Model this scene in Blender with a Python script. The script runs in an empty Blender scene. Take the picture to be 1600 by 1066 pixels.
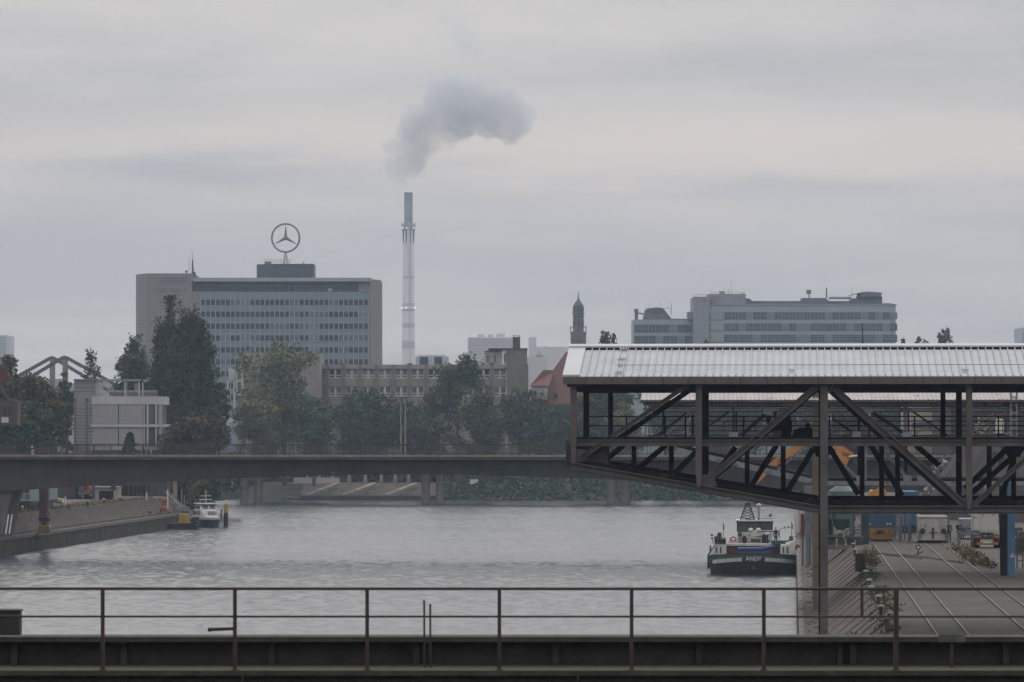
import bpy, math, random
from mathutils import Vector, Matrix
import numpy as np
random.seed(7); RNG = np.random.default_rng(7)
S = bpy.context.scene
C = S.collection
R = math.radians

# ------------------------------------------------------------------ camera, sky, sun, exposure
CZ = 14.25; FP = 6000.0; HY = 671.0
cd = bpy.data.cameras.new("camera"); cam = bpy.data.objects.new("camera", cd); C.objects.link(cam)
cam.location = (0, 0, CZ); cam.rotation_euler = (R(90), 0, 0)
cd.lens = 135; cd.sensor_width = 36; cd.shift_y = (HY - 533) / 1600.0
cd.clip_start = 1; cd.clip_end = 12000
cd.dof.use_dof = True; cd.dof.focus_distance = 420; cd.dof.aperture_fstop = 6.3
S.camera = cam
S.view_settings.view_transform = 'Standard'; S.view_settings.look = 'None'
S.view_settings.exposure = 0.0; S.view_settings.gamma = 1.0
cy = S.cycles
cy.max_bounces = 6; cy.diffuse_bounces = 3; cy.glossy_bounces = 3; cy.transmission_bounces = 2
cy.volume_bounces = 1; cy.transparent_max_bounces = 8; cy.caustics_reflective = False; cy.caustics_refractive = False
cy.use_denoising = True
cy.volume_step_rate = 1.0; cy.volume_max_steps = 256

SUN_EL, SUN_AZ = R(48), R(25)
W = bpy.data.worlds.new("World"); S.world = W; W.use_nodes = True
nt = W.node_tree; N = nt.nodes; L = nt.links; N.clear()
def wn(t, **k):
    n = N.new(t)
    for a, b in k.items(): setattr(n, a, b)
    return n
def wmath(op, a, b=None, clamp=False):
    n = wn('ShaderNodeMath', operation=op); n.use_clamp = clamp
    for i, x in enumerate((a, b)):
        if x is None: continue
        if isinstance(x, (int, float)): n.inputs[i].default_value = x
        else: L.new(x, n.inputs[i])
    return n.outputs[0]
def wmix(f, a, b):
    n = wn('ShaderNodeMix', data_type='RGBA')
    for i, x in ((0, f), (6, a), (7, b)):
        if isinstance(x, (int, float)): n.inputs[i].default_value = x
        elif isinstance(x, tuple): n.inputs[i].default_value = (*x, 1)
        else: L.new(x, n.inputs[i])
    return n.outputs[2]
sky = wn('ShaderNodeTexSky'); sky.sky_type = 'NISHITA'; sky.sun_disc = False
sky.sun_elevation = SUN_EL; sky.sun_rotation = SUN_AZ; sky.air_density = 1.5; sky.dust_density = 3.0
tc = wn('ShaderNodeTexCoord'); sp = wn('ShaderNodeSeparateXYZ'); L.new(tc.outputs['Generated'], sp.inputs[0])
zz = wmath('MAXIMUM', sp.outputs[2], 0.0)
den = wmath('ADD', zz, 0.075)
cx = wmath('DIVIDE', sp.outputs[0], den); cyy = wmath('DIVIDE', sp.outputs[1], den)
cv = wn('ShaderNodeCombineXYZ'); L.new(cx, cv.inputs[0]); L.new(cyy, cv.inputs[1])
def wnoise(scale, detail, rough, off):
    n = wn('ShaderNodeTexNoise'); n.inputs['Scale'].default_value = scale; n.inputs['Detail'].default_value = detail
    n.inputs['Roughness'].default_value = rough
    m = wn('ShaderNodeMapping'); m.inputs['Location'].default_value = off
    L.new(cv.outputs[0], m.inputs[0]); L.new(m.outputs[0], n.inputs[0]); return n.outputs[0]
n1 = wnoise(0.75, 6, 0.55, (3.1, 1.7, 0)); n2 = wnoise(2.2, 5, 0.6, (0.4, 5.2, 0))
cl = wmath('ADD', wmath('MULTIPLY', n1, 0.75), wmath('MULTIPLY', n2, 0.25))
cr = wn('ShaderNodeMapRange'); cr.interpolation_type = 'SMOOTHSTEP'
cr.inputs[1].default_value = 0.36; cr.inputs[2].default_value = 0.62; L.new(cl, cr.inputs[0])
# overcast layer: grey-blue cloud bellies and paler, slightly warm thin places; the layer brightens to the zenith
bel = wmix(cr.outputs[0], (5.75, 5.5, 5.35), (8.1, 7.45, 6.8))
zr = wn('ShaderNodeMapRange'); zr.interpolation_type = 'SMOOTHSTEP'; L.new(zz, zr.inputs[0]); zr.inputs[1].default_value = 0.10; zr.inputs[2].default_value = 0.34
zb = wmath('ADD', 1.0, wmath('MULTIPLY', zr.outputs[0], 1.6))
vm = wn('ShaderNodeVectorMath', operation='SCALE'); L.new(bel, vm.inputs[0]); L.new(zb, vm.inputs['Scale'])
# a cream band where the cover thins low down, blue-grey cloud below it, two long dark cloud banks
el = wmath('DIVIDE', zz, wmath('MAXIMUM', sp.outputs[1], 0.05)); az = wmath('DIVIDE', sp.outputs[0], wmath('MAXIMUM', sp.outputs[1], 0.05))
def bell(v, c, w): return wmath('POWER', 2.718, wmath('MULTIPLY', wmath('POWER', wmath('ABSOLUTE', wmath('DIVIDE', wmath('SUBTRACT', v, c), w)), 2.0), -1.0))
elw = wmath('ADD', el, wmath('MULTIPLY', wmath('SUBTRACT', n2, 0.5), 0.022))
cream = wmath('MULTIPLY', bell(elw, 0.072, 0.011), wmath('ADD', 0.25, wmath('MULTIPLY', n1, 0.9)))
lay = wmix(cream, vm.outputs[0], (10.0, 8.5, 7.0))
lay = wmix(wmath('MULTIPLY', bell(elw, 0.040, 0.019), 0.55), lay, (5.9, 5.7, 5.55))
for a0, e0, wa, we, f in ((-0.083, 0.0675, 0.040, 0.0055, 0.8), (0.093, 0.063, 0.03, 0.0035, 0.35), (0.02, 0.041, 0.05, 0.010, 0.3)):
    lay = wmix(wmath('MULTIPLY', wmath('MULTIPLY', bell(az, a0, wa), bell(elw, e0, we)), f), lay, (4.85, 4.8, 4.95))
mixsky = wmix(0.97, sky.outputs[0], lay)
bg = wn('ShaderNodeBackground'); bg.inputs['Strength'].default_value = 0.1; L.new(mixsky, bg.inputs['Color'])
out = wn('ShaderNodeOutputWorld'); L.new(bg.outputs[0], out.inputs[0])

sl = bpy.data.lights.new("sun", 'SUN'); sl.energy = 0.5; sl.angle = R(25); sl.color = (1.0, 0.96, 0.9)
sun = bpy.data.objects.new("sun", sl); C.objects.link(sun)
sv = Vector((math.sin(SUN_AZ) * math.cos(SUN_EL), math.cos(SUN_AZ) * math.cos(SUN_EL), math.sin(SUN_EL)))
sun.rotation_euler = (-sv).to_track_quat('-Z', 'Y').to_euler(); sun.location = (0, 100, 300)

# ------------------------------------------------------------------ place: harbour axis runs 4.2 degrees right of the view
A = math.atan(440 / FP); CA, SA = math.cos(A), math.sin(A)
def U(u, v, z=0.0):                       # harbour coordinates: u across the basin, v along the quay
    return Vector((u * CA + v * SA, -u * SA + v * CA, z))
def P(px, py, d):                         # a measured direction at a chosen distance
    return Vector(((px - 800) / FP * d, d, CZ + (HY - py) / FP * d))
def GU(px, v):                            # u of a measured direction on the plane v
    k = (px - 800) / FP
    return v * (k * CA - SA) / (CA + k * SA)
def G(px, py, v):
    u = GU(px, v); q = U(u, v); q.z = CZ + (HY - py) / FP * q.y; return q
def GR(px, py, z):                        # point on level ground of height z
    d = (CZ - z) * FP / (py - HY); return P(px, py, d)
UD = Vector((CA, -SA, 0)); VD = Vector((SA, CA, 0)); ZD = Vector((0, 0, 1))

# ------------------------------------------------------------------ materials
MATS = {}
ALB = 0.68
def M(name, col, rough=0.75, metal=0.0, var=0.22, scale=0.6, streak=0.0, rust=0.0, rustcol=(0.11, 0.045, 0.025), bump=0.0, spec=0.3, emit=None, brick=None, wave=None):
    if name in MATS: return MATS[name]
    m = bpy.data.materials.new(name); m.use_nodes = True; MATS[name] = m
    t = m.node_tree; n = t.nodes; l = t.links; b = n['Principled BSDF']
    def mk(ty, **k):
        x = n.new(ty)
        for a, c in k.items(): setattr(x, a, c)
        return x
    geo = mk('ShaderNodeNewGeometry')
    def noise(sc, det=4, mp=None):
        x = mk('ShaderNodeTexNoise'); x.inputs['Scale'].default_value = sc; x.inputs['Detail'].default_value = det
        src = geo.outputs['Position']
        if mp:
            q = mk('ShaderNodeMapping'); q.inputs['Scale'].default_value = mp; l.new(src, q.inputs[0]); src = q.outputs[0]
        l.new(src, x.inputs[0]); return x.outputs[0]
    def mix(f, a, c, bt='MIX'):
        x = mk('ShaderNodeMix', data_type='RGBA', blend_type=bt)
        for i, y in ((0, f), (6, a), (7, c)):
            if isinstance(y, (int, float)): x.inputs[i].default_value = y
            elif isinstance(y, tuple): x.inputs[i].default_value = (*y, 1)
            else: l.new(y, x.inputs[i])
        return x.outputs[2]
    def rng(v, a, c, lo=0.0, hi=1.0):
        x = mk('ShaderNodeMapRange'); l.new(v, x.inputs[0])
        for i, y in ((1, a), (2, c), (3, lo), (4, hi)): x.inputs[i].default_value = y
        return x.outputs[0]
    col = tuple(x*ALB for x in col); rustcol = tuple(x*ALB for x in rustcol)
    c = col
    dark = tuple(x * (1 - var) for x in col); lite = tuple(min(1, x * (1 + var)) for x in col)
    nz = noise(scale, 6)
    c = mix(rng(nz, 0.3, 0.7), dark, lite)
    nf = noise(scale * 7, 3)
    c = mix(rng(nf, 0.35, 0.65, 0, 0.35 * min(1, var * 3)), c, tuple(x * 0.6 for x in col))
    if brick:
        bt = mk('ShaderNodeTexBrick'); bt.inputs['Scale'].default_value = 1.0
        bt.inputs['Brick Width'].default_value = brick[0]; bt.inputs['Row Height'].default_value = brick[1]
        bt.inputs['Mortar Size'].default_value = brick[2]; bt.offset = brick[3] if len(brick) > 3 else 0.0
        q = mk('ShaderNodeMapping'); q.inputs['Rotation'].default_value = (R(90), 0, 0)
        l.new(geo.outputs['Position'], q.inputs[0]); l.new(q.outputs[0], bt.inputs[0])
        c = mix(bt.outputs['Fac'], c, tuple(x * 0.62 for x in col))
    if streak:
        ns = noise(1.0, 4, (2.2, 2.2, 0.14))
        c = mix(rng(ns, 0.48, 0.72, 0, streak), c, tuple(x * 0.35 for x in col))
    if rust:
        nr = noise(scale * 2.3, 6); c = mix(rng(nr, 0.62 - rust * 0.3, 0.72 - rust * 0.2), c, rustcol)
    l.new(c, b.inputs['Base Color'])
    b.inputs['Roughness'].default_value = rough; b.inputs['Metallic'].default_value = metal
    b.inputs['Specular IOR Level'].default_value = spec
    if bump:
        bp = mk('ShaderNodeBump'); bp.inputs['Strength'].default_value = bump; bp.inputs['Distance'].default_value = 0.05
        l.new(nf, bp.inputs['Height']); l.new(bp.outputs[0], b.inputs['Normal'])
    if emit:
        b.inputs['Emission Color'].default_value = (*emit[0], 1); b.inputs['Emission Strength'].default_value = emit[1]
    return m
def leafmat(name, dark, lite, third, f3=0.25):
    m = bpy.data.materials.new(name); m.use_nodes = True; MATS[name] = m
    t = m.node_tree; n = t.nodes; l = t.links; b = n['Principled BSDF']
    geo = n.new('ShaderNodeNewGeometry')
    def noise(sc, det):
        x = n.new('ShaderNodeTexNoise'); x.inputs['Scale'].default_value = sc; x.inputs['Detail'].default_value = det
        l.new(geo.outputs['Position'], x.inputs[0]); return x.outputs[0]
    def rng(v, a, c):
        x = n.new('ShaderNodeMapRange'); l.new(v, x.inputs[0]); x.inputs[1].default_value = a; x.inputs[2].default_value = c; return x.outputs[0]
    def mix(f, a, c):
        x = n.new('ShaderNodeMix'); x.data_type = 'RGBA'
        for i, y in ((0, f), (6, a), (7, c)):
            if isinstance(y, tuple): x.inputs[i].default_value = (*y, 1)
            else: l.new(y, x.inputs[i])
        return x.outputs[2]
    sc = lambda k: tuple(x*.82 for x in k)
    c = mix(rng(noise(0.5, 5), 0.35, 0.65), sc(dark), sc(lite))
    c = mix(rng(noise(0.19, 4), 0.66 - f3 * 0.45, 0.8 - f3 * 0.3), c, third)
    l.new(c, b.inputs['Base Color']); b.inputs['Roughness'].default_value = 0.7; b.inputs['Specular IOR Level'].default_value = 0.15
    return m

LEAF = {
 'dark': leafmat('foliage dark green', (0.020, 0.040, 0.022), (0.048, 0.080, 0.040), (0.065, 0.085, 0.036), 0.15),
 'poplar': leafmat('foliage poplar', (0.018, 0.034, 0.020), (0.042, 0.068, 0.034), (0.055, 0.075, 0.034), 0.1),
 'autumn': leafmat('foliage turning', (0.026, 0.042, 0.020), (0.060, 0.076, 0.032), (0.115, 0.080, 0.030), 0.35),
 'red': leafmat('foliage reddish', (0.034, 0.036, 0.022), (0.064, 0.058, 0.034), (0.090, 0.056, 0.034), 0.35),
 'light': leafmat('foliage pale green', (0.058, 0.082, 0.042), (0.110, 0.138, 0.066), (0.14, 0.138, 0.06), 0.25),
 'mid': leafmat('foliage mid green', (0.030, 0.056, 0.030), (0.072, 0.104, 0.048), (0.11, 0.115, 0.048), 0.2),
 'yellow': leafmat('foliage yellow green', (0.06, 0.08, 0.026), (0.12, 0.13, 0.04), (0.15, 0.13, 0.045), 0.3),
 'weed': leafmat('weeds', (0.022, 0.036, 0.012), (0.050, 0.062, 0.019), (0.07, 0.056, 0.026), 0.3),
 'dry': leafmat('dry grass', (0.075, 0.062, 0.035), (0.125, 0.105, 0.06), (0.085, 0.078, 0.036), 0.3),
}
BARK = M('bark', (0.07, 0.058, 0.048), 0.9, var=0.35, scale=1.5)

# ------------------------------------------------------------------ mesh builder
class MB:
    def __init__(s): s.v = []; s.f = []; s.m = []; s.k = 0
    def add(s, vs, fs):
        o = len(s.v); s.v += [tuple(x) for x in vs]
        for f in fs: s.f.append([i + o for i in f]); s.m.append(s.k)
        return s
    def box(s, x0, x1, y0, y1, z0, z1):
        return s.add([(x0,y0,z0),(x1,y0,z0),(x1,y1,z0),(x0,y1,z0),(x0,y0,z1),(x1,y0,z1),(x1,y1,z1),(x0,y1,z1)],
                     [(0,3,2,1),(4,5,6,7),(0,1,5,4),(1,2,6,5),(2,3,7,6),(3,0,4,7)])
    def cbox(s, c, sx, sy, sz, b=0.0):          # box standing on c, with chamfered vertical edges and top
        x, y, z = c
        if b <= 0: return s.box(x-sx/2, x+sx/2, y-sy/2, y+sy/2, z, z+sz)
        def ring(i, zz):
            hx, hy = sx/2-i, sy/2-i; k = min(b, hx*.6, hy*.6)
            return [(x-hx+k,y-hy,zz),(x+hx-k,y-hy,zz),(x+hx,y-hy+k,zz),(x+hx,y+hy-k,zz),(x+hx-k,y+hy,zz),(x-hx+k,y+hy,zz),(x-hx,y+hy-k,zz),(x-hx,y-hy+k,zz)]
        return s.loft([ring(0,z), ring(0,z+sz-b), ring(b,z+sz)])
    def loft(s, rings, cap=True):
        n = len(rings[0]); vs = [p for r in rings for p in r]; fs = []
        for i in range(len(rings)-1):
            for j in range(n):
                a, b = i*n+j, i*n+(j+1) % n; fs.append((a, b, b+n, a+n))
        if cap: fs.append(tuple(reversed(range(n)))); fs.append(tuple(range((len(rings)-1)*n, len(rings)*n)))
        return s.add(vs, fs)
    def beam(s, p, q, w, h, nrm=None, I=False):  # bar from p to q; w across (along nrm), h in its own plane
        p, q = Vector(p), Vector(q); dx = (q-p); 
        if dx.length < 1e-6: return s
        dx.normalize(); ny = Vector(nrm) if nrm is not None else VD
        if abs(ny.dot(dx)) > .95: ny = UD if abs(UD.dot(dx)) < .95 else ZD
        ny = (ny - dx*ny.dot(dx)).normalized(); nz = dx.cross(ny)
        def b(w0, w1, h0, h1):
            s.loft([[c + ny*a + nz*e for a, e in ((w0,h0),(w1,h0),(w1,h1),(w0,h1))] for c in (p, q)])
        if not I: b(-w/2, w/2, -h/2, h/2)
        else:
            t = h*.16
            b(-w/2, w/2, h/2-t, h/2); b(-w/2, w/2, -h/2, -h/2+t); b(-w*.1, w*.1, -h/2+t, h/2-t)
        return s
    def tube(s, pts, r, n=8, cap=True):
        pts = [Vector(p) for p in pts]; rs = r if isinstance(r, (list, tuple)) else [r]*len(pts)
        rings = []; pn = None
        for i, p in enumerate(pts):
            d = (pts[min(i+1, len(pts)-1)] - pts[max(i-1, 0)]).normalized()
            if pn is None: pn = d.cross(Vector((0.3, 0.2, 1)) if abs(d.z) < .9 else Vector((1, 0.1, 0))).normalized()
            else: pn = (pn - d*pn.dot(d)).normalized()
            b = d.cross(pn)
            rings.append([p + (pn*math.cos(k*2*math.pi/n) + b*math.sin(k*2*math.pi/n))*rs[i] for k in range(n)])
        return s.loft(rings, cap)
    def lathe(s, prof, n=16, c=(0, 0, 0), ph=0.0):
        return s.loft([[(c[0]+r*math.cos(ph+k*2*math.pi/n), c[1]+r*math.sin(ph+k*2*math.pi/n), c[2]+z) for k in range(n)] for r, z in prof])
    def prism(s, poly, z0, z1):
        return s.loft([[(x, y, z0) for x, y in poly], [(x, y, z1) for x, y in poly]])
    def extr(s, pts, vec):                       # polygon of 3D points pushed along vec
        v = Vector(vec); return s.loft([[Vector(p) for p in pts], [Vector(p)+v for p in pts]])
    def ball(s, c, r, n=10, sq=(1, 1, 1)):
        m = n//2; pr = [(max(1e-3, math.sin(math.pi*i/m)), -math.cos(math.pi*i/m)) for i in range(m+1)]
        return s.loft([[(c[0]+r*sq[0]*a*math.cos(k*2*math.pi/n), c[1]+r*sq[1]*a*math.sin(k*2*math.pi/n), c[2]+r*sq[2]*z) for k in range(n)] for a, z in pr])
    def torus(s, c, ax, R0, r, n=48, k=8):
        ax = Vector(ax).normalized(); a = ax.orthogonal().normalized(); b = ax.cross(a); c = Vector(c); vs = []; fs = []
        for i in range(n):
            t = i*2*math.pi/n; e = a*math.cos(t)+b*math.sin(t)
            for j in range(k):
                f = j*2*math.pi/k; vs.append(c + e*(R0+r*math.cos(f)) + ax*r*math.sin(f))
        for i in range(n):
            for j in range(k):
                i2, j2 = (i+1) % n, (j+1) % k; fs.append((i*k+j, i2*k+j, i2*k+j2, i*k+j2))
        return s.add(vs, fs)

WM = {}
def thing(name, label, cat, loc=(0, 0, 0), rz=0.0, group=None, kind=None):
    o = bpy.data.objects.new(name, None); C.objects.link(o); o.empty_display_size = 0.3
    o.location = loc; o.rotation_euler = (0, 0, rz); tag(o, label, cat, group, kind)
    WM[o.name] = (Matrix.Translation(Vector(loc)) @ Matrix.Rotation(rz, 4, 'Z')).inverted(); return o
def tag(o, label=None, cat=None, group=None, kind=None):
    for k, v in (('label', label), ('category', cat), ('group', group), ('kind', kind)):
        if v: o[k] = v
    return o
def build(name, mb, mats, parent=None, world=False, smooth=False):
    me = bpy.data.meshes.new(name); vs = mb.v
    inv = WM.get(parent.name) if parent is not None else None
    if world and inv is not None: vs = [tuple(inv @ Vector(x)) for x in vs]
    me.from_pydata(vs, [], mb.f)
    mats = mats if isinstance(mats, (list, tuple)) else [mats]
    for m in mats: me.materials.append(m)
    if len(mats) > 1: me.polygons.foreach_set('material_index', mb.m)
    if smooth: me.polygons.foreach_set('use_smooth', [True]*len(me.polygons))
    me.update(); o = bpy.data.objects.new(name, me); C.objects.link(o)
    if parent is not None:
        o.parent = parent
        if inv is not None: WM[o.name] = inv
    return o
def W_(name, mb, mats, parent=None, smooth=False): return build(name, mb, mats, parent, True, smooth)
def copytree(o, parent=None):
    c = o.copy(); C.objects.link(c)
    if parent is not None: c.parent = parent
    for ch in list(o.children): copytree(ch, c)
    return c
def structure(name, mb, mat):
    o = build(name, mb, mat); o['kind'] = 'structure'; return o
def writing(name, txt, mat, parent, loc, rot, size, world=False, ext=0.01, ax='CENTER'):
    cu = bpy.data.curves.new(name, 'FONT'); cu.body = txt; cu.size = size; cu.extrude = ext; cu.align_x = ax; cu.align_y = 'CENTER'
    cu.offset = size*0.012
    cu.materials.append(mat); o = bpy.data.objects.new(name, cu); C.objects.link(o)
    mw = Matrix.Translation(Vector(loc)) @ rot.to_4x4()
    me = bpy.data.meshes.new_from_object(o.evaluated_get(bpy.context.evaluated_depsgraph_get())); bpy.data.objects.remove(o)
    o = bpy.data.objects.new(name, me); C.objects.link(o); o.parent = parent
    inv = WM.get(parent.name) if world else None
    o.matrix_local = (inv @ mw) if inv is not None else mw
    return o
# ------------------------------------------------------------------ ground, water, quays
ASPH = M('yard asphalt', (0.053, 0.047, 0.044), 0.85, var=0.45, scale=0.22, bump=0.3, rust=.12, rustcol=(.030, .027, .026))
SOIL = M('far ground', (0.06, 0.065, 0.045), 0.95, var=0.4, scale=0.05)
GRAV = M('left yard gravel', (0.10, 0.092, 0.085), 0.95, var=0.35, scale=0.7)
STONE = M('slope stone paving', (0.072, 0.062, 0.057), 0.9, var=0.6, scale=0.9, bump=0.4)
PILE = M('sheet pile steel', (0.085, 0.078, 0.075), 0.8, var=0.35, scale=0.8, streak=0.6, rust=0.3, rustcol=(0.07, 0.045, 0.035))
CONC = M('quay concrete', (0.125, 0.118, 0.11), 0.85, var=0.25, scale=0.6, streak=0.45)
CONCD = M('bridge concrete', (0.062, 0.061, 0.063), 0.85, var=0.25, scale=0.25, streak=0.5)
CONCL = M('pale concrete', (0.25, 0.235, 0.215), 0.85, var=0.25, scale=0.5, streak=0.5)
RAILM = M('rail steel', (0.15, 0.14, 0.132), 0.5, 0.6, var=0.3, scale=2, spec=0.5)
RAILD = M('rail side rust', (0.045, 0.034, 0.03), 0.85, var=0.3, scale=2)

def water_mat():
    m = bpy.data.materials.new('harbour water'); m.use_nodes = True
    t = m.node_tree; n = t.nodes; l = t.links; b = n['Principled BSDF']
    b.inputs['Base Color'].default_value = (0.02, 0.03, 0.04, 1); b.inputs['Roughness'].default_value = 0.23
    b.inputs['IOR'].default_value = 1.4; b.inputs['Specular IOR Level'].default_value = 0.5
    geo = n.new('ShaderNodeNewGeometry')
    x = n.new('ShaderNodeTexNoise'); x.inputs['Scale'].default_value = 2.6; x.inputs['Detail'].default_value = 3; l.new(geo.outputs['Position'], x.inputs[0])
    bp = n.new('ShaderNodeBump'); bp.inputs['Strength'].default_value = 0.5; bp.inputs['Distance'].default_value = 0.03
    l.new(x.outputs[0], bp.inputs['Height']); l.new(bp.outputs[0], b.inputs['Normal'])
    return m
WATER = water_mat()
def make_water():                         # real wavelets over the basin, a flat sheet under and around them
    rng = np.random.default_rng(41)
    us = np.arange(-114, 1.2, 0.23); vs = [70.0]
    while vs[-1] < 815: vs.append(vs[-1] + 0.13 + vs[-1]*0.00022)
    vs = np.array(vs); uu, vv = np.meshgrid(us, vs); h = np.zeros_like(uu)
    K = 46; lam = np.exp(rng.uniform(math.log(.6), math.log(1.6), K)); th = rng.normal(1.7, .5, K); ph = rng.uniform(0, 6.28, K)
    for a, t, p_ in zip(lam, th, ph):
        k = 2*math.pi/a; slope = WSLOPE*math.sqrt(2/K)
        h += slope/k*np.sin(k*(np.cos(t)*uu + np.sin(t)*vv) + p_ + .5*np.sin(uu*.07+vv*.05+p_))
    lane = np.zeros_like(uu)
    for q in range(7):
        kx, ky, p_ = rng.normal(0, .018), rng.uniform(.02, .16), rng.uniform(0, 6.28); lane += np.sin(kx*uu+ky*vv+p_)/7**.5
    h *= np.clip(1.0 + .20*lane, .55, 1.5)
    x = uu*CA + vv*SA; y = -uu*SA + vv*CA
    co = np.stack([x, y, h], -1).reshape(-1, 3).astype(np.float32); nr, nc = uu.shape
    idx = np.arange(nr*nc).reshape(nr, nc); f = np.stack([idx[:-1, :-1], idx[:-1, 1:], idx[1:, 1:], idx[1:, :-1]], -1).reshape(-1, 4)
    co = np.concatenate([co, np.array([(-1500, -100, -.34), (1500, -100, -.34), (1500, 1100, -.34), (-1500, 1100, -.34)], np.float32)])
    f = np.concatenate([f, [[nr*nc, nr*nc+1, nr*nc+2, nr*nc+3]]]).astype(np.int32); n = len(f)
    me = bpy.data.meshes.new('water'); me.vertices.add(len(co)); me.vertices.foreach_set('co', co.ravel()); me.loops.add(n*4); me.loops.foreach_set('vertex_index', f.ravel())
    me.polygons.add(n); me.polygons.foreach_set('loop_start', np.arange(0, n*4, 4, dtype=np.int32)); me.polygons.foreach_set('loop_total', np.full(n, 4, np.int32))
    me.polygons.foreach_set('use_smooth', np.ones(n, bool)); me.materials.append(WATER); me.update(calc_edges=True)
    o = bpy.data.objects.new('water', me); C.objects.link(o); o['kind'] = 'structure'
WSLOPE = 0.105
make_water()

def sheet(poly, z): m = MB(); m.add([(p.x, p.y, z) for p in poly], [tuple(range(len(poly)))]); return m
# right bank: yard, paved slope, ledge, sheet pile wall
UC, ZR, ZL = 4.75, 4.75, 2.5
structure('yard', sheet([U(UC, -60), U(1500, -60), U(1500, 900), U(UC, 900)], ZR), ASPH)
def ustrip(a, b, v0, v1, nseg=1):
    m = MB()
    for i in range(nseg):
        va, vb = v0+(v1-v0)*i/nseg, v0+(v1-v0)*(i+1)/nseg
        m.add([U(a[0], va, a[1]), U(b[0], va, b[1]), U(b[0], vb, b[1]), U(a[0], vb, a[1])], [(0, 1, 2, 3)])
    return m
structure('quay_slope', ustrip((1.8, ZL), (UC, ZR), -60, 900), STONE)
structure('quay_ledge', ustrip((0.5, ZL), (1.8, ZL), -60, 900), M('quay ledge stone', (.058, .052, .047), .9, var=.4, scale=.8, bump=.3))
structure('gravel', sheet([U(5.2, 266), U(12.9, 263), U(13.3, 300), U(13.3, 420), U(5.0, 420)], ZR+.006), M('track gravel', (.062, .055, .05), .95, var=.55, scale=1.6, bump=.6))
def sheetpile(u0, sgn, v0, v1, z0, z1, pitch=0.9, dep=0.28):
    m = MB(); v = v0; top = []
    while v < v1:
        for dv, du in ((0, 0), (0.3, 0), (0.45, dep), (0.75, dep)): top.append((v+dv*pitch/0.9, u0 + sgn*du))
        v += pitch
    vs = []; fs = []
    for i, (vv, uu) in enumerate(top): vs += [U(uu, vv, z0), U(uu, vv, z1)]
    for i in range(len(top)-1): fs.append((2*i, 2*i+2, 2*i+3, 2*i+1))
    m.add(vs, fs); return m
rw = thing('quay_wall', 'corrugated sheet pile quay wall under the roofed gantry, beside the moored barge', 'wall', U(0.5, 150, 0))
W_('sheet_piling', sheetpile(0.55, 1, 60, 640, -1, ZL-0.02), PILE, rw)
m = MB(); m.loft([[U(0.3, v, ZL-0.35), U(0.62, v, ZL-0.35), U(0.62, v, ZL+0.03), U(0.3, v, ZL+0.03)] for v in (60, 640)]); W_('capping_beam', m, CONC, rw)
# ribs laid up the slope
m = MB()
rr_s = random.Random(2)
for k in range(75):
    v = 120 + k*6.3 + rr_s.uniform(-2, 2)
    w = rr_s.choice((0.16, 0.22, 0.45, 0.6))
    m.beam(U(1.85, v-1.8, ZL+0.03), U(UC-0.05, v+1.8, ZR+0.02), w, 0.035, VD)
structure('slope_stone_ribs', m, M('slope rib stone', (0.062, 0.053, 0.049), 0.9, var=0.4, scale=1.2))
# left bank
UL, ZLQ, ZLY = -89.2, 2.0, 4.2
EDGE = [U(-92.2, 556), Vector((-53.5, 600, 0)), Vector((-72, 800, 0))]
structure('left_yard', sheet([U(-1400, -60), U(-92.2, -60), *EDGE, Vector((-1400, 800, 0))], ZLY), GRAV)
structure('left_slope', ustrip((-92.2, ZLY), (-89.9, ZLQ), -60, 553), STONE)
m = MB(); m.add([U(-89.9, 553, ZLQ), U(-92.2, 553, ZLY), U(-92.2, 556, ZLY), U(-99, 575, 0.0), U(-89.2, 565, 0.0)], [(0, 1, 2, 3, 4)])
for i in (0, 1):
    p, q = EDGE[i], EDGE[i+1]; e = Vector((5.5, 1.5, 0)); m.add([p+ZD*ZLY, q+ZD*ZLY, q+e-ZD*.1, (U(-89.2, 565, 0) if i == 0 else p+e-ZD*.1)], [(0, 1, 2, 3)])
m.add([U(-92.2, 556, ZLY), U(-89.2, 565, 0), U(-92.2, 566, 0)], [(0, 1, 2)]); structure('bank_end_slope', m, STONE)
structure('left_ledge', ustrip((-89.9, ZLQ), (-89.0, ZLQ), -60, 557), CONC)
m = MB()
for k in range(130):
    v = 360 + k*1.5
    m.beam(U(-89.95, v-1.2, ZLQ+0.02), U(-92.15, v+1.2, ZLY+0.02), 0.16 if k % 4 else .3, 0.10, VD)
structure('left_slope_stone_ribs', m, MATS['slope rib stone'])
lw = thing('quay_wall', 'long left quay wall of rusty grey sheet piles with a concrete kerb on top', 'wall', U(UL, 430, 0))
W_('sheet_piling', sheetpile(UL+0.15, -1, 300, 556, -1, ZLQ-0.33), PILE, lw)
m = MB(); m.loft([[U(-89.5, v, ZLQ-0.34), U(-88.95, v, ZLQ-0.34), U(-88.95, v, ZLQ+0.04), U(-89.5, v, ZLQ+0.04)] for v in (300, 556)])
m.loft([[U(-89.5, 556, ZLQ-0.34), U(-88.95, 556, ZLQ-0.34), U(-88.95, 556, ZLQ+0.04), U(-89.5, 556, ZLQ+0.04)], [U(-96, 558, ZLQ-0.34), U(-96, 558.5, ZLQ-0.34), U(-96, 558.5, ZLQ+0.04), U(-96, 558, ZLQ+0.04)]])
W_('capping_beam', m, CONC, lw)
m = MB(); m.tube([U(-89.7, 300, ZLQ+0.28), U(-89.7, 550, ZLQ+0.28)], 0.07, 6); W_('edge_pipe', m, RAILD, lw)
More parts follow.
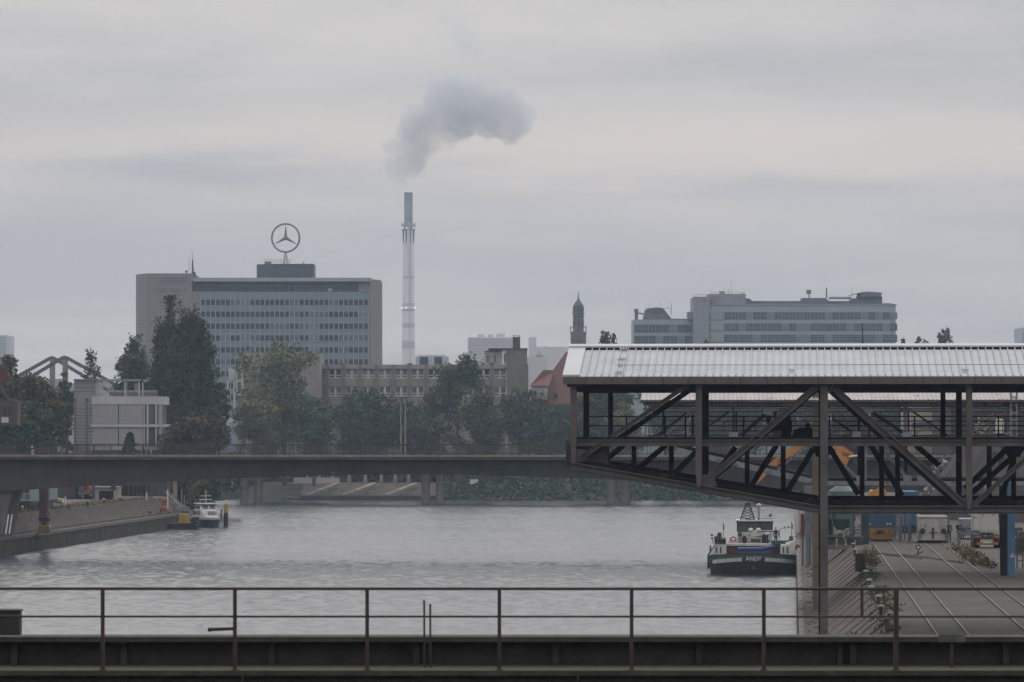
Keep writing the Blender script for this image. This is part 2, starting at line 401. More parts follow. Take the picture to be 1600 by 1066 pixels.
# far bank and the land behind it
ZF = 3.2
m = MB(); pts = [P(px, 784, 772) for px in (-2500, 415)]
far_edge = [(-1500, 830), (-62, 800), (-49, 778), (-42.5, 772), (-13.5, 772), (-9, 770), (60, 770), (700, 770), (1500, 790)]
land = [(x, y+11) for x, y in far_edge]
m.add([(x, y, ZF) for x, y in land] + [(2600, 4300, ZF), (-2600, 4300, ZF)], [tuple(range(len(land)+2))]); structure('ground', m, SOIL)
BANK = M('bank grass', (0.03, 0.036, 0.024), 0.95, var=0.45, scale=0.5)
BANKS = M('bank paving', (0.085, 0.078, 0.066), 0.9, var=0.35, scale=0.6, streak=0.2)
m = MB()
for (a, b), (c, d), k in zip(zip(far_edge, far_edge[1:]), zip(land, land[1:]), range(99)):
    m.k = 1 if k == 3 else 0
    m.add([(a[0], a[1], -0.2), (b[0], b[1], -0.2), (d[0], d[1], ZF), (c[0], c[1], ZF)], [(0, 1, 2, 3)])
o = build('far_bank', m, [BANK, BANKS]); o['kind'] = 'structure'
# steps and ramps cut in the paved bank, quay strip and railing in front
m = MB()
for px in (478, 536, 602): 
    a = P(px, 776, 771); b = a + Vector((6.0, 9.5, 0)); a.z = 1.0; b.z = 3.25
    m.beam(a, b, 1.0, 0.35, UD)
structure('bank_steps', m, CONCL)
STEEL_D = M('dark painted steel', (0.035, 0.036, 0.04), 0.6, var=0.25, scale=0.8, rust=0.15)
fq = thing('quay_wall', 'low dark far quay wall beyond the bridge with pale railing bars above it', 'wall', P(575, 782, 771))
m = MB(); m.box(-42.5, -15, 770.6, 771.6, -0.5, 0.95); build('wall_face', m, STEEL_D, fq, True)
m = MB()
for k in range(62):
    x = -42.4 + k*0.44; m.box(x-.07, x+.07, 770.9, 771.0, 0.95, 2.0)
m.box(-42.5, -15, 770.88, 771.02, 2.0, 2.08); W_('railing', m, CONCL, fq)
# hills
def hills(name, x0, x1, y, zf, n, seed, dep=500):
    rr = random.Random(seed); m = MB(); vs = []; ny = 7
    ph = [rr.uniform(0, 6.28) for _ in range(12)]
    for i in range(n+1):
        t = i/n; x = x0+(x1-x0)*t
        e = zf(t) + sum(math.sin(t*(9+7*k)+ph[k])*3.0/(1+.35*k) for k in range(12)) + rr.uniform(-3, 4)
        for j in range(ny):
            s = j/(ny-1); vs.append((x, y + dep*s, 4 + (e-4)*math.sin(s*math.pi/2)**.8 + (rr.uniform(-2, 2) if 0 < j else 0)))
    fs = [(i*ny+j, (i+1)*ny+j, (i+1)*ny+j+1, i*ny+j+1) for i in range(n) for j in range(ny-1)]
    m.add(vs, fs); return structure(name, m, M('wooded hill', (0.035, 0.05, 0.035), 0.95, var=0.5, scale=0.04))
hills('hills', -560, -180, 2700, lambda t: 54 + 10*math.sin(t*5.5+.6), 150, 3)
hills('hills', -190, 900, 3300, lambda t: 62 - 6*t + 4*math.sin(t*9), 260, 5)

# ------------------------------------------------------------------ rails in the yard
def rail(m, p, q):
    p, q = Vector(p), Vector(q); d = (q-p).normalized(); n = Vector((-d.y, d.x, 0))
    m.k = 1; m.beam(p+ZD*0.03, q+ZD*0.03, 0.11, 0.05, n); m.k = 0; m.beam(p+ZD*0.065, q+ZD*0.065, 0.06, 0.02, n)
def track(label, us, v0, v1, z):
    t = thing('railway_track', label, 'railway track', U(us[0], (v0+v1)/2, z))
    for u in us: 
        m = MB(); rail(m, U(u, v0, z), U(u, v1, z)); W_('rail', m, [RAILM, RAILD], t)
    return t
track('straight rail track along the quay crest, ending under the blue and yellow locomotive', (6.6, 8.035), 60, 420, ZR)
track('straight rail track further from the quay, ending under the white locomotive', (10.87, 12.305), 60, 420, ZR)
t = thing('railway_track', 'slanting rusty crossover track joining the two straight yard tracks', 'railway track', GR(1440, 872, ZR))
for a, b in (((1377, 866), (1446, 871.5)), ((1446, 871.5), (1503, 881)), ((1405, 867), (1505, 879.5)), ((1384, 868), (1440, 874))):
    m = MB(); rail(m, GR(*a, ZR), GR(*b, ZR)); W_('rail', m, [RAILD, RAILD], t)
for dv, lab in ((0, 'left bank rail track nearest to the slope edge'), (3.2, 'left bank rail track one further in from the slope edge')):
    t = thing('railway_track', lab, 'railway track', U(-94.5-dv, 470, ZLY))
    for u in (-93.6-dv, -95.03-dv):
        m = MB(); rail(m, U(u, 380, ZLY), U(u, 552, ZLY)); W_('rail', m, [RAILD, RAILD], t)

# ------------------------------------------------------------------ middle bridge with railing
br = thing('road_bridge', 'long dark haunched concrete road bridge with pale kerb line, behind the barge', 'bridge', P(640, 711, 430))
zd = P(0, 711.5, 430).z
def bp(u, z, v): q = U(u, v, z); return q
VB = 430/CA - 44*SA
u0 = GU(10, VB); u1 = GU(1275, VB); um = (u0+u1)/2
def under(u):
    t = (u-um)/(u1-u0)*2
    return zd - (2.15 + 1.95*min(abs(t), 1.0)**1.7)
us = [u0-60+(u1-u0+220)*i/120 for i in range(121)]
m = MB()
m.loft([[U(u, VB+1.6, zd-0.55), U(u, VB+2.0, under(u)), U(u, VB+9.0, under(u)), U(u, VB+9.4, zd-0.55)] for u in us]); W_('girder', m, CONCD, br)
m = MB(); m.loft([[U(u, VB, zd-0.42), U(u, VB+11, zd-0.42), U(u, VB+11, zd-0.1), U(u, VB, zd-0.1)] for u in (us[0], us[-1])]); W_('deck_slab', m, CONCD, br)
m = MB(); m.loft([[U(u, VB-.08, zd-0.18), U(u, VB+.35, zd-0.18), U(u, VB+.35, zd+0.03), U(u, VB-.08, zd+0.03)] for u in (us[0], us[-1])]); W_('kerb', m, CONCL, br)
for v, far in ((VB+0.15, 0), (VB+10.8, 1)):
    m = MB(); u = us[0]; m.beam(U(us[0], v, zd+1.17), U(us[-1], v, zd+1.17), .08, .085); m.beam(U(us[0], v, zd+.14), U(us[-1], v, zd+.14), .04, .05)
    k = 0
    while u < us[-1]:
        m.beam(U(u, v, zd), U(u, v, zd+1.17), .085 if k % 14 == 0 else .024, .085 if k % 14 == 0 else .024); u += 0.135; k += 1
    W_('railing', m, STEEL_D, br)
# inclined legs
for px0, sg in ((10, -1), (1275, 1)):
    u = GU(px0, VB); zt = under(u)+.2; zb = ZLQ if sg < 0 else ZL
    m = MB()
    m.loft([[U(u-1.0*1+sg*.2-1.0, VB+2.6, zt), U(u+.15, VB+2.6, zt), U(u+.15, VB+8.4, zt), U(u-1.9, VB+8.4, zt)],
            [U(u-1.4+sg*0.3, VB+2.2, zb), U(u-.65+sg*.3, VB+2.2, zb), U(u-.65+sg*.3, VB+8.4, zb), U(u-1.4+sg*.3, VB+8.4, zb)]])
    lg = W_('leg', m, CONC if 0 else M('bridge leg concrete', (0.12, 0.11, 0.105), .85, var=.25, scale=.4, streak=.5), br)
    if sg < 0:
        for px in (13.5, 19):
            m = MB(); m.tube([P(px, 804, 428.9), P(px-4.5, 834, 428.6)], 0.085, 8); W_('drain_pipe', m, M('white pipe', (.6, .6, .6), .5), lg)
m = MB()
for px in (520, 752): m.ball(P(px, 741, 429.5), 0.22, 8); 
for px in (523, 759): m.ball(P(px, 740.5, 429.5), 0.16, 8)
W_('underside_lamp', m, STEEL_D, br)

# far bridge on twin piers, hidden by the middle bridge down to its piers
fb = thing('road_bridge', 'further bridge hidden behind the middle one, showing only its twin concrete piers', 'bridge', P(677, 787, 737))
m = MB(); m.box(-400, 400, 731, 747, 7.9, 8.9); m.box(-400, 400, 733, 745, 6.8, 7.9); build('deck', m, CONCD, fb, True)
PIERM = M('pier concrete', (0.20, 0.185, 0.18), .85, var=.2, scale=.4, streak=.4)
k = 0
for px in (90, 381.5, 665, 955, 1245):
    for dx, dy in ((0, 0), (22.5, 0.5)):
        q = P(px+dx, 787, 737+dy); m = MB(); m.lathe([(0.88, -1), (0.88, 0.45)], 18, (q.x, q.y, 0)); m.lathe([(0.82, .45), (0.82, 6.8)], 18, (q.x, q.y, 0))
        W_('pier', m, PIERM, fb, smooth=False)

# ------------------------------------------------------------------ big office block with the emblem on its roof
def shift(o): return o
GLS = M('dark window glass', (0.012, 0.02, 0.036), 0.35, var=0.35, scale=0.12, spec=0.15)
SPAN = M('glass spandrel', (0.20, 0.26, 0.325), 0.45, var=0.08, scale=0.2, brick=(0.78, 1.15, 0.07))
STONEP = M('stone cladding', (0.225, 0.22, 0.24), 0.8, var=0.08, scale=0.2, brick=(0.9, 1.1, 0.06))
WHITEM = M('pale metal', (0.30, 0.34, 0.375), 0.5, var=0.08, scale=0.3)
DKBOX = M('dark ribbed cladding', (0.05, 0.068, 0.088), 0.6, var=0.12, scale=0.2)
DARKREC = M('recessed dark storey', (0.045, 0.062, 0.09), 0.5, var=0.2, scale=0.2)
D = 1200.0
def Z(py, d): return CZ+(HY-py)/FP*d
def X(px, d): return (px-800)/FP*d
hq = thing('office_tower', 'broad office block with long window rows, carrying the big ringed star', 'office building', (X(400, D), D, ZF))
m = MB(); m.add([], [])
m.prism([(X(208, D), D+9), (X(228, D), D), (X(300.5, D), D), (X(300.5, D), D+26), (X(208, D), D+26)], ZF, Z(427.3, D)); sb = W_('stair_block', m, STONEP, hq)
m = MB()
for r, (y, n0, n1) in enumerate(((434.6, 0, 11), (438.6, 1, 10), (442.6, 0, 10), (452.6, 0, 10), (456, 1, 10), (461.5, 3, 8), (468, 1, 9), (472, 0, 9))):
    for k in range(n0, n1):
        if r in (3, 4, 5) and (k*7+r*3) % 5 == 0: continue
        x = X(247.5+k*4.3+(2.1 if r % 2 else 0), D); z = Z(y, D); m.cbox((x, D-.05, z-.22), .38, .12, .45)
W_('vent_hole_grid', m, DARKREC, sb)
m = MB(); m.box(X(313, D), X(576, D), D+.55, D+24, ZF, Z(456, D)); W_('wall', m, SPAN, hq)
m = MB(); m.box(X(300.6, D), X(313, D), D+.2, D+24.2, ZF, Z(455.5, D)); W_('wall_strip', m, STONEP, hq); m = MB(); m.box(X(576, D), X(578.5, D), D+.2, D+24.1, ZF, Z(455.5, D)); W_('wall_strip', m, STONEP, hq)
m = MB(); m.prism([(X(578.5, D), D-.1), (X(593, D), D+5), (X(593, D), D+26), (X(578.5, D), D+26)], ZF, Z(436.5, D)); W_('end_wall', m, STONEP, hq)
m = MB(); m.prism([(X(560, D), D+.3), (X(578.4, D), D+.2), (X(578.4, D), D+20), (X(560, D), D+20)], Z(456, D), Z(440, D)); W_('end_wall', m, STONEP, hq)
m = MB(); m.box(X(303, D), X(560, D), D+3.2, D+22, Z(456, D), Z(440, D)); rec = W_('set_back_storey', m, DARKREC, hq)
m = MB(); m.box(X(314, D), X(445, D), D+3.0, D+3.2, Z(446.5, D), Z(444.6, D)); m.box(X(449, D), X(556, D), D+3.0, D+3.2, Z(447.5, D), Z(446, D))
for px in (450, 461, 474, 487, 497, 508, 520, 531, 545, 556): m.box(X(px, D)-.1, X(px, D)+.1, D+2.98, D+3.2, Z(456, D), Z(446, D))
W_('glazing_bar', m, M('grey glazing bar', (.2, .24, .3), .5), rec)
m = MB(); m.box(X(512, D), X(518, D), D+2.7, D+2.9, Z(455, D), Z(449.5, D)); W_('blind', m, M('white blind', (.6, .62, .65), .6), rec)
m = MB(); m.box(X(301.5, D), X(580, D), D-1.2, D+25, Z(440, D), Z(434.3, D)); W_('roof_slab', m, WHITEM, hq)
nb = 17; cw = (X(575.3, D)-X(313.6, D))/nb; wcount = 0; rest = MB(); wins = []
for r in range(10):
    yt = 467.8+18.6*r; z1 = Z(yt, D); z0 = Z(yt+9.9, D)
    for k in range(nb):
        x0 = X(313.6, D)+cw*k; wins.append((x0, z0, z1))
def winmesh(mm, x0, z0, z1, ci):
    w = cw
    mm.k = 0
    for a, b in ((.10, w/2-.11), (w/2+.11, w-.10)): mm.box(x0+a, x0+b, D+.40, D+.50, z0+.12, z1-.12)
    mm.k = 1
    for a, b in ((.0, .10), (w/2-.11, w/2+.11), (w-.10, w)): mm.box(x0+a, x0+b, D+.30, D+.54, z0, z1)
    mm.box(x0+.1, x0+w/2-.11, D+.34, D+.54, z0, z0+.12); mm.box(x0+w/2+.11, x0+w-.1, D+.34, D+.54, z0, z0+.12)
FRM = M('window frame grey', (0.36, 0.42, 0.49), 0.5, var=.05)
GLV = [GLS, M('dusky window glass', (0.06, 0.085, 0.115), .3, var=.3, scale=.2, spec=.5), M('window with blind down', (0.13, 0.17, 0.21), .5, var=.1)]
rr = random.Random(4)
for i, (x0, z0, z1) in enumerate(wins):
    if i < 100:
        mm = MB(); winmesh(mm, x0, z0, z1, 0); W_('window', mm, [GLV[rr.choice((0, 0, 0, 0, 0, 1, 1, 2))], FRM], hq)
    else: winmesh(rest, x0, z0, z1, 0)
o = W_('window', rest, [GLS, FRM], hq); o['kind'] = 'stuff'
m = MB()
for k in range(nb+1):
    x = X(313.6, D)+cw*k
    m.box(x-.07, x+.07, D+.22, D+.52, ZF+20, Z(456.2, D))
W_('facade_mullion', m, FRM, hq)
m = MB(); m.prism([(X(398, D), D+9), (X(422, D), D+5), (X(488.5, D), D+5), (X(488.5, D), D+18), (X(398, D), D+18)], Z(434.5, D), Z(411.3, D)); ph = W_('roof_house', m, DKBOX, hq)
m = MB()
for px in (433, 444, 455, 466, 477): m.box(X(px, D)-.08, X(px, D)+.08, D+4.9, D+5.0, Z(434, D), Z(411.6, D))
W_('cladding_joint', m, M('cladding joint', (.03, .04, .05), .7), ph)
m = MB(); z0 = Z(411.3, D)
m.box(X(411, D), X(421, D), D+7, D+10, z0, z0+.8)
for px in range(411, 456, 5): m.tube([(X(px, D), D+7, z0), (X(px, D), D+7, z0+1.5)], .05, 5)
for z in (.8, 1.5): m.tube([(X(411, D), D+7, z0+z), (X(455, D), D+7, z0+z)], .045, 5)
m.tube([(X(472, D), D+8, z0), (X(472, D), D+8, z0+.6)], .25, 6); W_('roof_railing', m, M('roof rail grey', (.16, .18, .2), .6), ph)
sx, sz, sy = X(443.7, D), Z(369.5, D), D+9
st = thing('emblem_sign', 'large ringed star emblem on a lattice foot on the office roof', 'roof sign', (sx, sy, z0))
STARM = M('emblem steel', (0.20, 0.21, 0.23), 0.35, 0.5, var=.1)
m = MB(); m.torus((sx, sy, sz), (0.12, 1, 0), 4.42, 0.30, 72, 8); W_('ring', m, STARM, st, True)
m = MB(); h = .55
for k in range(3):
    a = R(90+120*k); tip = Vector((sx+4.25*math.cos(a), sy, sz+4.25*math.sin(a)))
    b1 = Vector((sx+.62*math.cos(a+R(60)), sy, sz+.62*math.sin(a+R(60)))); b2 = Vector((sx+.62*math.cos(a-R(60)), sy, sz+.62*math.sin(a-R(60))))
    c = Vector((sx, sy-h, sz)); c2 = Vector((sx, sy+h, sz))
    m.add([tip, b1, c, b2, c2], [(0, 1, 2), (0, 2, 3), (0, 4, 1), (0, 3, 4)])
W_('star', m, STARM, st)
m = MB(); zt = Z(393, D)
for k in range(6):
    a = k*math.pi/3; a2 = a+math.pi/3
    m.tube([(sx+.95*math.cos(a), sy+.95*math.sin(a), z0), (sx+.25*math.cos(a), sy+.25*math.sin(a), zt)], .07, 5)
    for q in range(4):
        s0, s1 = q/4, (q+1)/4; f = lambda s: .95-.7*s
        m.tube([(sx+f(s0)*math.cos(a), sy+f(s0)*math.sin(a), z0+(zt-z0)*s0), (sx+f(s1)*math.cos(a2), sy+f(s1)*math.sin(a2), z0+(zt-z0)*s1)], .045, 4)
m.tube([(sx, sy, zt-.3), (sx, sy, sz-4.6)], .4, 10); W_('lattice_foot', m, M('lattice pale', (.34, .36, .38), .5), st)
an = thing('radio_mast', 'slim dark radio mast with thin whip aerials on the stair block roof corner', 'antenna', (X(297.5, D), D+4, Z(427.3, D)))
zb = Z(427.3, D); m = MB(); m.tube([(X(299.5, D), D+4, zb), (X(299.3, D), D+4, Z(406, D))], [.35, .22], 8); m.tube([(X(299.3, D), D+4, Z(406, D)), (X(298.6, D), D+4, Z(392, D))], .07, 6)
m.box(X(300, D), X(304, D), D+3, D+5, zb-1.5, zb+.6); W_('mast', m, DKBOX, an)
m = MB(); m.tube([(X(292.5, D), D+4, zb), (X(292.5, D), D+4, Z(400, D))], .05, 5); m.tube([(X(294.8, D), D+4, zb), (X(294.8, D), D+4, Z(401, D))], .05, 5); m.tube([(X(297.6, D), D+4, Z(396, D)), (X(299.2, D), D+4, Z(394, D))], .05, 5); W_('whip', m, WHITEM, an)
dm = thing('radar_dome', 'small dark ball on a short post on the stair block roof', 'antenna', (X(289.5, D), D+4, zb))
m = MB(); m.ball((X(289.5, D), D+4, zb+.75), .42, 10); m.tube([(X(289.5, D), D+4, zb), (X(289.5, D), D+4, zb+.5)], .12, 6); W_('dome', m, DKBOX, dm)

# ------------------------------------------------------------------ tall chimney
D = 2500.0; cx0 = X(638.2, D)
ch = thing('power_station_chimney', 'tall slender grey chimney with pale metal flue and small white lamps, smoking', 'chimney', (cx0, D, ZF))
CHM = M('chimney concrete', (0.78, 0.79, 0.85), .8, var=.08, scale=.05); CHB = M('chimney grey band', (0.52, 0.53, 0.60), .8, var=.08, scale=.05)
def zy(y): return Z(y, D)
m = MB()
prof = [(628.2, 575), (628.6, 545), (628.6, 533), (628.9, 513), (628.9, 505), (629, 478), (629.1, 474), (629.2, 436), (629.3, 432), (629.6, 383)]
def rad(y): return (638.2-(627.8+(575-y)*.0105))/FP*D
ys = [640, 545, 533, 513, 505, 478, 474, 436, 432, 381]
for i in range(len(ys)-1):
    m.k = 1 if i in (1, 3, 5, 7) else 0
    m.lathe([(rad(ys[i]), zy(ys[i])), (rad(ys[i+1]), zy(ys[i+1]))], 24, (cx0, D, 0))
W_('shaft', m, [CHM, CHB], ch)
m = MB(); m.lathe([(rad(381)*.98, zy(381)), (rad(381)*.98, zy(358))], 24, (cx0, D, 0))
W_('upper_shaft', m, CHM, ch)
m = MB(); m.lathe([(2.75, zy(360)), (2.8, zy(301.5)), (2.5, zy(301.4)), (2.5, zy(306))], 24, (cx0, D, 0)); fl = W_('flue', m, M('flue metal', (0.27, 0.36, 0.40), .5, .2, var=.18, scale=.12, streak=.4), ch)
m = MB(); m.lathe([(2.86, zy(302.6)), (2.86, zy(301.2))], 24, (cx0, D, 0)); W_('rim', m, DKBOX, fl)
m = MB()
for z in (zy(357.5), zy(351)): m.torus((cx0, D, z), (0, 0, 1), 4.15, .28, 28, 5)
m.lathe([(4.3, zy(358)), (4.3, zy(357))], 24, (cx0, D, 0)); 
for k in range(16):
    a = k*math.pi/8+.1; m.tube([(cx0+4.2*math.cos(a), D+4.2*math.sin(a), zy(357)), (cx0+4.2*math.cos(a), D+4.2*math.sin(a), zy(348.5))], .16 if k % 4 else .4, 5)
W_('platform', m, CHB, ch)
for k in range(8):
    a = R(-90-22.5+45*k); m = MB(); m.tube([(cx0+4.0*math.cos(a), D+4.0*math.sin(a), zy(358)), (cx0+3.65*math.cos(a), D+3.65*math.sin(a), zy(366)), (cx0+3.6*math.cos(a), D+3.6*math.sin(a), zy(381))], [.55, .45, .25], 6); W_('bracket', m, M('bracket grey', (.1, .12, .16), .7), ch)
m = MB(); m.box(cx0+1.0, cx0+1.5, D-4.3, D-3.3, ZF, zy(381)); W_('ladder_duct', m, CHB, ch)
m = MB(); m.lathe([(rad(484)+.9, zy(483.6)), (rad(484)+.9, zy(482.8))], 20, (cx0, D, 0)); W_('platform', m, CHM, ch)
LAMP = M('white warning lamp', (.9, .9, .9), .5, emit=((1, .98, .95), 1.2))
for y, xs in ((356.8, (629.2, 636, 646.8)), (481.8, (627.6, 634.6, 648.6))):
    for px in xs:
        dx = X(px, D)-cx0; dy = -math.sqrt(max(0.2, 4.6**2-dx*dx)); m = MB(); m.ball((cx0+dx, D+dy, zy(y)), .42, 8); W_('warning_lamp', m, LAMP, ch)
# ------------------------------------------------------------------ glass office block on the right
D = 1250.0
GB_SP = M('pale blue glass spandrel', (0.25, 0.325, 0.375), .4, var=.1, scale=.15)
GB_W = M('ribbon window glass', (0.05, 0.075, 0.11), .35, var=.5, scale=.12, spec=.25)
GB_W2 = M('ribbon window with blinds', (0.17, 0.215, 0.25), .45, var=.2, scale=.2)
GB_P = M('pale tower panel', (0.23, 0.26, 0.315), .55, var=.06, scale=.3, brick=(2.4, 1.3, .05))
GB_R = M('roof plant blue grey', (0.10, 0.122, 0.158), .6, var=.2, scale=.3)
gb = thing('glass_office', 'wide pale blue glass office block with stacked roof plant, above the silver gantry roof', 'office building', (X(1190, D), D, ZF))
dpt = 26
m = MB(); x0, x1 = X(1108, D), X(1401, D); rr_ = 2.6
foot = [(x0, D), (x1-rr_, D)] + [(x1-rr_+rr_*math.sin(a), D+rr_-rr_*math.cos(a)) for a in [R(k*15) for k in range(1, 7)]] + [(x1, D+dpt), (x0, D+dpt)]
m.prism(foot, ZF, Z(475.5, D)); W_('wall', m, GB_SP, gb)
m = MB(); f2 = [(x0-.05, D-.25), (x1-rr_, D-.25)] + [(x1-rr_+(rr_+.25)*math.sin(a), D+rr_-(rr_+.25)*math.cos(a)) for a in [R(k*15) for k in range(1, 7)]] + [(x1+.25, D+dpt), (x0, D+dpt)]
m.prism(f2, Z(477, D), Z(475, D)); W_('roof_edge', m, GB_P, gb)
m = MB(); m.prism([(X(985, D)+1, D+6), (X(991, D), D+4), (X(1109, D), D+4), (X(1109, D), D+24), (X(985, D)+1, D+24)], ZF, Z(499, D)); W_('low_wing', m, GB_SP, gb)
m = MB(); m.box(X(1083, D), X(1107.9, D), D-1, D+20, ZF, Z(464, D)); m.box(X(1107.9, D), X(1166, D), D+2, D+20, Z(476, D), Z(459, D)); m.box(X(1094, D), X(1108, D), D-.6, D, ZF, Z(482, D)); W_('tower', m, GB_P, gb)
m = MB(); m.box(X(1112, D), X(1124, D), D+1.8, D+2, Z(477, D), Z(463, D)); m.box(X(1095, D), X(1103, D), D-1.2, D-1, Z(470, D), Z(464.5, D)); W_('tower_panel', m, M('mauve panel', (.22, .2, .245), .6, var=.05), gb)
cells = []
for y0, y1 in ((488, 499), (505.5, 517), (523, 534.5), (541, 552), (559, 570)):
    px = 1132.0
    while px < 1395: cells.append((px, px+10.9, y0, y1, 0.0)); px += 11.25
for y0, y1 in ((507, 519), (524.5, 537), (543, 555)):
    px = 992.0
    while px < 1093: cells.append((px, px+10.9, y0, y1, 4.0)); px += 11.25
for y0, y1 in ((489, 498.5), (506, 517), (523.5, 535)): cells.append((1097, 1110, y0, y1, -.35))
FRM2 = M('ribbon glazing bar', (.19, .245, .29), .5); rr = random.Random(9); rest = MB(); n = 0
cells.sort(key=lambda c: c[2])
for a, b, y0, y1, dy in cells:
    mm = MB() if n < 100 else rest
    xa, xb = X(a, D), X(b, D); za, zb_ = Z(y1, D), Z(y0, D)
    mm.k = 0; mm.box(xa, xb, D+dy-.12, D+dy-.02, za, zb_)
    mm.k = 1
    for z in (za+.75, za+1.15, (za+zb_)/2+.6): mm.box(xa, xb, D+dy-.2, D+dy-.12, z-.05, z+.05)
    mm.box(xb-.12, xb+.05, D+dy-.28, D+dy-.125, za, zb_); mm.box((xa+xb)/2-.05, (xa+xb)/2+.05, D+dy-.22, D+dy-.125, za, zb_)
    if n < 100: W_('window', mm, [GB_W if rr.random() < .72 else GB_W2, FRM2], gb)
    n += 1
o = W_('window', rest, [GB_W, FRM2], gb); o['kind'] = 'stuff'
m = MB()
for y0 in (488, 505.5, 523): m.box(X(1110.5, D), X(1131.5, D), D-.3, D-.05, Z(y0+11.5, D), Z(y0, D))
W_('blind_panel', m, M('pale blind panel', (.25, .285, .32), .6, var=.08, scale=.6), gb)
# roof plant
zr = Z(475, D)
m = MB(); m.box(X(1170, D), X(1345, D), D+6, D+18, zr-.1, Z(469.5, D)); W_('plant_screen', m, GB_R, gb)
m = MB(); m.extr([(X(1150, D), D+3, zr), (X(1172, D), D+3, zr), (X(1176, D), D+3, Z(470, D)), (X(1173, D), D+3, Z(466.5, D)), (X(1166, D), D+3, Z(465.5, D)), (X(1158, D), D+3, Z(467, D))], (0, 9, 0)); W_('plant_house', m, GB_R, gb)
m = MB(); m.extr([(X(1255, D), D+4, zr), (X(1300, D), D+4, zr), (X(1296, D), D+4, Z(469, D)), (X(1291, D), D+4, Z(465, D)), (X(1255, D), D+4, Z(465, D))], (0, 9, 0)); m.box(X(1304, D), X(1332, D), D+4, D+11, zr, Z(470, D)); m.box(X(1265, D), X(1272, D), D+3.4, D+4, zr+.1, Z(472, D)); m.box(X(1280, D), X(1290, D), D+3.2, D+4, zr+.1, Z(473, D)); W_('plant_house', m, GB_R, gb)
m = MB(); m.tube([(X(1297, D), D+5, Z(466, D)), (X(1300, D), D+5, Z(464.6, D)), (X(1332, D), D+5, Z(465, D))], .45, 8); W_('duct', m, GB_P, gb)
m = MB(); m.extr([(X(1333, D), D+4, zr), (X(1381, D), D+4, zr), (X(1380, D), D+4, Z(462, D)), (X(1333, D), D+4, Z(466, D))], (0, 11, 0))
m.extr([(X(1344, D), D+2, Z(463.5, D)), (X(1346, D), D+2, Z(456.5, D)), (X(1358, D), D+2, Z(455.3, D)), (X(1380, D), D+2, Z(457.3, D)), (X(1377, D), D+2, Z(463, D))], (0, 14, 0)); W_('control_house', m, GB_R, gb)
m = MB(); m.extr([(X(1330, D), D+3, Z(461, D)), (X(1346, D), D+3, Z(457, D)), (X(1346, D), D+3, Z(456.4, D)), (X(1330, D), D+3, Z(460.4, D))], (0, 12, 0)); m.box(X(1382, D), X(1395, D), D+4, D+5, zr, Z(473.2, D)); W_('canopy', m, GB_P, gb)
m = MB(); z2 = Z(499, D); m.extr([(X(1006, D), D+6, z2), (X(1052, D), D+6, z2), (X(1047, D), D+6, Z(493, D)), (X(1040, D), D+6, Z(484, D)), (X(1036, D), D+6, Z(480.5, D)), (X(1026, D), D+6, Z(479.5, D)), (X(1010, D), D+6, Z(482.5, D))], (0, 12, 0)); m.box(X(1052, D), X(1083, D), D+8, D+16, z2, Z(497, D)); W_('plant_house', m, GB_R, gb)
m = MB(); m.box(X(1008, D), X(1050, D), D+5, D+5.3, Z(481.2, D), Z(480.6, D)); m.box(X(1023, D), X(1027, D), D+5.8, D+6, Z(489, D), Z(485, D)); W_('canopy', m, DKBOX, gb)
m = MB(); m.cbox((X(995.5, D), D+8, z2), 1.1, 1.1, Z(486, D)-z2, .1); m.cbox((X(995.5, D), D+8, Z(486, D)), 1.5, 1.5, .9, .1); m.tube([(X(996, D), D+8, Z(488, D)), (X(1010, D), D+8, Z(490, D))], .25, 6); W_('vent_stack', m, GB_R, gb)
m = MB(); m.box(X(1075, D), X(1083, D), D+2, D+10, Z(499, D), Z(487, D)); m.box(X(1126, D), X(1134, D), D+6, D+9, Z(459, D), Z(454, D)); m.box(X(1161, D), X(1163.5, D), D+4, D+6, Z(459, D), Z(457, D)); W_('roof_box', m, GB_P, gb)
m = MB()
for px, yb, yt, r in ((1266, 465, 452, .22), (1293.5, 465, 448.5, .3), (1144, 459, 432, .06), (1139.5, 459, 450, .07), (1113.5, 460, 449, .05), (1016, 481, 473, .05), (1032.5, 480, 470, .05), (1045, 481, 472, .05), (1050, 492, 473, .12), (1334, 466, 449, .05), (1350, 457, 450, .04), (1373, 457, 448, .04)):
    m = MB(); m.tube([(X(px, D), D+5, Z(yb, D)), (X(px, D), D+5, Z(yt, D))], [r, r*.7], 5); W_('roof_aerial', m, M('aerial grey', (.13, .15, .18), .6), gb)
m = MB()
for px0, px1, y, yb in ((1083, 1110, 460.5, 464), (1110, 1165, 456.5, 459)):
    m = MB(); m.tube([(X(px0, D), D, Z(y, D)), (X(px1, D), D, Z(y, D))], .05, 5)
    for k in range(9): xx = X(px0+(px1-px0)*k/8, D); m.tube([(xx, D, Z(yb, D)), (xx, D, Z(y, D))], .04, 5)
    W_('roof_railing', m, M('aerial grey', (.13, .15, .18), .6), gb)
for px, w in ((1264, .9), (1268, .5)): m = MB(); m.beam((X(px, D), D+5, Z(459, D)), (X(px, D), D+5, Z(452, D)), .3, w); W_('panel_aerial', m, M('aerial grey', (.13, .15, .18), .6), gb)
lp = thing('lamp_mast', 'dark slim mast rising in front of the glass office block', 'mast', P(1347, 560, 560))
m = MB(); m.tube([P(1348, 560, 560), P(1348, 529, 560)], .2, 8); m.tube([P(1348, 531, 560), P(1347, 505.5, 560)], .11, 8); W_('pole', m, STEEL_D, lp)
m = MB(); m.cbox(P(1347, 506.5, 560), .3, .3, .12, .02); W_('cap', m, STEEL_D, lp)

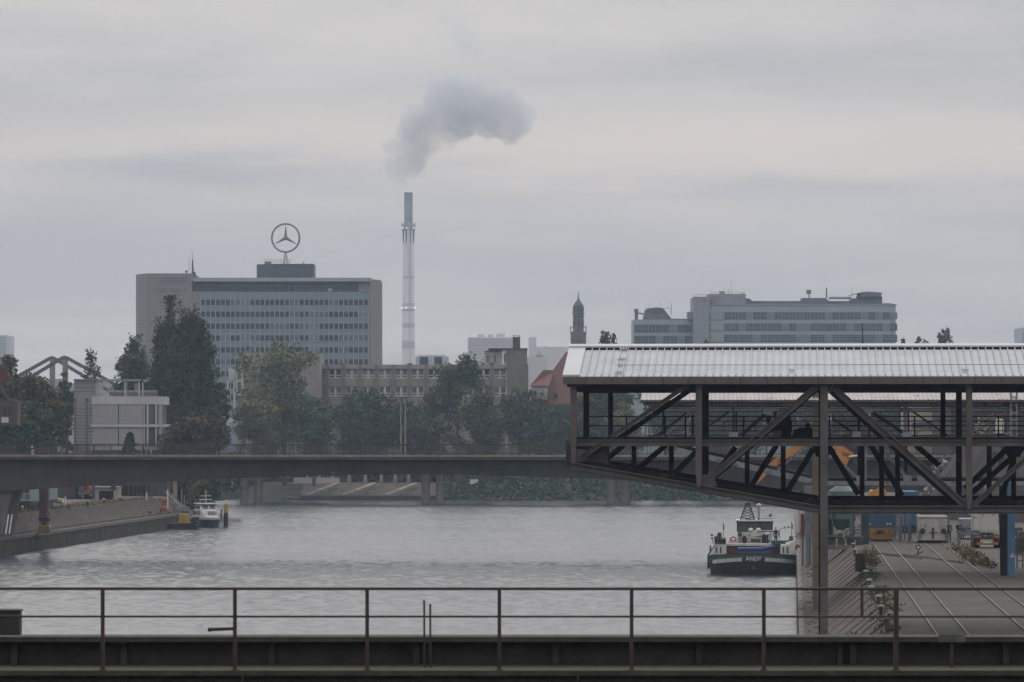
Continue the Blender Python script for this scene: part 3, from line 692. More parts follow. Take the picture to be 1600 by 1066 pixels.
# ------------------------------------------------------------------ long low office with window pairs
D = 850.0
CONO = M('office exposed concrete', (0.235, 0.225, 0.22), .85, var=.15, scale=.3, streak=.35); CONP = M('office parapet band', (0.26, 0.26, 0.265), .85, var=.12, scale=.3, streak=.3)
OLIV = M('olive render', (0.155, 0.155, 0.13), .9, var=.15, scale=.2, streak=.4)
WHF = M('white window frame', (.55, .55, .54), .5, var=.05)
ob = thing('concrete_office', 'long low concrete office with white framed window pairs, behind the trees', 'office building', (X(650, D), D, ZF))
m = MB(); m.box(X(500, D), X(791, D), D+.5, D+16, ZF, Z(571, D)); W_('wall', m, CONO, ob)
m = MB(); m.box(X(498, D), X(791.5, D), D-.3, D+16.2, Z(576.5, D), Z(569.8, D)); W_('roof_band', m, CONP, ob)
m = MB()
for y0, y1 in ((592.5, 604.5), (620.5, 634)): m.box(X(500, D), X(790.5, D), D+.1, D+.5, Z(y1, D), Z(y0, D))
W_('parapet', m, CONO, ob)
pier = 562.5-25.75*2
pxs = [pier+25.75*k for k in range(12)]
for px in pxs:
    if px > 790: continue
    m = MB(); m.box(X(px-2.6, D), X(px+2.6, D), D-.32, D+.48, ZF, Z(570.2, D)); W_('facade_pier', m, M('facade pier', (.16, .155, .16), .9, var=.2, scale=.3, streak=.3), ob)
for y0, y1 in ((577, 592), (605, 620), (633, 648)):
    for i, px in enumerate(pxs[:-1]):
        xa, xb = X(px+3, D), X(px+22.7, D)
        if px+22 > 793: continue
        m = MB(); za, zb_ = Z(y1, D)+.06, Z(y0, D)-.06
        m.k = 0; m.box(xa, xb, D+.36, D+.44, za, zb_)
        m.k = 1; xm = (xa+xb)/2; m.box(xm-.22, xm+.22, D+.28, D+.44, za, zb_)
        m.box(xa, xb, D+.24, D+.44, za, za+.22); m.box(xa, xb, D+.28, D+.44, za+.62, za+.8)
        for q in (xa+.07, xb-.07): m.box(q-.07, q+.07, D+.3, D+.44, za, zb_)
        W_('window', m, [rr.choice((GLS, GLV[1], GLV[1], M('office blind', (.17, .175, .18), .6, var=.1))), WHF], ob)
m = MB()
for px in (533, 640, 768): m = MB(); m.box(X(px-4, D), X(px+4, D), D+2, D+4, Z(570, D), Z(567.5, D)); W_('roof_vent', m, DKBOX, ob)
m = MB(); m.tube([(X(661.5, D), D+5, Z(570, D)), (X(661.5, D), D+5, Z(557, D))], 1.0, 10); W_('roof_flue', m, DKBOX, ob); m = MB(); m.tube([(X(684, D), D+5, Z(570, D)), (X(684, D), D+5, Z(557, D))], .9, 10); W_('roof_flue', m, DKBOX, ob)
sb = thing('stair_tower', 'olive grey windowless stair tower with dark flue at the end of the low office', 'building', (X(808, D), D, ZF))
m = MB(); m.box(X(791.6, D), X(825.5, D), D-1.6, D+15, ZF, Z(569.6, D)); m.box(X(790, D), X(824, D), D+1, D+14, Z(569.6, D), Z(544.5, D)); W_('wall', m, OLIV, sb)
m = MB(); m.box(X(757, D), X(784, D), D+2, D+14, Z(571, D), Z(548.5, D)); W_('penthouse', m, M('pale render', (.32, .31, .29), .85, var=.12, scale=.3, streak=.3), sb)
m = MB(); m.box(X(763, D), X(824.5, D), D+.8, D+14.2, Z(546, D), Z(544, D)); m.box(X(757, D), X(785, D), D+1.8, D+14.2, Z(549, D), Z(547.8, D)); W_('roof_edge', m, DKBOX, sb)
m = MB()
for px in (761, 772): m.box(X(px, D), X(px+2.2, D), D+1.9, D+2, Z(566, D), Z(555, D))
m.box(X(787.5, D), X(789.7, D), D+1.6, D+1.9, Z(568, D), Z(552, D)); W_('window', m, DKBOX, sb)
m = MB(); m.lathe([(.85, Z(544.5, D)), (.85, Z(525.8, D))], 14, (X(807, D), D+6, 0)); fl = W_('flue', m, DKBOX, sb)
m = MB()
for px in (801.5, 804, 809.5, 812): m.tube([(X(px, D), D+6, Z(526, D)), (X(px, D), D+6, Z(522.5, D))], .06, 5)
m.tube([(X(801, D), D+6, Z(523.6, D)), (X(812.5, D), D+6, Z(523.6, D))], .05, 5); W_('guard_rail', m, DKBOX, fl)
wb = thing('concrete_block', 'dull concrete block with pale stair boxes behind the big pale green tree', 'building', (X(380, 840), 840, ZF))
m = MB(); m.box(X(371, 840), X(500, 840), 840, 855, ZF, Z(552, 840)); W_('wall', m, CONO, wb)
m = MB(); m.box(X(358, 840), X(369, 840), 838, 845, Z(594, 840), Z(576, 840)); m.box(X(371, 840), X(381, 840), 836, 839.9, Z(618, 840), Z(575, 840)); W_('stair_box', m, M('white box', (.45, .46, .47), .7, var=.1), wb)
m = MB(); m.box(X(373.5, 840), X(378.5, 840), 835.8, 836, Z(593, 840), Z(578, 840)); m.box(X(373.5, 840), X(378.5, 840), 835.8, 836, Z(614, 840), Z(597, 840)); W_('window', m, GLV[1], wb)
m = MB(); m.tube([P(356, 680, 838), P(356, 595, 838)], .2, 6); m.tube([P(366, 640, 838), P(366, 595, 838)], .2, 6); m.box(X(355, 840), X(367, 840), 838, 844, Z(660, 840), Z(650, 840)); W_('stair_frame', m, WHF, wb)

# ------------------------------------------------------------------ red roofed house
D = 900.0; RED = M('red roof tiles', (0.155, 0.062, 0.052), .8, var=.22, scale=.4, brick=(.5, .45, .05)); WALLW = M('pale house wall', (.36, .36, .36), .85, var=.12, scale=.3, streak=.3)
rh = thing('red_roofed_house', 'house with a steep dull red roof beside the end of the silver gantry roof', 'house', (X(870, D), D, ZF))
m = MB(); m.box(X(832, D), X(985, D), D+1, D+16, ZF, Z(629, D)); W_('wall', m, WALLW, rh)
m = MB(); a = Vector((X(885, D), D+8.5, Z(549, D))); b = Vector((X(935, D), D+8.5, Z(549, D)))
e = [Vector((X(826, D), D-.5, Z(632, D))), Vector((X(991, D), D-.5, Z(632, D))), Vector((X(991, D), D+17.5, Z(632, D))), Vector((X(826, D), D+17.5, Z(632, D)))]
m.add([*e, a, b], [(0, 1, 5, 4), (1, 2, 5), (2, 3, 4, 5), (3, 0, 4), (3, 2, 1, 0)]); W_('roof', m, RED, rh)
m = MB(); m.box(X(826, D), X(991, D), D-.8, D-.5, Z(633.5, D), Z(631.5, D)); W_('gutter', m, M('brown gutter', (.09, .06, .055), .7), rh)
m = MB(); m.box(X(830, D), X(856, D), D-2, D+7, Z(625, D), Z(602, D)); W_('side_wing', m, WALLW, rh)
m = MB(); q = [Vector((X(828, D), D-2.8, Z(603, D))), Vector((X(858, D), D-2.8, Z(603, D))), Vector((X(866, D), D+7, Z(578, D))), Vector((X(849, D), D+3, Z(578, D))), Vector((X(828, D), D+9, Z(603, D)))]
m.add(q, [(0, 1, 2, 3), (0, 3, 4), (4, 3, 2), (4, 2, 1, 0)]); W_('wing_roof', m, RED, rh)
m = MB(); m.box(X(833, D), X(838, D), D-2.1, D-1.95, Z(616, D), Z(611, D)); m.box(X(866, D), X(871, D), D+.1, D+2, Z(621.5, D), Z(615, D)); W_('window', m, GLS, rh)

# ------------------------------------------------------------------ church tower
D = 1300.0; ct = thing('church_tower', 'slim church tower with green onion dome and thin spire', 'church tower', (X(904, D), D, ZF))
CHS = M('church stone', (.135, .14, .15), .85, var=.15, scale=.4, streak=.3); COP = M('dark copper dome', (.05, .085, .09), .6, var=.25, scale=.4, streak=.4)
x = X(903.7, D); m = MB(); m.box(x-2.6, x+2.6, D-2.6, D+2.6, ZF, Z(521, D)); W_('base', m, CHS, ct)
m = MB(); m.box(x-2.75, x+2.75, D-2.75, D+2.75, Z(521, D), Z(518.8, D)); 
for sx_ in (-2.6, 2.6):
    for k in (-2.6, 2.6): m.cbox((x+sx_, D+k, Z(518.8, D)), .22, .22, 2.0, .05)
for dy in (-2.65, 2.65): m.tube([(x-2.6, D+dy, Z(511.5, D)), (x+2.6, D+dy, Z(511.5, D))], .07, 5)
W_('gallery', m, CHS, ct)
m = MB(); m.lathe([(1.95, Z(518.8, D)), (1.9, Z(490.5, D))], 8, (x, D, 0), R(22.5)); W_('belfry', m, CHS, ct)
for k in range(8):
    a = R(-90+45*k); t_ = Vector((-math.sin(a), math.cos(a), 0)); n_ = Vector((math.cos(a), math.sin(a), 0)); c = Vector((x, D, 0))+n_*1.79
    m = MB()
    for za, zb_ in ((512, 502), (498, 494.5)):
        pts = [c+t_*.42+ZD*Z(za, D), c-t_*.42+ZD*Z(za, D), c-t_*.42+ZD*Z(zb_, D), c+ZD*(Z(zb_, D)+.4), c+t_*.42+ZD*Z(zb_, D)]; m.extr(pts, n_*.08)
    W_('belfry_window', m, M('dark louvre', (.05, .045, .055), .7), ct)
m = MB(); m.lathe([(2.15, Z(490.5, D)), (2.2, Z(489, D)), (1.85, Z(487.8, D)), (1.93, Z(483, D)), (1.8, Z(478, D)), (1.3, Z(474, D)), (.75, Z(471, D)), (.4, Z(468.5, D)), (.2, Z(464.5, D)), (.09, Z(458, D))], 12, (x, D, 0)); W_('dome', m, COP, ct)
m = MB(); m.ball((x, D, Z(460.8, D)), .24, 8); m.tube([(x, D, Z(460, D)), (x, D, Z(455.5, D))], .06, 5); m.tube([(x-.3, D, Z(457.5, D)), (x+.3, D, Z(457.5, D))], .05, 5); W_('finial', m, DKBOX, ct)
m = MB(); m.extr([(x-1.9, D-6, Z(541, D)), (x+1.9, D-6, Z(541, D)), (x+.1, D-6, Z(527.5, D))], (0, 3.3, 0)); m.box(x-1.9, x+1.9, D-6, D-2.7, ZF, Z(541, D)); W_('porch_gable', m, RED, ct)

# ------------------------------------------------------------------ hazy far buildings
def fardblock(label, px0, px1, yt, d, col, extra=(), rows=0, cat='building'):
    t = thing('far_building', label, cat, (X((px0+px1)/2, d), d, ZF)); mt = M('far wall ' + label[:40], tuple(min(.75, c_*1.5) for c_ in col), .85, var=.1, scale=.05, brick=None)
    m = MB(); m.box(X(px0, d), X(px1, d), d, d+30, ZF, Z(yt, d)); W_('wall', m, mt, t)
    for a, b, y, yb in extra:
        m = MB(); m.box(X(a, d), X(b, d), d+3, d+22, Z(yb, d), Z(y, d)); W_('roof_house', m, mt, t)
    for r in range(rows):
        y = yt+2.6+r*4.6; m = MB(); m.box(X(px0+1, d), X(px1-1, d), d-.3, d-.05, Z(y+1.9, d), Z(y, d))
        W_('window_band', m, M('far window', (.42, .44, .47), .6), t)
    return t
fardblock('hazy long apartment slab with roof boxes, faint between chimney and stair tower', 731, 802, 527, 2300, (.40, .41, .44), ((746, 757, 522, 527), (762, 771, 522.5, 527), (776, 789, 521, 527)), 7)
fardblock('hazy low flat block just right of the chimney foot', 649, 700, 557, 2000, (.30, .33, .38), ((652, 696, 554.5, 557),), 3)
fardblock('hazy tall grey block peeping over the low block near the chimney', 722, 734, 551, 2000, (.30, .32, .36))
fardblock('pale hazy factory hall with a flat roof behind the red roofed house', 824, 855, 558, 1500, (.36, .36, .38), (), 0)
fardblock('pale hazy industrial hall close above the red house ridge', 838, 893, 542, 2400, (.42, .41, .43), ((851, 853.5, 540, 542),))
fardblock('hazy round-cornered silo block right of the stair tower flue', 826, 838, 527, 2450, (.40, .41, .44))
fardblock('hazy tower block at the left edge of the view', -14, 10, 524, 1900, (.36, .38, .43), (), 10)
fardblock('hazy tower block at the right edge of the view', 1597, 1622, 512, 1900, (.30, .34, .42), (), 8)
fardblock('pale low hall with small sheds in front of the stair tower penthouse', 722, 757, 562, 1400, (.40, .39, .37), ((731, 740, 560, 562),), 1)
t = thing('silo', 'hazy small cone roofed silo above the pale factory hall', 'silo', (X(842.5, 1520), 1520, ZF))
m = MB(); m.lathe([(1.3, ZF), (1.3, Z(556, 1520))], 12, (X(842.5, 1520), 1520, 0)); W_('body', m, M('silo hazy', (.28, .29, .32), .8), t)
m = MB(); m.lathe([(1.7, Z(556, 1520)), (.5, Z(549, 1520)), (.1, Z(546, 1520))], 12, (X(842.5, 1520), 1520, 0)); W_('roof', m, M('silo hazy', (.28, .29, .32), .8), t)

# ------------------------------------------------------------------ strut bridge on the left
D = 830.0; ab = thing('strut_bridge', 'distant bridge portal of two concrete pillars with sloping double struts', 'bridge', (X(90, D), D, ZF))
STR = M('portal concrete', (.20, .185, .175), .85, var=.15, scale=.3, streak=.3); STS = M('sloping strut', (.10, .10, .11), .8, var=.15, scale=.3)
def strut(pts, dy, r=.36):
    for a, b in zip(pts, pts[1:]): 
        mm = MB(); mm.beam(P(*a, D+dy), P(*b, D+dy), 1.0, r*2, (0, 1, 0)); W_('strut', mm, STS, ab)
strut([(20, 592.5), (77.5, 560.5), (85.5, 560.5), (180, 617)], 12)
strut([(20, 606), (97, 559.8), (105.5, 559.8), (200, 612)], -1)
m = MB(); m.tube([P(77, 561, D+12), P(81, 559.2, D+12), (P(86, 561, D+12))], .45, 10); W_('strut_knee', m, STS, ab)
m = MB(); m.tube([P(96, 560.5, D-1), P(101, 558.6, D-1), (P(106, 560.5, D-1))], .45, 10); W_('strut_knee', m, STS, ab)
for px, dy in ((82, 12), (102, -1)):
    m = MB(); c = P(px, 562, D+dy); m.loft([[(c.x-w, c.y-.7, z), (c.x+w, c.y-.7, z), (c.x+w, c.y+.7, z), (c.x-w, c.y+.7, z)] for w, z in ((.72, ZF), (.5, c.z))]); W_('pillar', m, STR, ab)
ob2 = M('sign plate grey', (.1, .1, .11), .6); m = MB(); m.cbox(P(127, 590, D-1), .3, .3, 1.2, .05); W_('strut_lamp', m, ob2, ab)

# ------------------------------------------------------------------ white building beyond the bridge
D = 590.0
CORR = M('grey profiled cladding', (.21, .215, .235), .6, var=.06, scale=.3, streak=.15); WB = M('white band', (.40, .42, .455), .6, var=.06, scale=.3, streak=.25); BLI = M('outside blind', (.31, .315, .345), .7, var=.06, scale=.4, brick=(.42, .28, .03)); 
wb = thing('white_office', 'small white office with grey ribbed side, closed blinds and roof terrace behind the bridge', 'office building', (X(185, D), D, ZLY))
m = MB(); m.box(X(116, D), X(147, D), D-.6, D+12, ZLY, Z(619, D)); 
m.k = 1
for k in range(26):
    z = ZLY+.6+k*.502
    if z < Z(619.5, D): m.box(X(116, D)-.01, X(147, D)+.01, D-.62, D-.6, z, z+.07)
W_('ribbed_wall', m, [CORR, DKBOX], wb)
m = MB(); m.box(X(116.5, D), X(148, D), D-.5, D+8, Z(619, D), Z(594.5, D))
m.k = 1
for k in range(1, 4): m.box(X(116.5, D)-.01, X(148, D)+.01, D-.52, D-.5, Z(618.5-k*6, D), Z(617.7-k*6, D))
W_('stair_house', m, [CORR, DKBOX], wb)
m = MB(); m.box(X(150, D), X(250, D), D-12, D-.8, Z(751, D-6)-.5, Z(751, D-6)); W_('terrace', m, CONCD, wb)
m = MB(); m.box(X(116, D), X(149, D), D-.8, D+8.2, Z(594.5, D), Z(592.3, D)); m.box(X(149, D), X(224, D), D-.3, D+.1, Z(596, D), Z(592.8, D)); m.box(X(149, D), X(228, D), D+5, D+5.3, Z(595, D), Z(592, D)); m.box(X(221, D), X(224, D), D-.3, D+5.3, Z(596, D), Z(593, D)); W_('pergola', m, CORR, wb)
m = MB()
for px in (149.5, 157, 160, 195, 217.5, 223): m.box(X(px, D)-.09, X(px, D)+.09, D-.1, D+.1, Z(619, D), Z(596, D))
W_('pergola_post', m, WB, wb)
def facet(mm, y0, y1, o=0.0):
    a = [(X(145, D)-o, D-.7-o), (X(227, D), D-.7-o), (X(246, D)+o*.3, D+1.2-o), (X(252.5, D)+o, D+4.5), (X(252.5, D)+o, D+12), (X(145, D)-o, D+12)]
    mm.prism(a, Z(y1, D), Z(y0, D))
m = MB(); facet(m, 632, 786, -.35); W_('core_wall', m, M('dark glass wall', (.10, .115, .14), .35, var=.3, scale=.4), wb)  # dark blue-grey glass tone, mottled at random
for y0, y1, o in ((619.5, 632, .1), (663, 667.5, .25), (698.3, 703.5, .25)):
    m = MB(); facet(m, y0, y1, o); W_('floor_band', m, WB, wb)
for y0, y1 in ((632.3, 662.7), (667.8, 698)):
    for a, b in ((147.5, 185), (186.5, 225)):
        m = MB(); m.box(X(a, D), X(b, D), D-.72, D-.62, Z(y1, D), Z(y0, D)); W_('blind', m, BLI, wb)
    m = MB()
    for px, dy in ((146.3, -.75), (226.3, -.8)): m.box(X(px, D)-.07, X(px, D)+.07, D+dy, D+dy+.25, Z(y1, D), Z(y0, D))
    for px, dy, w in ((231, -.35, .14), (243, .95, .12), (248, 2.2, .35)): m.box(X(px, D)-w, X(px, D)+w, D+dy-.2, D+dy, Z(y1, D), Z(y0, D))
    W_('window_frame', m, WB, wb)
m = MB()
for z in (610.8, 612.5): m.tube([(X(153, D), D-.6, Z(z, D)), (X(228, D), D-.6, Z(z, D)), (X(245, D), D+1.2, Z(z, D))], .035, 5)
for k in range(40): px = 153+k*1.9; m.tube([(X(px, D), D-.6, Z(619.5, D)), (X(px, D), D-.6, Z(611, D))], .02, 4)
for k in range(14): f = k/13; m.tube([(X(228+17*f, D), D-.6+1.8*f, Z(619.5, D)), (X(228+17*f, D), D-.6+1.8*f, Z(611, D))], .02, 4)
W_('terrace_railing', m, WB, wb)
m = MB(); m.box(X(208, D), X(216, D), D+2, D+3, Z(619, D), Z(598.5, D)); m.box(X(195, D)-.15, X(195, D)+.15, D+2, D+2.3, Z(619, D), Z(597, D)); W_('terrace_box', m, CORR, wb)
m = MB()
for px in (176, 182, 204, 210): m.cbox((X(px, D), D+1.2, Z(619, D)), .9, .8, .8, .1)
W_('terrace_furniture', m, M('terrace seat dark', (.06, .06, .065), .8), wb)
for px in (136.5, 118): 
    m = MB(); m.cbox((X(px, D), D-.75, Z(621.5, D)-.5), .28, .2, .35, .03); m.tube([(X(px, D), D-.72, Z(622, D)), (X(px, D), D-.72, ZLY)], .06, 6); W_('downpipe', m, DKBOX, wb)
# its open ground floor, seen under the bridge
for px in (201.5, 208.5, 214.5, 221, 229, 236.5): 
    m = MB(); m.box(X(px, D)-.16, X(px, D)+.16, D-.4, D, ZLY, Z(703.5, D)); W_('ground_floor_post', m, WB, wb)
t = thing('brick_shed', 'dark plum coloured shed standing under the bridge near the quay end', 'shed', (X(250, 578), 578, ZLY))
m = MB(); m.box(X(238, 578), X(261, 578), 578, 585, ZLY, Z(741, 578)); W_('wall', m, M('plum brick', (.055, .04, .045), .9, var=.2), t)
m = MB(); m.box(X(237, 578), X(262, 578), 577.5, 585.5, Z(741, 578), Z(739.5, 578)); W_('roof', m, DKBOX, t)
t = thing('gate_pillar', 'brownish weathered pillar at the quay end beside the plum shed', 'pillar', (X(273, 562), 562, 2.0))
m = MB(); m.box(X(270.5, 562), X(276.5, 562), 561.6, 562.2, 1.2, Z(745, 562)); W_('shaft', m, M('rusty pillar', (.2, .16, .14), .85, var=.3, streak=.5), t)
m = MB(); m.box(X(269.5, 562), X(277.5, 562), 561.4, 562.4, Z(745, 562), Z(743.5, 562)); W_('cap', m, CONC, t)

# ------------------------------------------------------------------ smoke from the chimney
def smoke_mat(name, blobs, dens, warp, edge):
    m = bpy.data.materials.new(name); m.use_nodes = True; t = m.node_tree; n = t.nodes; l = t.links; n.clear()
    o = n.new('ShaderNodeOutputMaterial'); pv = n.new('ShaderNodeVolumePrincipled'); l.new(pv.outputs[0], o.inputs['Volume'])
    pv.inputs['Color'].default_value = (.70, .75, .83, 1); pv.inputs['Anisotropy'].default_value = 0.1
    geo = n.new('ShaderNodeNewGeometry'); pos = geo.outputs['Position']
    def vm(op, a, b=None, s=None):
        x = n.new('ShaderNodeVectorMath'); x.operation = op; l.new(a, x.inputs[0])
        if b is not None:
            if isinstance(b, tuple): x.inputs[1].default_value = b
            else: l.new(b, x.inputs[1])
        if s is not None: x.inputs['Scale'].default_value = s
        return x
    def mt(op, a, b, c=None):
        x = n.new('ShaderNodeMath'); x.operation = op
        for i, y in enumerate((a, b, c)):
            if y is None: continue
            if isinstance(y, (int, float)): x.inputs[i].default_value = y
            else: l.new(y, x.inputs[i])
        return x.outputs[0]
    def nz(sc, det, amp):
        x = n.new('ShaderNodeTexNoise'); x.inputs['Scale'].default_value = sc; x.inputs['Detail'].default_value = det; x.inputs['Roughness'].default_value = .6; l.new(pos, x.inputs[0])
        return vm('SCALE', vm('SUBTRACT', x.outputs['Color'], (.5, .5, .5)).outputs[0], s=amp).outputs[0]
    p = vm('ADD', vm('ADD', pos, nz(.045, 5, warp)).outputs[0], nz(.17, 4, warp*.55)).outputs[0]; acc = None
    for c, r in blobs:
        d = mt('SUBTRACT', 1.0, mt('DIVIDE', vm('DISTANCE', p, tuple(c)).outputs['Value'], r))
        acc = d if acc is None else mt('MAXIMUM', acc, d)
    mr = n.new('ShaderNodeMapRange'); mr.interpolation_type = 'SMOOTHSTEP'; l.new(acc, mr.inputs[0]); mr.inputs[1].default_value = 0.0; mr.inputs[2].default_value = edge; mr.inputs[3].default_value = 0; mr.inputs[4].default_value = dens
    x = n.new('ShaderNodeTexNoise'); x.inputs['Scale'].default_value = .09; x.inputs['Detail'].default_value = 4; l.new(pos, x.inputs[0])
    l.new(mt('MULTIPLY', mr.outputs[0], mt('ADD', mt('MULTIPLY', x.outputs[0], 1.3), .35)), pv.inputs['Density']); return m
def plume(name, label, blobs, dens, warp=27.0, edge=.13, pad=6.0):
    d0 = 2500.0; rr = random.Random(len(blobs)); bl = []; m = MB()
    for px, py, r in blobs:
        c = P(px, py, d0); c.y += rr.uniform(-.25, .25)*r*d0/FP; bl.append((c, r*d0/FP*1.28)); m.ball(c, r*d0/FP*1.28+pad, 12)
    o = build(name, m, smoke_mat(label[:24], bl, dens, warp, edge)); tag(o, label, 'smoke', None, 'stuff')
    md = o.modifiers.new('union', 'REMESH'); md.mode = 'VOXEL'; md.voxel_size = 2.0; return o
plume('smoke', 'bluish grey plume of smoke rising from the tall chimney and drifting right', [
 (626, 281, 7), (633, 276, 8), (628, 268, 12), (640, 264, 12), (622, 254, 14), (646, 252, 18), (612, 229, 12), (628, 236, 18), (652, 232, 22), (672, 224, 16), (690, 210, 20), (650, 206, 26), (668, 190, 28),
 (690, 185, 30), (715, 178, 34), (655, 176, 24), (690, 152, 26), (720, 150, 32), (745, 170, 32), (770, 182, 30), (795, 190, 26), (808, 198, 16), (772, 160, 26), (800, 165, 24), (818, 178, 16), (745, 140, 22), (775, 206, 10), (700, 132, 15), (800, 148, 14)], 0.06)
plume('smoke', 'faint torn wisp of smoke high above the main plume', [(706, 44, 12), (722, 52, 16), (738, 64, 20), (754, 74, 14), (728, 80, 12), (700, 58, 8), (690, 36, 10)], 0.03, 32.0, .55)
plume('smoke', 'very faint last shred of smoke to the right of the main plume', [(868, 118, 14), (882, 130, 15), (860, 137, 10)], 0.012, 24.0, .6)
# ------------------------------------------------------------------ near roofed gantry over the quay
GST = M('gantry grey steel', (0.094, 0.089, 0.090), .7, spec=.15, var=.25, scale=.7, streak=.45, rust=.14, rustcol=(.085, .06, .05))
GSD = M('gantry shade-darkened steel', (0.007, 0.007, 0.009), .85, spec=.04, var=.3, scale=.7, rust=.1, rustcol=(.04, .028, .024))  # rear and inner steel, blackened to paint in the roof's shade
GFA = M('gantry fascia', (0.092, 0.083, 0.085), .6, var=.12, scale=.5, streak=.3)
ZINC = M('zinc roof sheet', (0.37, 0.41, 0.475), .5, .1, var=.10, scale=.7, streak=.15)
ZCAP = M('roof ridge cap', (0.42, 0.46, 0.52), .5, var=.05, scale=.5)
VN = 180.5; DEP = 11.0
def F(px, py): return G(px, py, VN)
def Bk(px, py, dv=DEP): return G(px, py, VN) + VD*dv
ul, ur = GU(879, VN-.6), 46.0
gn = thing('roofed_gantry', 'nearest steel truss gantry with silver ribbed roof, jutting out over the water', 'loading gantry', U(GU(1287, VN), VN, ZL))
ze = G(1240, 588, VN-.6).z; q = U(0, VN+5.1); zr_ = CZ+(HY-542.5)/FP*q.y
e0, e1, r0, r1 = U(ul, VN-.6, ze), U(ur, VN-.6, ze), U(ul, VN+5.1, zr_), U(ur, VN+5.1, zr_)
b0, b1 = U(ul, VN+10.8+.6, ze), U(ur, VN+10.8+.6, ze)
m = MB(); nrm = Vector((0, 0, .05))
m.loft([[p, p2, p3, p3-ZD*.06, p2-ZD*.06, p-ZD*.06] for p, p2, p3 in ((e0, r0, b0), (e1, r1, b1))]); rf = W_('roof', m, ZINC, gn)
m = MB(); u = GU(905, VN-.6); k = 0
while u < ur:
    a = U(u, VN-.66, ze+.035); b = U(u, VN+5.0, zr_+.03); m.beam(a, b, .04, .05, UD); u += .349
    b2 = U(u, VN+11.3, ze+.035)
W_('standing_seam', m, ZINC, rf); rf['note'] = ''
del rf['note']
m = MB(); m.loft([[p+VD*(-.42)+ZD*-.02, p+VD*(-.42)+ZD*.06, p+ZD*.17, p+VD*.42+ZD*.06, p+VD*.42+ZD*-.02, p+ZD*.09] for p in (r0, r1)]); W_('ridge_cap', m, ZCAP, rf)
m = MB(); m.beam(r0-VD*.47-ZD*.11, r1-VD*.47-ZD*.11, .10, .10); W_('ridge_gap_shade', m, GSD, rf)  # black bar painting in the shade beneath the raised ridge cap
u = GU(905, VN-.6); m = MB(); m.loft([[e0-VD*.02+ZD*.005, U(u, VN-.62, ze+.005), U(u, VN-.62, ze+.085), e0-VD*.02+ZD*.085], [r0+ZD*.005, U(u, VN+5.1, zr_+.005), U(u, VN+5.1, zr_+.085), r0+ZD*.085]]); W_('verge_flashing', m, ZCAP, rf)
for px in (967.5, 1237, 1508):
    m = MB(); uu = GU(px, VN)
    fr = ((.3, .12),) if px > 1000 else ((.22, .05), (.42, .3), (.62, .5), (.95, .85))
    for hi, lo in fr:
        pt = lambda f, du: U(uu+du, VN-.6+5.7*f, ze+(zr_-ze)*f+.1)
        m.beam(pt(lo+.02, -.16), pt(lo+.02, .16), .05, .05); m.beam(pt(lo+.02, 0), pt(lo+.14, 0), .05, .05, UD)
        if px < 1000: m.beam(pt(lo, -.15), pt(hi+.05, -.15), .04, .05, UD); m.beam(pt(lo, .15), pt(hi+.05, .15), .04, .05, UD)
    W_('roof_ladder' if px < 1000 else 'snow_guard', m, ZCAP, rf)
m = MB(); m.tube([U(GU(975, VN), VN+1.1, ze+.56), U(ur, VN+1.1, ze+.56)], .014, 5); W_('lightning_wire', m, STEEL_D, rf)
zf0, zf1 = G(1240, 600.3, VN-.6).z, ze-.03
m = MB(); m.loft([[p + VD*a + ZD*b for a, b in ((-.06, zf0-ze), (.06, zf0-ze), (.06, zf1-ze), (-.06, zf1-ze))] for p in (e0+UD*.02, e1)]); fa = W_('fascia', m, GFA, gn)
m = MB(); u = ul+1.1
while u < ur: m.beam(U(u, VN-.665, zf0), U(u, VN-.665, zf1), .012, .02); u += 1.21
W_('fascia_joint', m, GSD, fa)
m = MB(); m.loft([[p + VD*a + ZD*b for a, b in ((-.06, zf0-ze), (.06, zf0-ze), (.06, zf1-ze), (-.06, zf1-ze))] for p in (b0, b1)]); W_('fascia', m, GFA, gn)
m = MB()
for v in (VN+.45, VN+2.6, VN+5.1, VN+7.6, VN+DEP): 
    zz_ = zf0-.05; m.beam(U(ul+.3, v, zz_-.12), U(ur, v, zz_-.12), .22, .26, I=True)
u = ul+.25
while u < ur: m.beam(U(u, VN-.4, zf0-.02), U(u, VN+11.2, zf0-.02), .12, .18, UD); u += 1.45
m.loft([[U(u_, VN-.5, zf0+.04), U(u_, VN+11.3, zf0+.04), U(u_, VN+11.3, zf0+.09), U(u_, VN-.5, zf0+.09)] for u_ in (ul+.05, ur)])
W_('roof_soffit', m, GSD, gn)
# main front truss
post_px = [(896.5, 9.5, 724, .0), (1092, 10, 762, 0), (1287.5, 12, 0, 0), (1514, 9.5, 796, 0), (1741, 9.5, 796, 0), (1968, 9.5, 796, 0)]
sN = FP/180.0
def taper(m, p, w, dpt_, ztop, zbot, tip=.75):
    m.loft([[p + UD*a*f + VD*b for a, b in ((-w/2, -dpt_/2), (w/2, -dpt_/2), (w/2, dpt_/2), (-w/2, dpt_/2))] + [] for f in (1,)] and
           [[Vector((p.x, p.y, z)) + UD*a*f + VD*b for a, b in ((-w/2, -dpt_/2), (w/2, -dpt_/2), (w/2, dpt_/2), (-w/2, dpt_/2))] for f, z in ((.55, zbot), (1, zbot+tip), (1, ztop))])
for px, w, yb, _ in post_px:
    p = F(px, 600.5); zb_ = F(px, yb).z if yb else ZL
    m = MB(); pp = p - VD*.12
    if yb: taper(m, pp, w/sN, .34, p.z, zb_)
    else: m.cbox((0, 0, 0), .001, .001, .001) if 0 else taper(m, pp, w/sN, .42, p.z, zb_, .01)
    W_('post', m, GST, gn)
    pb = p + VD*DEP; m = MB(); taper(m, pb, (w+5)/sN if 1050 < px < 1150 else w/sN, .34, p.z, zb_); W_('post', m, GSD, gn)
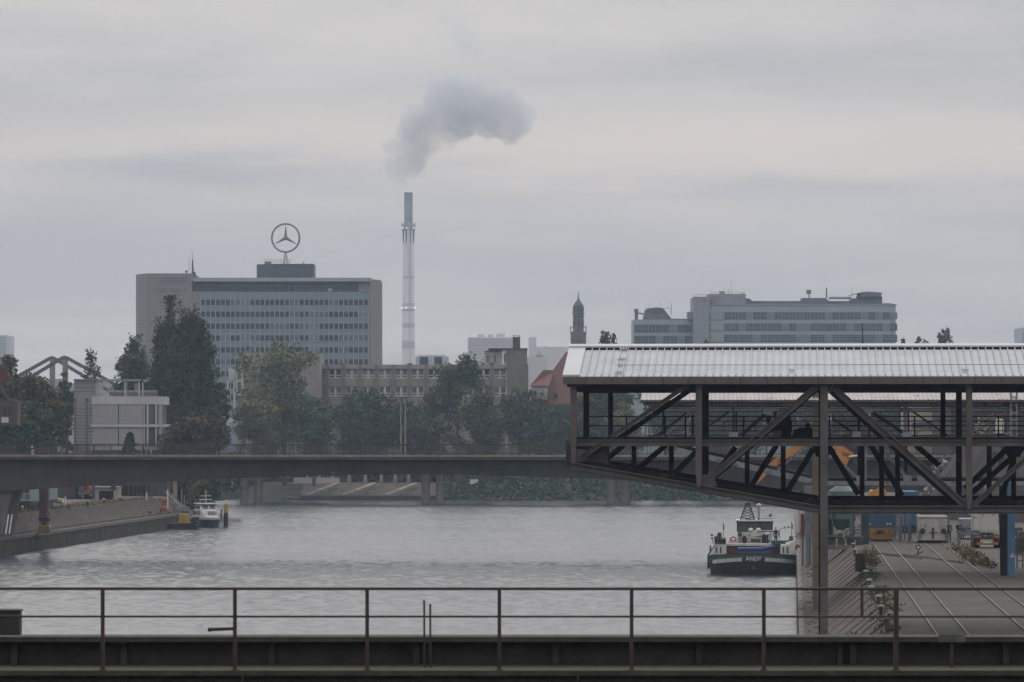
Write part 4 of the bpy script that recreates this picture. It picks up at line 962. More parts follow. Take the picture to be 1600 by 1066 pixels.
for px in (937, 1487.5):
    pb = Bk(px, 600); m = MB(); m.beam(pb - VD*.1, Vector((pb.x, pb.y, F(px, 690).z)) - VD*.1, .3, .24); W_('post', m, GSD, gn)
# middle girder / floor
zm = F(1240, 692).z
for v, mt, h in ((VN, GST, .30), (VN+DEP, GSD, .42)):
    m = MB(); m.beam(U(GU(893, VN)-.1, v-.02, zm), U(ur, v-.02, zm), .26, h, I=True); W_('middle_chord', m, mt, gn)
m = MB(); m.loft([[U(u_, VN-.05, zm+.17), U(u_, VN+DEP, zm+.17), U(u_, VN+DEP, zm+.25), U(u_, VN-.05, zm+.25)] for u_ in (GU(893, VN), ur)])
m.beam(U(GU(903, VN), VN-.12, zm+.20), U(ur, VN-.12, zm+.20), .05, .14); W_('walkway_floor', m, GSD, gn)
# lower chord: rising to the free end, level beyond the leg
lc = [(898, 727.5), (1092, 761), (1284, 795)]
for dv, mt in ((0, GST), (DEP, GSD)):
    for (a, b) in (((892, 727.0), (1283, 795.5)), ((1291, 795.3), (2560, 795.3))):
        m = MB(); m.beam(F(*a)+VD*dv, F(*b)+VD*dv, .42, .30 if dv == 0 else .34, I=True)
        m.beam(F(a[0], a[1]+6.4)+VD*dv, F(b[0], b[1]+6.4)+VD*dv, .3, .07); W_('lower_chord', m, mt, gn)
    m = MB(); 
    for (a, b) in (((905, 721.5), (1281, 784.5)), ((1293, 785), (2560, 785))): m.beam(F(*a)+VD*(dv+.3), F(*b)+VD*(dv+.3), .1, .22)
    W_('runway_rail', m, GSD, gn)
m = MB()
for k in range(46):
    f = k/45; a = F(900+1600*f, 727+min(1, (1600*f)/385)*68 - 3)
    m.beam(a+VD*.3, a+VD*(DEP-.3), .14, .2, UD)
W_('cross_beam', m, GSD, gn)
m = MB(); 
for (a, b) in (((905, 724), (1281, 789)), ((1293, 789.5), (2560, 789.5))):
    pa, pb = F(*a), F(*b)
    for dv in (3.2, 7.6): m.loft([[p+VD*(dv+x)+ZD*y for x, y in ((0, 0), (.7, 0), (.7, .06), (0, .06))] for p in (pa, pb)])
W_('gangway', m, GSD, gn)
# diagonals: pale front pairs, rear pairs darkened as if shaded
diags = [((908, 715), (1074, 602), (.3, .20)), ((1106, 750), (1277, 603), (.34, .30)), ((1299, 603), (1506, 788), (.34, .30)), ((1521, 789), (1733, 603), (.3, .22)), ((1749, 603), (1960, 788), (.3, .22))]
for a, b, (w, h) in diags:
    m = MB(); m.beam(F(*a)-VD*.03, F(*b)-VD*.03, w, h, I=True); W_('diagonal', m, GST, gn)
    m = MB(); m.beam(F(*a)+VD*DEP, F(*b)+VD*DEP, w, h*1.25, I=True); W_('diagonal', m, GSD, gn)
# rear lattice below the floor
def zlow(px): return 727+(px-898)/(1284-898)*68 if px < 1284 else 795
for px in (979, 1040, 1164, 1223, 1352, 1384, 1410, 1560, 1600, 1640):
    m = MB(); m.beam(F(px, 692)+VD*8.5, F(px, zlow(px)-8)+VD*8.5, .2, .24, I=True); W_('lattice_post', m, GSD, gn)
for a, b in (((962, 697), (934, 720)), ((1031, 697), (987, 734)), ((1086, 702), (1045, 744)), ((1145, 700), (1108, 752)), ((1212, 697), (1170, 765)), ((1272, 703), (1229, 774)), ((1300, 703), (1346, 778)), ((1366, 697), (1418, 780)), ((1440, 697), (1478, 730)), ((1590, 702), (1520, 768)), ((1600, 720), (1580, 780))):
    m = MB(); m.beam(F(*a)+VD*8.5, F(*b)+VD*8.5, .2, .27, I=True); W_('lattice_diagonal', m, GSD, gn)
for px in (1287, 1600):
    m = MB(); c = F(px, 702)+VD*8.4; m.extr([c+UD*-.55+ZD*.2, c+UD*.55+ZD*.2, c+UD*.3-ZD*.42, c-UD*.3-ZD*.42], VD*.08); W_('gusset_plate', m, GSD, gn)
for px, py in ((904, 713), (1106, 752), (1509, 788)):
    m = MB(); c = F(px, py)-VD*.06; m.extr([c+UD*-.35+ZD*.28, c+UD*.3+ZD*.34, c+UD*.42-ZD*.22, c-UD*.35-ZD*.3], VD*.05); W_('gusset_plate', m, GST, gn)
m = MB(); u = GU(897, VN)-.4
for k in range(17): m.beam(U(u+k*.118, VN+.5, F(890, 697).z), U(u+k*.118, VN+.5, F(890, 728).z), .06, .05)
m.loft([[U(u_, VN+.55, F(890, 731).z), U(u_, VN+2.4, F(890, 731).z), U(u_, VN+2.4, F(890, 690).z), U(u_, VN+.55, F(890, 690).z)] for u_ in (u, u+1.95)])
m.loft([[U(u_, VN+.45, F(890, 697).z), U(u_, VN+2.4, F(890, 697).z), U(u_, VN+2.4, F(890, 688).z), U(u_, VN+.45, F(890, 688).z)] for u_ in (u-.03, u+.45)])
W_('end_box', m, M('ribbed end box', (.06, .056, .056), .75, var=.25, scale=1, rust=.15), gn)
m = MB()
zt_ = zm+.25
for z in (1.02, .56): m.tube([U(GU(918, VN+10.4), VN+10.4, zt_+z), U(ur, VN+10.4, zt_+z)], .032, 6)
for z in (.78, .3): m.tube([U(GU(1102, VN+10.4), VN+10.4, zt_+z), U(ur, VN+10.4, zt_+z)], .018, 6)
for px in (979, 1039.5, 1071, 1162, 1234, 1296, 1357.5, 1429, 1560, 1640): m.tube([U(GU(px, VN+10.4), VN+10.4, zt_), U(GU(px, VN+10.4), VN+10.4, zt_+1.02)], .04, 6)
W_('railing', m, GSD, gn)
m = MB(); m.tube([F(1301, 602.5)+VD*-.1, F(1297, 606)+VD*-.1, F(1297.5, 611)+VD*-.1, F(1294, 614)+VD*-.1], .05, 6); W_('downpipe', m, M('pipe grey', (.18, .19, .2), .6), gn)
for px in (915, 922): 
    m = MB(); m.extr([F(px-10, 690), F(px+2, 690), F(px+2, 678)], VD*.1) if 0 else m.tube([F(px-9, 690)+VD*6, F(px, 678)+VD*6], .05, 5); W_('stay', m, GST, gn)
m = MB(); m.extr([F(942, 689)+VD*6, F(953, 689)+VD*6, F(953, 675)+VD*6, F(946, 680)+VD*6], VD*1.0); W_('tool_box', m, M('box dark grey', (.05, .05, .055), .7), gn)
# crane trolley parked inside
tr = thing('crane_trolley', 'black winch trolley inside the near gantry, just left of its tall leg', 'trolley', U(GU(1232, VN+6), VN+6, zm+.25))
def T6(px, py): return G(px, py, VN+6)
m = MB(); m.extr([T6(1207, 687), T6(1236, 687), T6(1238, 662), T6(1234, 647), T6(1224, 645), T6(1214, 652), T6(1207, 664)], VD*2); W_('cab', m, GSD, tr)
m = MB(); m.extr([T6(1196, 652), T6(1206, 652), T6(1204, 656), T6(1198, 657)], VD*.4); m.tube([T6(1200, 656), T6(1206, 676)], .1, 6); W_('lever_stand', m, GSD, tr)
m = MB(); m.extr([T6(1236, 687), T6(1270, 687), T6(1270, 668), T6(1250, 668), T6(1240, 672)], VD*2.2); W_('winch_frame', m, GSD, tr)
m = MB(); m.tube([T6(1262, 665)+VD*.3, T6(1262, 665)+VD*1.8], .14, 12); W_('winch_drum', m, GSD, tr)
m = MB(); m.beam(T6(1207, 676), T6(1222, 676), .4, .15); m.cbox(T6(1213, 686), .35, .4, .25, .03); W_('motor_box', m, M('motor pale', (.14, .135, .12), .7), tr)

# ------------------------------------------------------------------ second gantry further along the quay
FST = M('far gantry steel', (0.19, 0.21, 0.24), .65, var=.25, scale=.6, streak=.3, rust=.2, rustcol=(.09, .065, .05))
FSD = M('far gantry dark and shaded steel', (0.012, 0.013, 0.016), .8, spec=.08, var=.3, scale=.6)  # dark steel; on rear members the roof's shade is put into the colour
CRS = M('corrugated roof sheet', (0.36, 0.35, 0.37), .55, .1, var=.15, scale=.5, streak=.3, rust=.04, rustcol=(.16, .13, .12))
YCOL = M('yellowish leg paint', (0.165, 0.15, 0.105), .75, var=.3, scale=.7, streak=.4, rust=.2, rustcol=(.12, .07, .04))
VF = 250.0; FD = 13.0
def H(px, py, dv=0.0): return G(px, py, VF)+VD*dv
gf = thing('roofed_gantry', 'second steel gantry with corrugated roof, seen through the truss of the nearest one', 'loading gantry', U(GU(1275, VF), VF, ZL))
u0f, u1f = GU(1001, VF-.6), 60.0
ze = G(1240, 625.5, VF-.6).z; zr_ = ze+1.9
m = MB(); n = int((u1f-u0f)/.14); 
rows = []
for v, z in ((VF-.7, ze), (VF+6.5, zr_), (VF+13.7, ze)): rows.append([U(u0f+i*.14, v, z + (.05 if i % 2 else 0)) for i in range(n)])
vs = [p for r in rows for p in r]; m.add(vs, [(j*n+i, j*n+i+1, (j+1)*n+i+1, (j+1)*n+i) for j in range(2) for i in range(n-1)]); W_('roof', m, CRS, gf)
m = MB(); m.beam(U(u0f, VF-.72, ze-.06), U(u1f, VF-.72, ze-.06), .06, .14); W_('gutter', m, M('rusty gutter', (.08, .07, .07), .8, var=.4, scale=1, rust=.15), gf)
m = MB(); m.loft([[U(u_, VF-.5, ze-.16), U(u_, VF+13.5, ze-.16), U(u_, VF+13.5, ze-.08), U(u_, VF-.5, ze-.08)] for u_ in (u0f+.2, u1f)]); W_('roof_soffit', m, FSD, gf)
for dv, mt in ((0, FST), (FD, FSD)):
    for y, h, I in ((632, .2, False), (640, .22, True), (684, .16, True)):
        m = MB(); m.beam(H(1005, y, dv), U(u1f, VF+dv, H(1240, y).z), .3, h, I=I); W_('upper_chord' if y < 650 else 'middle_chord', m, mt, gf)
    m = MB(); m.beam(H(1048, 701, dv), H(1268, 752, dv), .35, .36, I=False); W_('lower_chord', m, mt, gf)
    m = MB(); m.beam(H(1283, 755, dv), U(u1f, VF+dv, H(1283, 755).z), .35, .27); W_('lower_chord', m, mt, gf)
m = MB(); m.loft([[p+VD*a+ZD*b for a, b in ((.2, .1), (FD-.2, .1), (FD-.2, .16), (.2, .16))] for p in (H(1005, 684), U(u1f, VF, H(1240, 684).z))]); W_('walkway_floor', m, FSD, gf)
m = MB()
for (a, b) in ((H(1048, 701), H(1268, 752)), (H(1283, 755), U(u1f, VF, H(1283, 755).z))):
    m.loft([[p+VD*x+ZD*y for x, y in ((.3, .22), (FD-.3, .22), (FD-.3, .28), (.3, .28))] for p in (a, b)])
W_('lower_floor', m, FSD, gf)
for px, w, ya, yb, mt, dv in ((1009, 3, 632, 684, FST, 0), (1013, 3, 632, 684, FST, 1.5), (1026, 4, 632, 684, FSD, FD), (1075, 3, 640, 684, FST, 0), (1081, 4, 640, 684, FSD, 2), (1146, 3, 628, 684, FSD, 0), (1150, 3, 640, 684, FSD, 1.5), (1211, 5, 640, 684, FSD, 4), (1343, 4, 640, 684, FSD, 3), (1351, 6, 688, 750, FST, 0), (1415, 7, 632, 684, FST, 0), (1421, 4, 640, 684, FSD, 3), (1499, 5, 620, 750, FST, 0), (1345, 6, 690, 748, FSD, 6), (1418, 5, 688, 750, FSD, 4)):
    m = MB(); m.beam(H(px, ya, dv), H(px, yb, dv), .2, w/24.0, I=w > 4); W_('post', m, mt, gf)
for a, b, w, mt in (((1027, 681), (1078, 641), 3, FSD), ((1036, 682), (1083, 645), 2.5, FST), ((1110, 664), (1142, 641), 3, FSD), ((1114, 668), (1146, 645), 2.5, FST), ((1157, 681), (1202, 642), 6, FSD), ((1225, 675), (1269, 643), 3, FST), ((1300, 653), (1336, 679), 4, FSD), ((1360, 643), (1417, 680), 6, FSD), ((1423, 641), (1481, 681), 3, FSD), ((1428, 680), (1484, 642), 3, FST), ((1525, 675), (1574, 641), 3, FST), ((1590, 641), (1640, 680), 3, FST),
                    ((1309, 718), (1342, 748), 4, FST), ((1376, 699), (1418, 747), 4.5, FST), ((1455, 731), (1487, 704), 4, FST), ((1515, 752), (1562, 700), 6, FST), ((1215, 735), (1262, 695), 4, FST), ((1070, 704), (1095, 688), 4, FSD)):
    m = MB(); m.beam(H(*a), H(*b), .22, w/24.0, I=True); W_('diagonal', m, mt, gf)
for px, py in ((1345, 748), (1418, 748), (1440, 748), (1338, 679), (1417, 679), (1146, 680), (1357, 641), (1200, 643)):
    m = MB(); c = H(px, py)-VD*.14; m.extr([c+UD*-.28+ZD*.2, c+UD*.28+ZD*.2, c+UD*.28-ZD*.2, c-UD*.28-ZD*.2], VD*.04); W_('gusset_plate', m, FST, gf)
for px in (1032, 1043):
    pass
m = MB()
for z in (.3, .6, .95): m.tube([H(1035, 684)+ZD*(z+.15)+VD*.2, U(u1f, VF+.2, H(1240, 684).z+z+.15)], .02, 5)
u = GU(1035, VF)
while u < u1f: m.tube([U(u, VF+.2, H(1240, 684).z+.1), U(u, VF+.2, H(1240, 684).z+1.1)], .02, 5); u += 2.0
W_('railing', m, FSD, gf)
m = MB(); c = H(1275, 612); m.beam(c, U(GU(1275, VF), VF, ZL), .4, .42, I=True); W_('leg', m, YCOL, gf)
m = MB(); c = H(1275, 632, FD); m.beam(c, U(GU(1275, VF), VF+FD, ZL), .4, .36, I=True); W_('leg', m, YCOL, gf)
BLUE = M('blue painted steel', (0.04, 0.115, 0.215), .5, var=.15, scale=.6, streak=.3)
m = MB(); c = H(1580, 755); m.beam(c, U(GU(1580, VF), VF, ZR), .5, .46); lg = W_('leg', m, BLUE, gf)
m = MB(); c = H(1581.5, 868)-VD*.27; m.extr([c+UD*-.14-ZD*.1, c+UD*.14-ZD*.1, c+ZD*.15], VD*.015); W_('warning_triangle', m, WHF, lg)
m = MB(); m.extr([c+UD*-.07-ZD*.06-VD*.01, c+UD*.07-ZD*.06-VD*.01, c+ZD*.07-VD*.01], VD*.006); W_('triangle_centre', m, BLUE, lg)
m = MB(); m.beam(H(1569, 755, 1.5), U(GU(1569, VF+1.5), VF+1.5, ZR), .5, .5); W_('leg', m, FSD, gf)
m = MB(); m.beam(H(1579, 597, -.5), H(1579, 684, -.5), .18, .12); m.beam(H(1588, 597, -.5), H(1588, 684, -.5), .18, .1)
for k in range(14): m.beam(H(1579, 600+k*6, -.5), H(1588, 600+(k+1)*6 if k % 2 else 600+(k-1)*6, -.5), .05, .05)
W_('lattice_mast', m, FST, gf)
RZ = -A
def on(px, py, z): q = GR(px, py, z); return (q.x, q.y, z)
# ------------------------------------------------------------------ foreground footbridge: girder and railing across the whole view
d1 = 55.0; FGD = M('footbridge dark steel', (0.030, 0.030, 0.033), .7, var=.4, scale=2.5, streak=.35, rust=.12, rustcol=(.035, .024, .02), bump=.3)
FGM = M('mossy steel edge', (0.035, 0.037, 0.03), .85, var=.45, scale=5, rust=.1, rustcol=(.05, .032, .024), bump=.4)
FGR = M('rusty railing', (0.027, 0.022, 0.021), .75, var=.45, scale=4, rust=.22, rustcol=(.055, .028, .02))
fg = thing('footbridge', 'nearest dark steel girder with thin pipe railing across the bottom of the view', 'bridge', (0, d1, Z(1066, d1)))
dg = 57.2
m = MB(); m.box(-45, 45, dg-.32, dg+.32, Z(1001, dg), Z(993.5, dg)); m.beam((-45, dg-.33, Z(1000.2, dg)), (45, dg-.33, Z(1000.2, dg)), .02, .02, (0, 1, 0)); W_('top_flange', m, FGM, fg)
m = MB(); m.box(-45, 45, dg+.02, dg+.06, Z(1058, dg), Z(1001, dg)); 
for y in (1004, 1043):
    for k in range(-60, 61): m.lathe([(.016, 0), (.011, .010), (.001, .014)], 6, (0, 0, 0)); o_ = len(m.v)-18; c_ = (k*.152, dg+.02, Z(y, dg)); m.v[o_:] = [(c_[0]+a_, c_[1]-z_, c_[2]+b_) for a_, b_, z_ in m.v[o_:]]
W_('web_plate', m, FGD, fg)
m = MB()
x = X(-1400, dg)
pxs = [24, 195, 425, 650, 868, 1092, 1310, 1332, 1570]
for px in pxs + [px+1780 for px in pxs] + [px-1780 for px in pxs]: 
    xx = X(px, dg); m = MB(); m.box(xx-.045 if px != 1310 else xx-.02, xx+.045, dg-.13, dg+.02, Z(1058, dg), Z(1001, dg)); W_('web_stiffener', m, FGD, fg)
m = MB(); m.beam((-45, dg-.02, Z(1005.5, dg)), (45, dg-.02, Z(1005.5, dg)), .03, .025, (0, 1, 0)); W_('cable', m, FGR, fg)
m = MB(); m.box(-45, 45, d1+.05, dg+.2, Z(1060, d1), Z(1053, d1)); m.box(-45, 45, d1-.12, d1+.06, Z(1055, d1), Z(1047, d1)); W_('walkway_edge', m, FGM, fg)
m = MB(); m.box(-45, 45, d1+.5, dg+1.5, Z(1190, d1), Z(1060.2, d1)); m.box(-45, 45, d1+.1, d1+.5, Z(1075, d1), Z(1061, d1)); W_('lower_girder', m, FGD, fg)
m = MB()
for y, r in ((919.5, .021), (963, .0155)): m.tube([(-45, d1, Z(y-.3, d1)), (X(800, d1), d1, Z(y+.6, d1)), (45, d1, Z(y+1.5, d1))], r, 8)
rail_ = W_('handrail', m, FGR, fg, smooth=True)
for k in range(-13, 22):
    px = 160.5+206.6*k; w = .026 if px < 1300 or px > 1500 else .034
    m = MB(); m.box(X(px, d1)-w, X(px, d1)+w, d1-.03, d1+.03, Z(1052, d1), Z(920.5, d1)); m.box(X(px, d1)-w-.02, X(px, d1)+w+.02, d1-.05, d1+.05, Z(1047.2, d1), Z(1045.4, d1)); W_('railing_post', m, FGR, fg)
m = MB(); m.box(X(1350, d1)-.02, X(1350, d1)+.02, d1+.3, d1+.34, Z(966, d1), Z(921, d1)); W_('railing_post', m, FGR, fg)
for px, y in ((661.5, 941), (671, 947)): m = MB(); m.tube([(X(px, d1), d1+.5, Z(y, d1)), (X(px+.4, d1), d1+.5, Z(1047, d1))], .016, 6); m.tube([(X(px, d1), d1+.5, Z(y+2, d1)), (X(px, d1), d1+.5, Z(y, d1))], .022, 6); W_('rod', m, FGR, fg)
m = MB(); m.tube([(X(326, d1), d1, Z(983.8, d1)), (X(366, d1), d1, Z(982.4, d1))], .024, 8); m.tube([(X(325, d1), d1, Z(984, d1)), (X(331, d1), d1, Z(983.8, d1))], .03, 8); W_('pipe_stub', m, FGR, fg)
m = MB(); m.cbox((X(4, d1), d1+.7, Z(996, d1)), .34, .3, .345, .015); m.cbox((X(4, d1), d1+.7, Z(958.6, d1)), .37, .33, .03, .01); W_('switch_box', m, M('box black steel', (.02, .021, .022), .6, var=.3, scale=3), fg)
m = MB(); m.box(X(1478, d1), X(1520, d1), d1+.9, d1+.93, Z(1009, d1), Z(996, d1)); sg = W_('sign_plate', m, M('mossy plate', (.09, .10, .085), .85, var=.4, scale=5), fg)
m = MB(); m.tube([(X(1499, d1), d1+.95, Z(1009, d1)), (X(1499, d1), d1+.95, Z(1050, d1))], .022, 6); W_('sign_post', m, FGM, sg)
for px in (380, 903): m = MB(); m.tube([(X(px, d1), d1-.14, Z(1052, d1)), (X(px, d1), d1-.14, Z(1063, d1))], .015, 6); W_('drip_pipe', m, FGM, fg)

# ------------------------------------------------------------------ people
def skin(name, V, E, mat, parent, root=0, lv=1):
    me = bpy.data.meshes.new(name); me.from_pydata([v[0] for v in V], E, []); me.materials.append(mat)
    o = bpy.data.objects.new(name, me); C.objects.link(o); o.parent = parent
    md = o.modifiers.new('skin', 'SKIN'); md.use_smooth_shade = True
    if not me.skin_vertices: return o
    for i, v in enumerate(V):
        r = v[1]; r = (r, r) if not isinstance(r, tuple) else r
        me.skin_vertices[0].data[i].radius = r; me.skin_vertices[0].data[i].use_root = (i == root)
    s = o.modifiers.new('sub', 'SUBSURF'); s.levels = lv; s.render_levels = lv; return o
SKN = M('skin', (.36, .22, .16), .6, var=.08)
def person(label, loc, rz, top, legs, hair, armL, armR, step=.08, grp=None, cap=None):
    p = thing('person', label, 'person', loc, rz, grp)
    V = [((0, 0, .93), (.13, .10)), ((0, 0, 1.12), (.13, .09)), ((0, .01, 1.32), (.16, .10)), ((0, .01, 1.44), (.09, .07)), ((0, -.005, 1.52), (.052, .055)), ((0, -.015, 1.60), (.07, .085)), ((0, -.01, 1.68), (.075, .095)), ((0, 0, 1.75), (.045, .06))]
    E = [(i, i+1) for i in range(7)]
    V.append(((0, -.115, 1.63), .014)); E.append((5, 8))
    for s in (-1, 1): V.append(((s*.085, .005, 1.635), .014)); E.append((5, len(V)-1))
    arms = []; legsJ = []
    for s, (el, wr) in ((-1, armL), (1, armR)):
        n = len(V); sh = (s*.19, .01, 1.42)
        V += [(sh, .055), (el, .043), (wr, .03)]; E += [(3, n), (n, n+1), (n+1, n+2)]
        d = (Vector(wr)-Vector(el)).normalized(); pal = Vector(wr)+d*.085; sd = d.cross(Vector((1, 0, 0))).normalized()
        V.append((tuple(pal), (.04, .018))); E.append((n+2, n+3)); arms.append((sh, el, wr))
        for k, ln in enumerate((.07, .085, .08, .062)):
            b = pal + sd*(-.03+.02*k) + d*.02; V += [(tuple(b+d*ln*.5), .009), (tuple(b+d*ln+Vector((0, -.018, 0))), .008)]
            i = len(V); E += [(n+3, i-2), (i-2, i-1)]
        V.append((tuple(Vector(wr)+d*.05-sd*.055), .0105)); E.append((n+3, len(V)-1))
    for s in (-1, 1):
        n = len(V); y = step*s
        hp, kn, an, to = (s*.095, 0, .88), (s*.10, -.03+y*.4, .50), (s*.105, y, .09), (s*.12, y-.17, .03)
        V += [(hp, .085), (kn, .058), (an, .042), (to, .03)]; E += [(0, n), (n, n+1), (n+1, n+2), (n+2, n+3)]; legsJ.append((hp, kn, an, to))
    skin('body', V, E, SKN, p)
    V = [((0, 0, .90), (.155, .12)), ((0, 0, 1.12), (.155, .115)), ((0, .01, 1.32), (.185, .125)), ((0, .01, 1.45), (.10, .085))]; E = [(0, 1), (1, 2), (2, 3)]
    for sh, el, wr in arms: n = len(V); V += [(sh, .072), (el, .058), (wr, .045)]; E += [(3, n), (n, n+1), (n+1, n+2)]
    skin('jacket', V, E, top, p)
    V = [((0, 0, .94), (.15, .115))]; E = []
    for hp, kn, an, to in legsJ: n = len(V); V += [(hp, .10), (kn, .075), (an, .06)]; E += [(0, n), (n, n+1), (n+1, n+2)]
    skin('trousers', V, E, legs, p)
    m = MB()
    for hp, kn, an, to in legsJ: m.tube([(an[0], an[1]+.06, .045), (an[0]*1.03, an[1]-.06, .05), (to[0], to[1]-.03, .035)], [.05, .055, .035], 8)
    build('shoes', m, M('dark shoes', (.03, .028, .026), .7), p, smooth=True)
    m = MB(); m.ball((0, .02, 1.70), .098, 12, (.86, 1.02, .72)); build('hair', m, hair, p, smooth=True)
    m = MB()
    for s in (-1, 1): m.ball((s*.032, -.098, 1.655), .011, 6)
    m.box(-.025, .025, -.103, -.09, 1.583, 1.592); build('eyes_and_mouth', m, M('dark features', (.05, .03, .03), .6), p)
    return p
NAVY = M('navy jacket', (.022, .034, .065), .8, var=.2, scale=4); JEAN = M('light blue jeans', (.16, .19, .25), .85, var=.2, scale=5); DKT = M('dark trousers', (.03, .032, .04), .85, var=.2, scale=4)
BJK = M('blue work jacket', (.055, .12, .24), .8, var=.2, scale=4); BLK = M('black pullover', (.018, .018, .022), .85, var=.2, scale=4); REDJ = M('red work jacket', (.19, .05, .04), .8, var=.2, scale=4)
HAIRD = M('dark hair', (.02, .015, .012), .7); HAIRB = M('brown hair', (.09, .06, .035), .7)
dwn = lambda s: ((s*.25, .02, 1.15), (s*.25, -.08, .90)); pock = lambda s: ((s*.29, .06, 1.14), (s*.17, -.10, 1.0)); fold = lambda s: ((s*.27, -.04, 1.16), (s*.04, -.2, 1.22))

# ------------------------------------------------------------------ moored barge
HULK = M('barge black hull', (.022, .026, .034), .55, var=.35, scale=.8, streak=.3); GRNP = M('barge green paint', (.03, .075, .05), .5, var=.2, scale=.8, streak=.2)
BWH = M('barge white paint', (.52, .53, .54), .5, var=.1, scale=.8, streak=.3); OXR = M('barge oxide red', (.105, .025, .025), .6, var=.25, scale=.7); BLK2 = M('barge black fittings', (.02, .02, .022), .6, var=.2)
TARP = M('blue tarpaulin', (.02, .055, .16), .55, var=.2, scale=1.2); GLB = M('wheelhouse glass', (.06, .075, .085), .2, var=.3, scale=.6, spec=.5)
bd = 375.0; bc = U(GU(1177.5, bd/CA), bd/CA, 0); bc = Vector((X(1177.5, bd), bd, 0))
sB = FP/bd
ba = thing('barge', 'dark hulled barge with white trim and white wheelhouse, moored at the right quay', 'barge', (bc.x, bc.y, 0), RZ)
hw = 4.4
def hullring(z, w, rake, n=24, L_=34):
    pts = []
    for k in range(n+1):
        t = -1+2*k/n; a = abs(t)
        pts.append((w*t, rake + 3.0*(a**3.2), z))
    pts += [(w, L_, z), (-w, L_, z)]; return pts
zz0 = [(-.6, 4.15, .9), (.15, 4.25, .55), (.85, 4.35, .25), (1.25, 4.4, .1), (1.62, 4.42, .02), (2.0, 4.42, 0)]
m = MB(); rings = [hullring(*r) for r in zz0]
# sheer: bow stands higher in the middle
def sheer(rings):
    out = []
    for r in rings: out.append([(x, y, z + (.12-.42*(abs(x)/4.42)**2.2)*min(1, max(0, z-.3)/1.0)) for x, y, z in r])
    return out
rings = sheer(rings); m.loft(rings)
hull = build('hull', m, HULK, ba)
def band(i_lo, i_hi, off, xa=-9, xb=9):
    lo, hi = rings[i_lo], rings[i_hi]; mm = MB(); n = 25
    pts = []
    for k in range(n):
        if xa <= lo[k][0] <= xb: pts.append((lo[k], hi[k]))
    vs = []; fs = []
    for a, b in pts: vs += [(a[0]*1.003, a[1]-off, a[2]), (b[0]*1.003, b[1]-off, b[2])]
    for i in range(len(pts)-1): fs.append((2*i, 2*i+2, 2*i+3, 2*i+1))
    mm.add(vs, fs); return mm
build('white_stripe', band(3, 4, .03, -4.3, -.75), BWH, hull); build('white_stripe', band(3, 4, .03, .75, 4.3), BWH, hull); build('green_strake', band(4, 5, .03), GRNP, hull)
m = MB(); m.extr([(-.85, -.02, 1.75), (.85, -.02, 1.75), (.42, .02, 1.30), (-.42, .02, 1.30)], (0, .3, 0)); build('name_panel', m, GRNP, hull)
writing('name_lettering', 'ANDY', BWH, hull, (0, -.045, 1.60), Matrix.Rotation(R(90), 3, 'X'), .56, ext=.01)
m = MB(); m.tube([(0, -.0, .75), (0, -.12, .72)], .16, 10); m.beam((-.24, -.06, .6), (.24, -.06, .6), .1, .1); m.beam((0, -.06, .9), (0, -.06, .55), .1, .1); build('bow_anchor', m, M('anchor red', (.16, .03, .04), .7), hull)
m = MB()
for k in range(24): 
    a, b = rings[5][k], rings[5][k+1]; m.beam((a[0], a[1], a[2]), (b[0], b[1], b[2]), .16, .10, (0, 0, 1))
m.beam((-4.42, 3, 2.0), (-4.42, 34, 2.0), .16, .1, (0, 0, 1)); m.beam((4.42, 3, 2.0), (4.42, 34, 2.0), .16, .1, (0, 0, 1)); build('gunwale', m, BLK2, hull)
m = MB(); m.box(-4.25, 4.25, 3.1, 33.8, 1.80, 1.90); build('deck', m, GRNP, ba)
m = MB(); m.box(-2.75, 2.55, 6.2, 26, 1.9, 2.95); build('hold_coaming', m, OXR, ba)
m = MB(); m.box(-1.55, 1.7, 5.0, 5.9, 1.9, 2.3); m.tube([(-1.6, 5.2, 2.5), (.6, 5.2, 2.52), (1.2, 5.2, 2.66), (2.1, 5.25, 2.95)], [.30, .30, .28, .20], 12); build('tarpaulin_roll', m, TARP, ba)
for s in (-1, 1):
    m = MB(); x0, x1 = (-4.0, -2.85) if s < 0 else (2.6, 3.75)
    m.extr([(x0, 4.6, 1.9), (x1, 4.6, 1.9), (x1, 4.6, 3.2), (x0+.12 if s < 0 else x0, 4.6, 3.2)] if s < 0 else [(x0, 4.6, 1.9), (x1+.25, 4.6, 1.9), (x1+.35, 4.6, 3.75), (x1, 4.6, 3.5), (x1-.35, 4.6, 3.15), (x0, 4.6, 3.05)], (0, .15, 0)); bw = build('bulwark', m, BWH, ba)
    m = MB()
    for k in range(2): xx = x0+.22+k*.42; m.box(xx, xx+.13, 4.56, 4.6, 2.02, 2.85)
    build('bulwark_slot', m, BLK2, bw)
m = MB(); m.extr([(-3.95, 5.2, 3.1), (-2.8, 5.2, 3.1), (-2.8, 5.2, 3.75), (-3.8, 5.2, 3.75)], (0, .9, 0)); m.tube([(-3.5, 5.4, 3.75), (-3.5, 5.4, 4.6)], .2, 8); m.tube([(-3.6, 5.2, 3.9), (-2.8, 5.2, 3.9)], .28, 10); wn_ = build('anchor_winch', m, [GRNP], ba)
m = MB(); m.cbox((-3.42, 5.1, 4.2), .42, .42, .75, .1); build('winch_motor', m, M('dark red fitting', (.09, .03, .028), .6), wn_)
m = MB(); m.extr([(2.5, 5.4, 3.3), (3.7, 5.4, 3.75), (3.7, 5.4, 3.95), (2.5, 5.4, 3.5)], (0, .4, 0)); m.box(1.7, 3.1, 5.3, 6, 3.25, 3.75); m.cbox((3.65, 5.4, 3.75), .4, .4, .7, .08); build('crane_arm', m, GRNP, ba)
m = MB(); m.box(-2.75, 2.6, 6.0, 7.0, 2.95, 3.25); build('hatch_edge', m, BWH, ba)
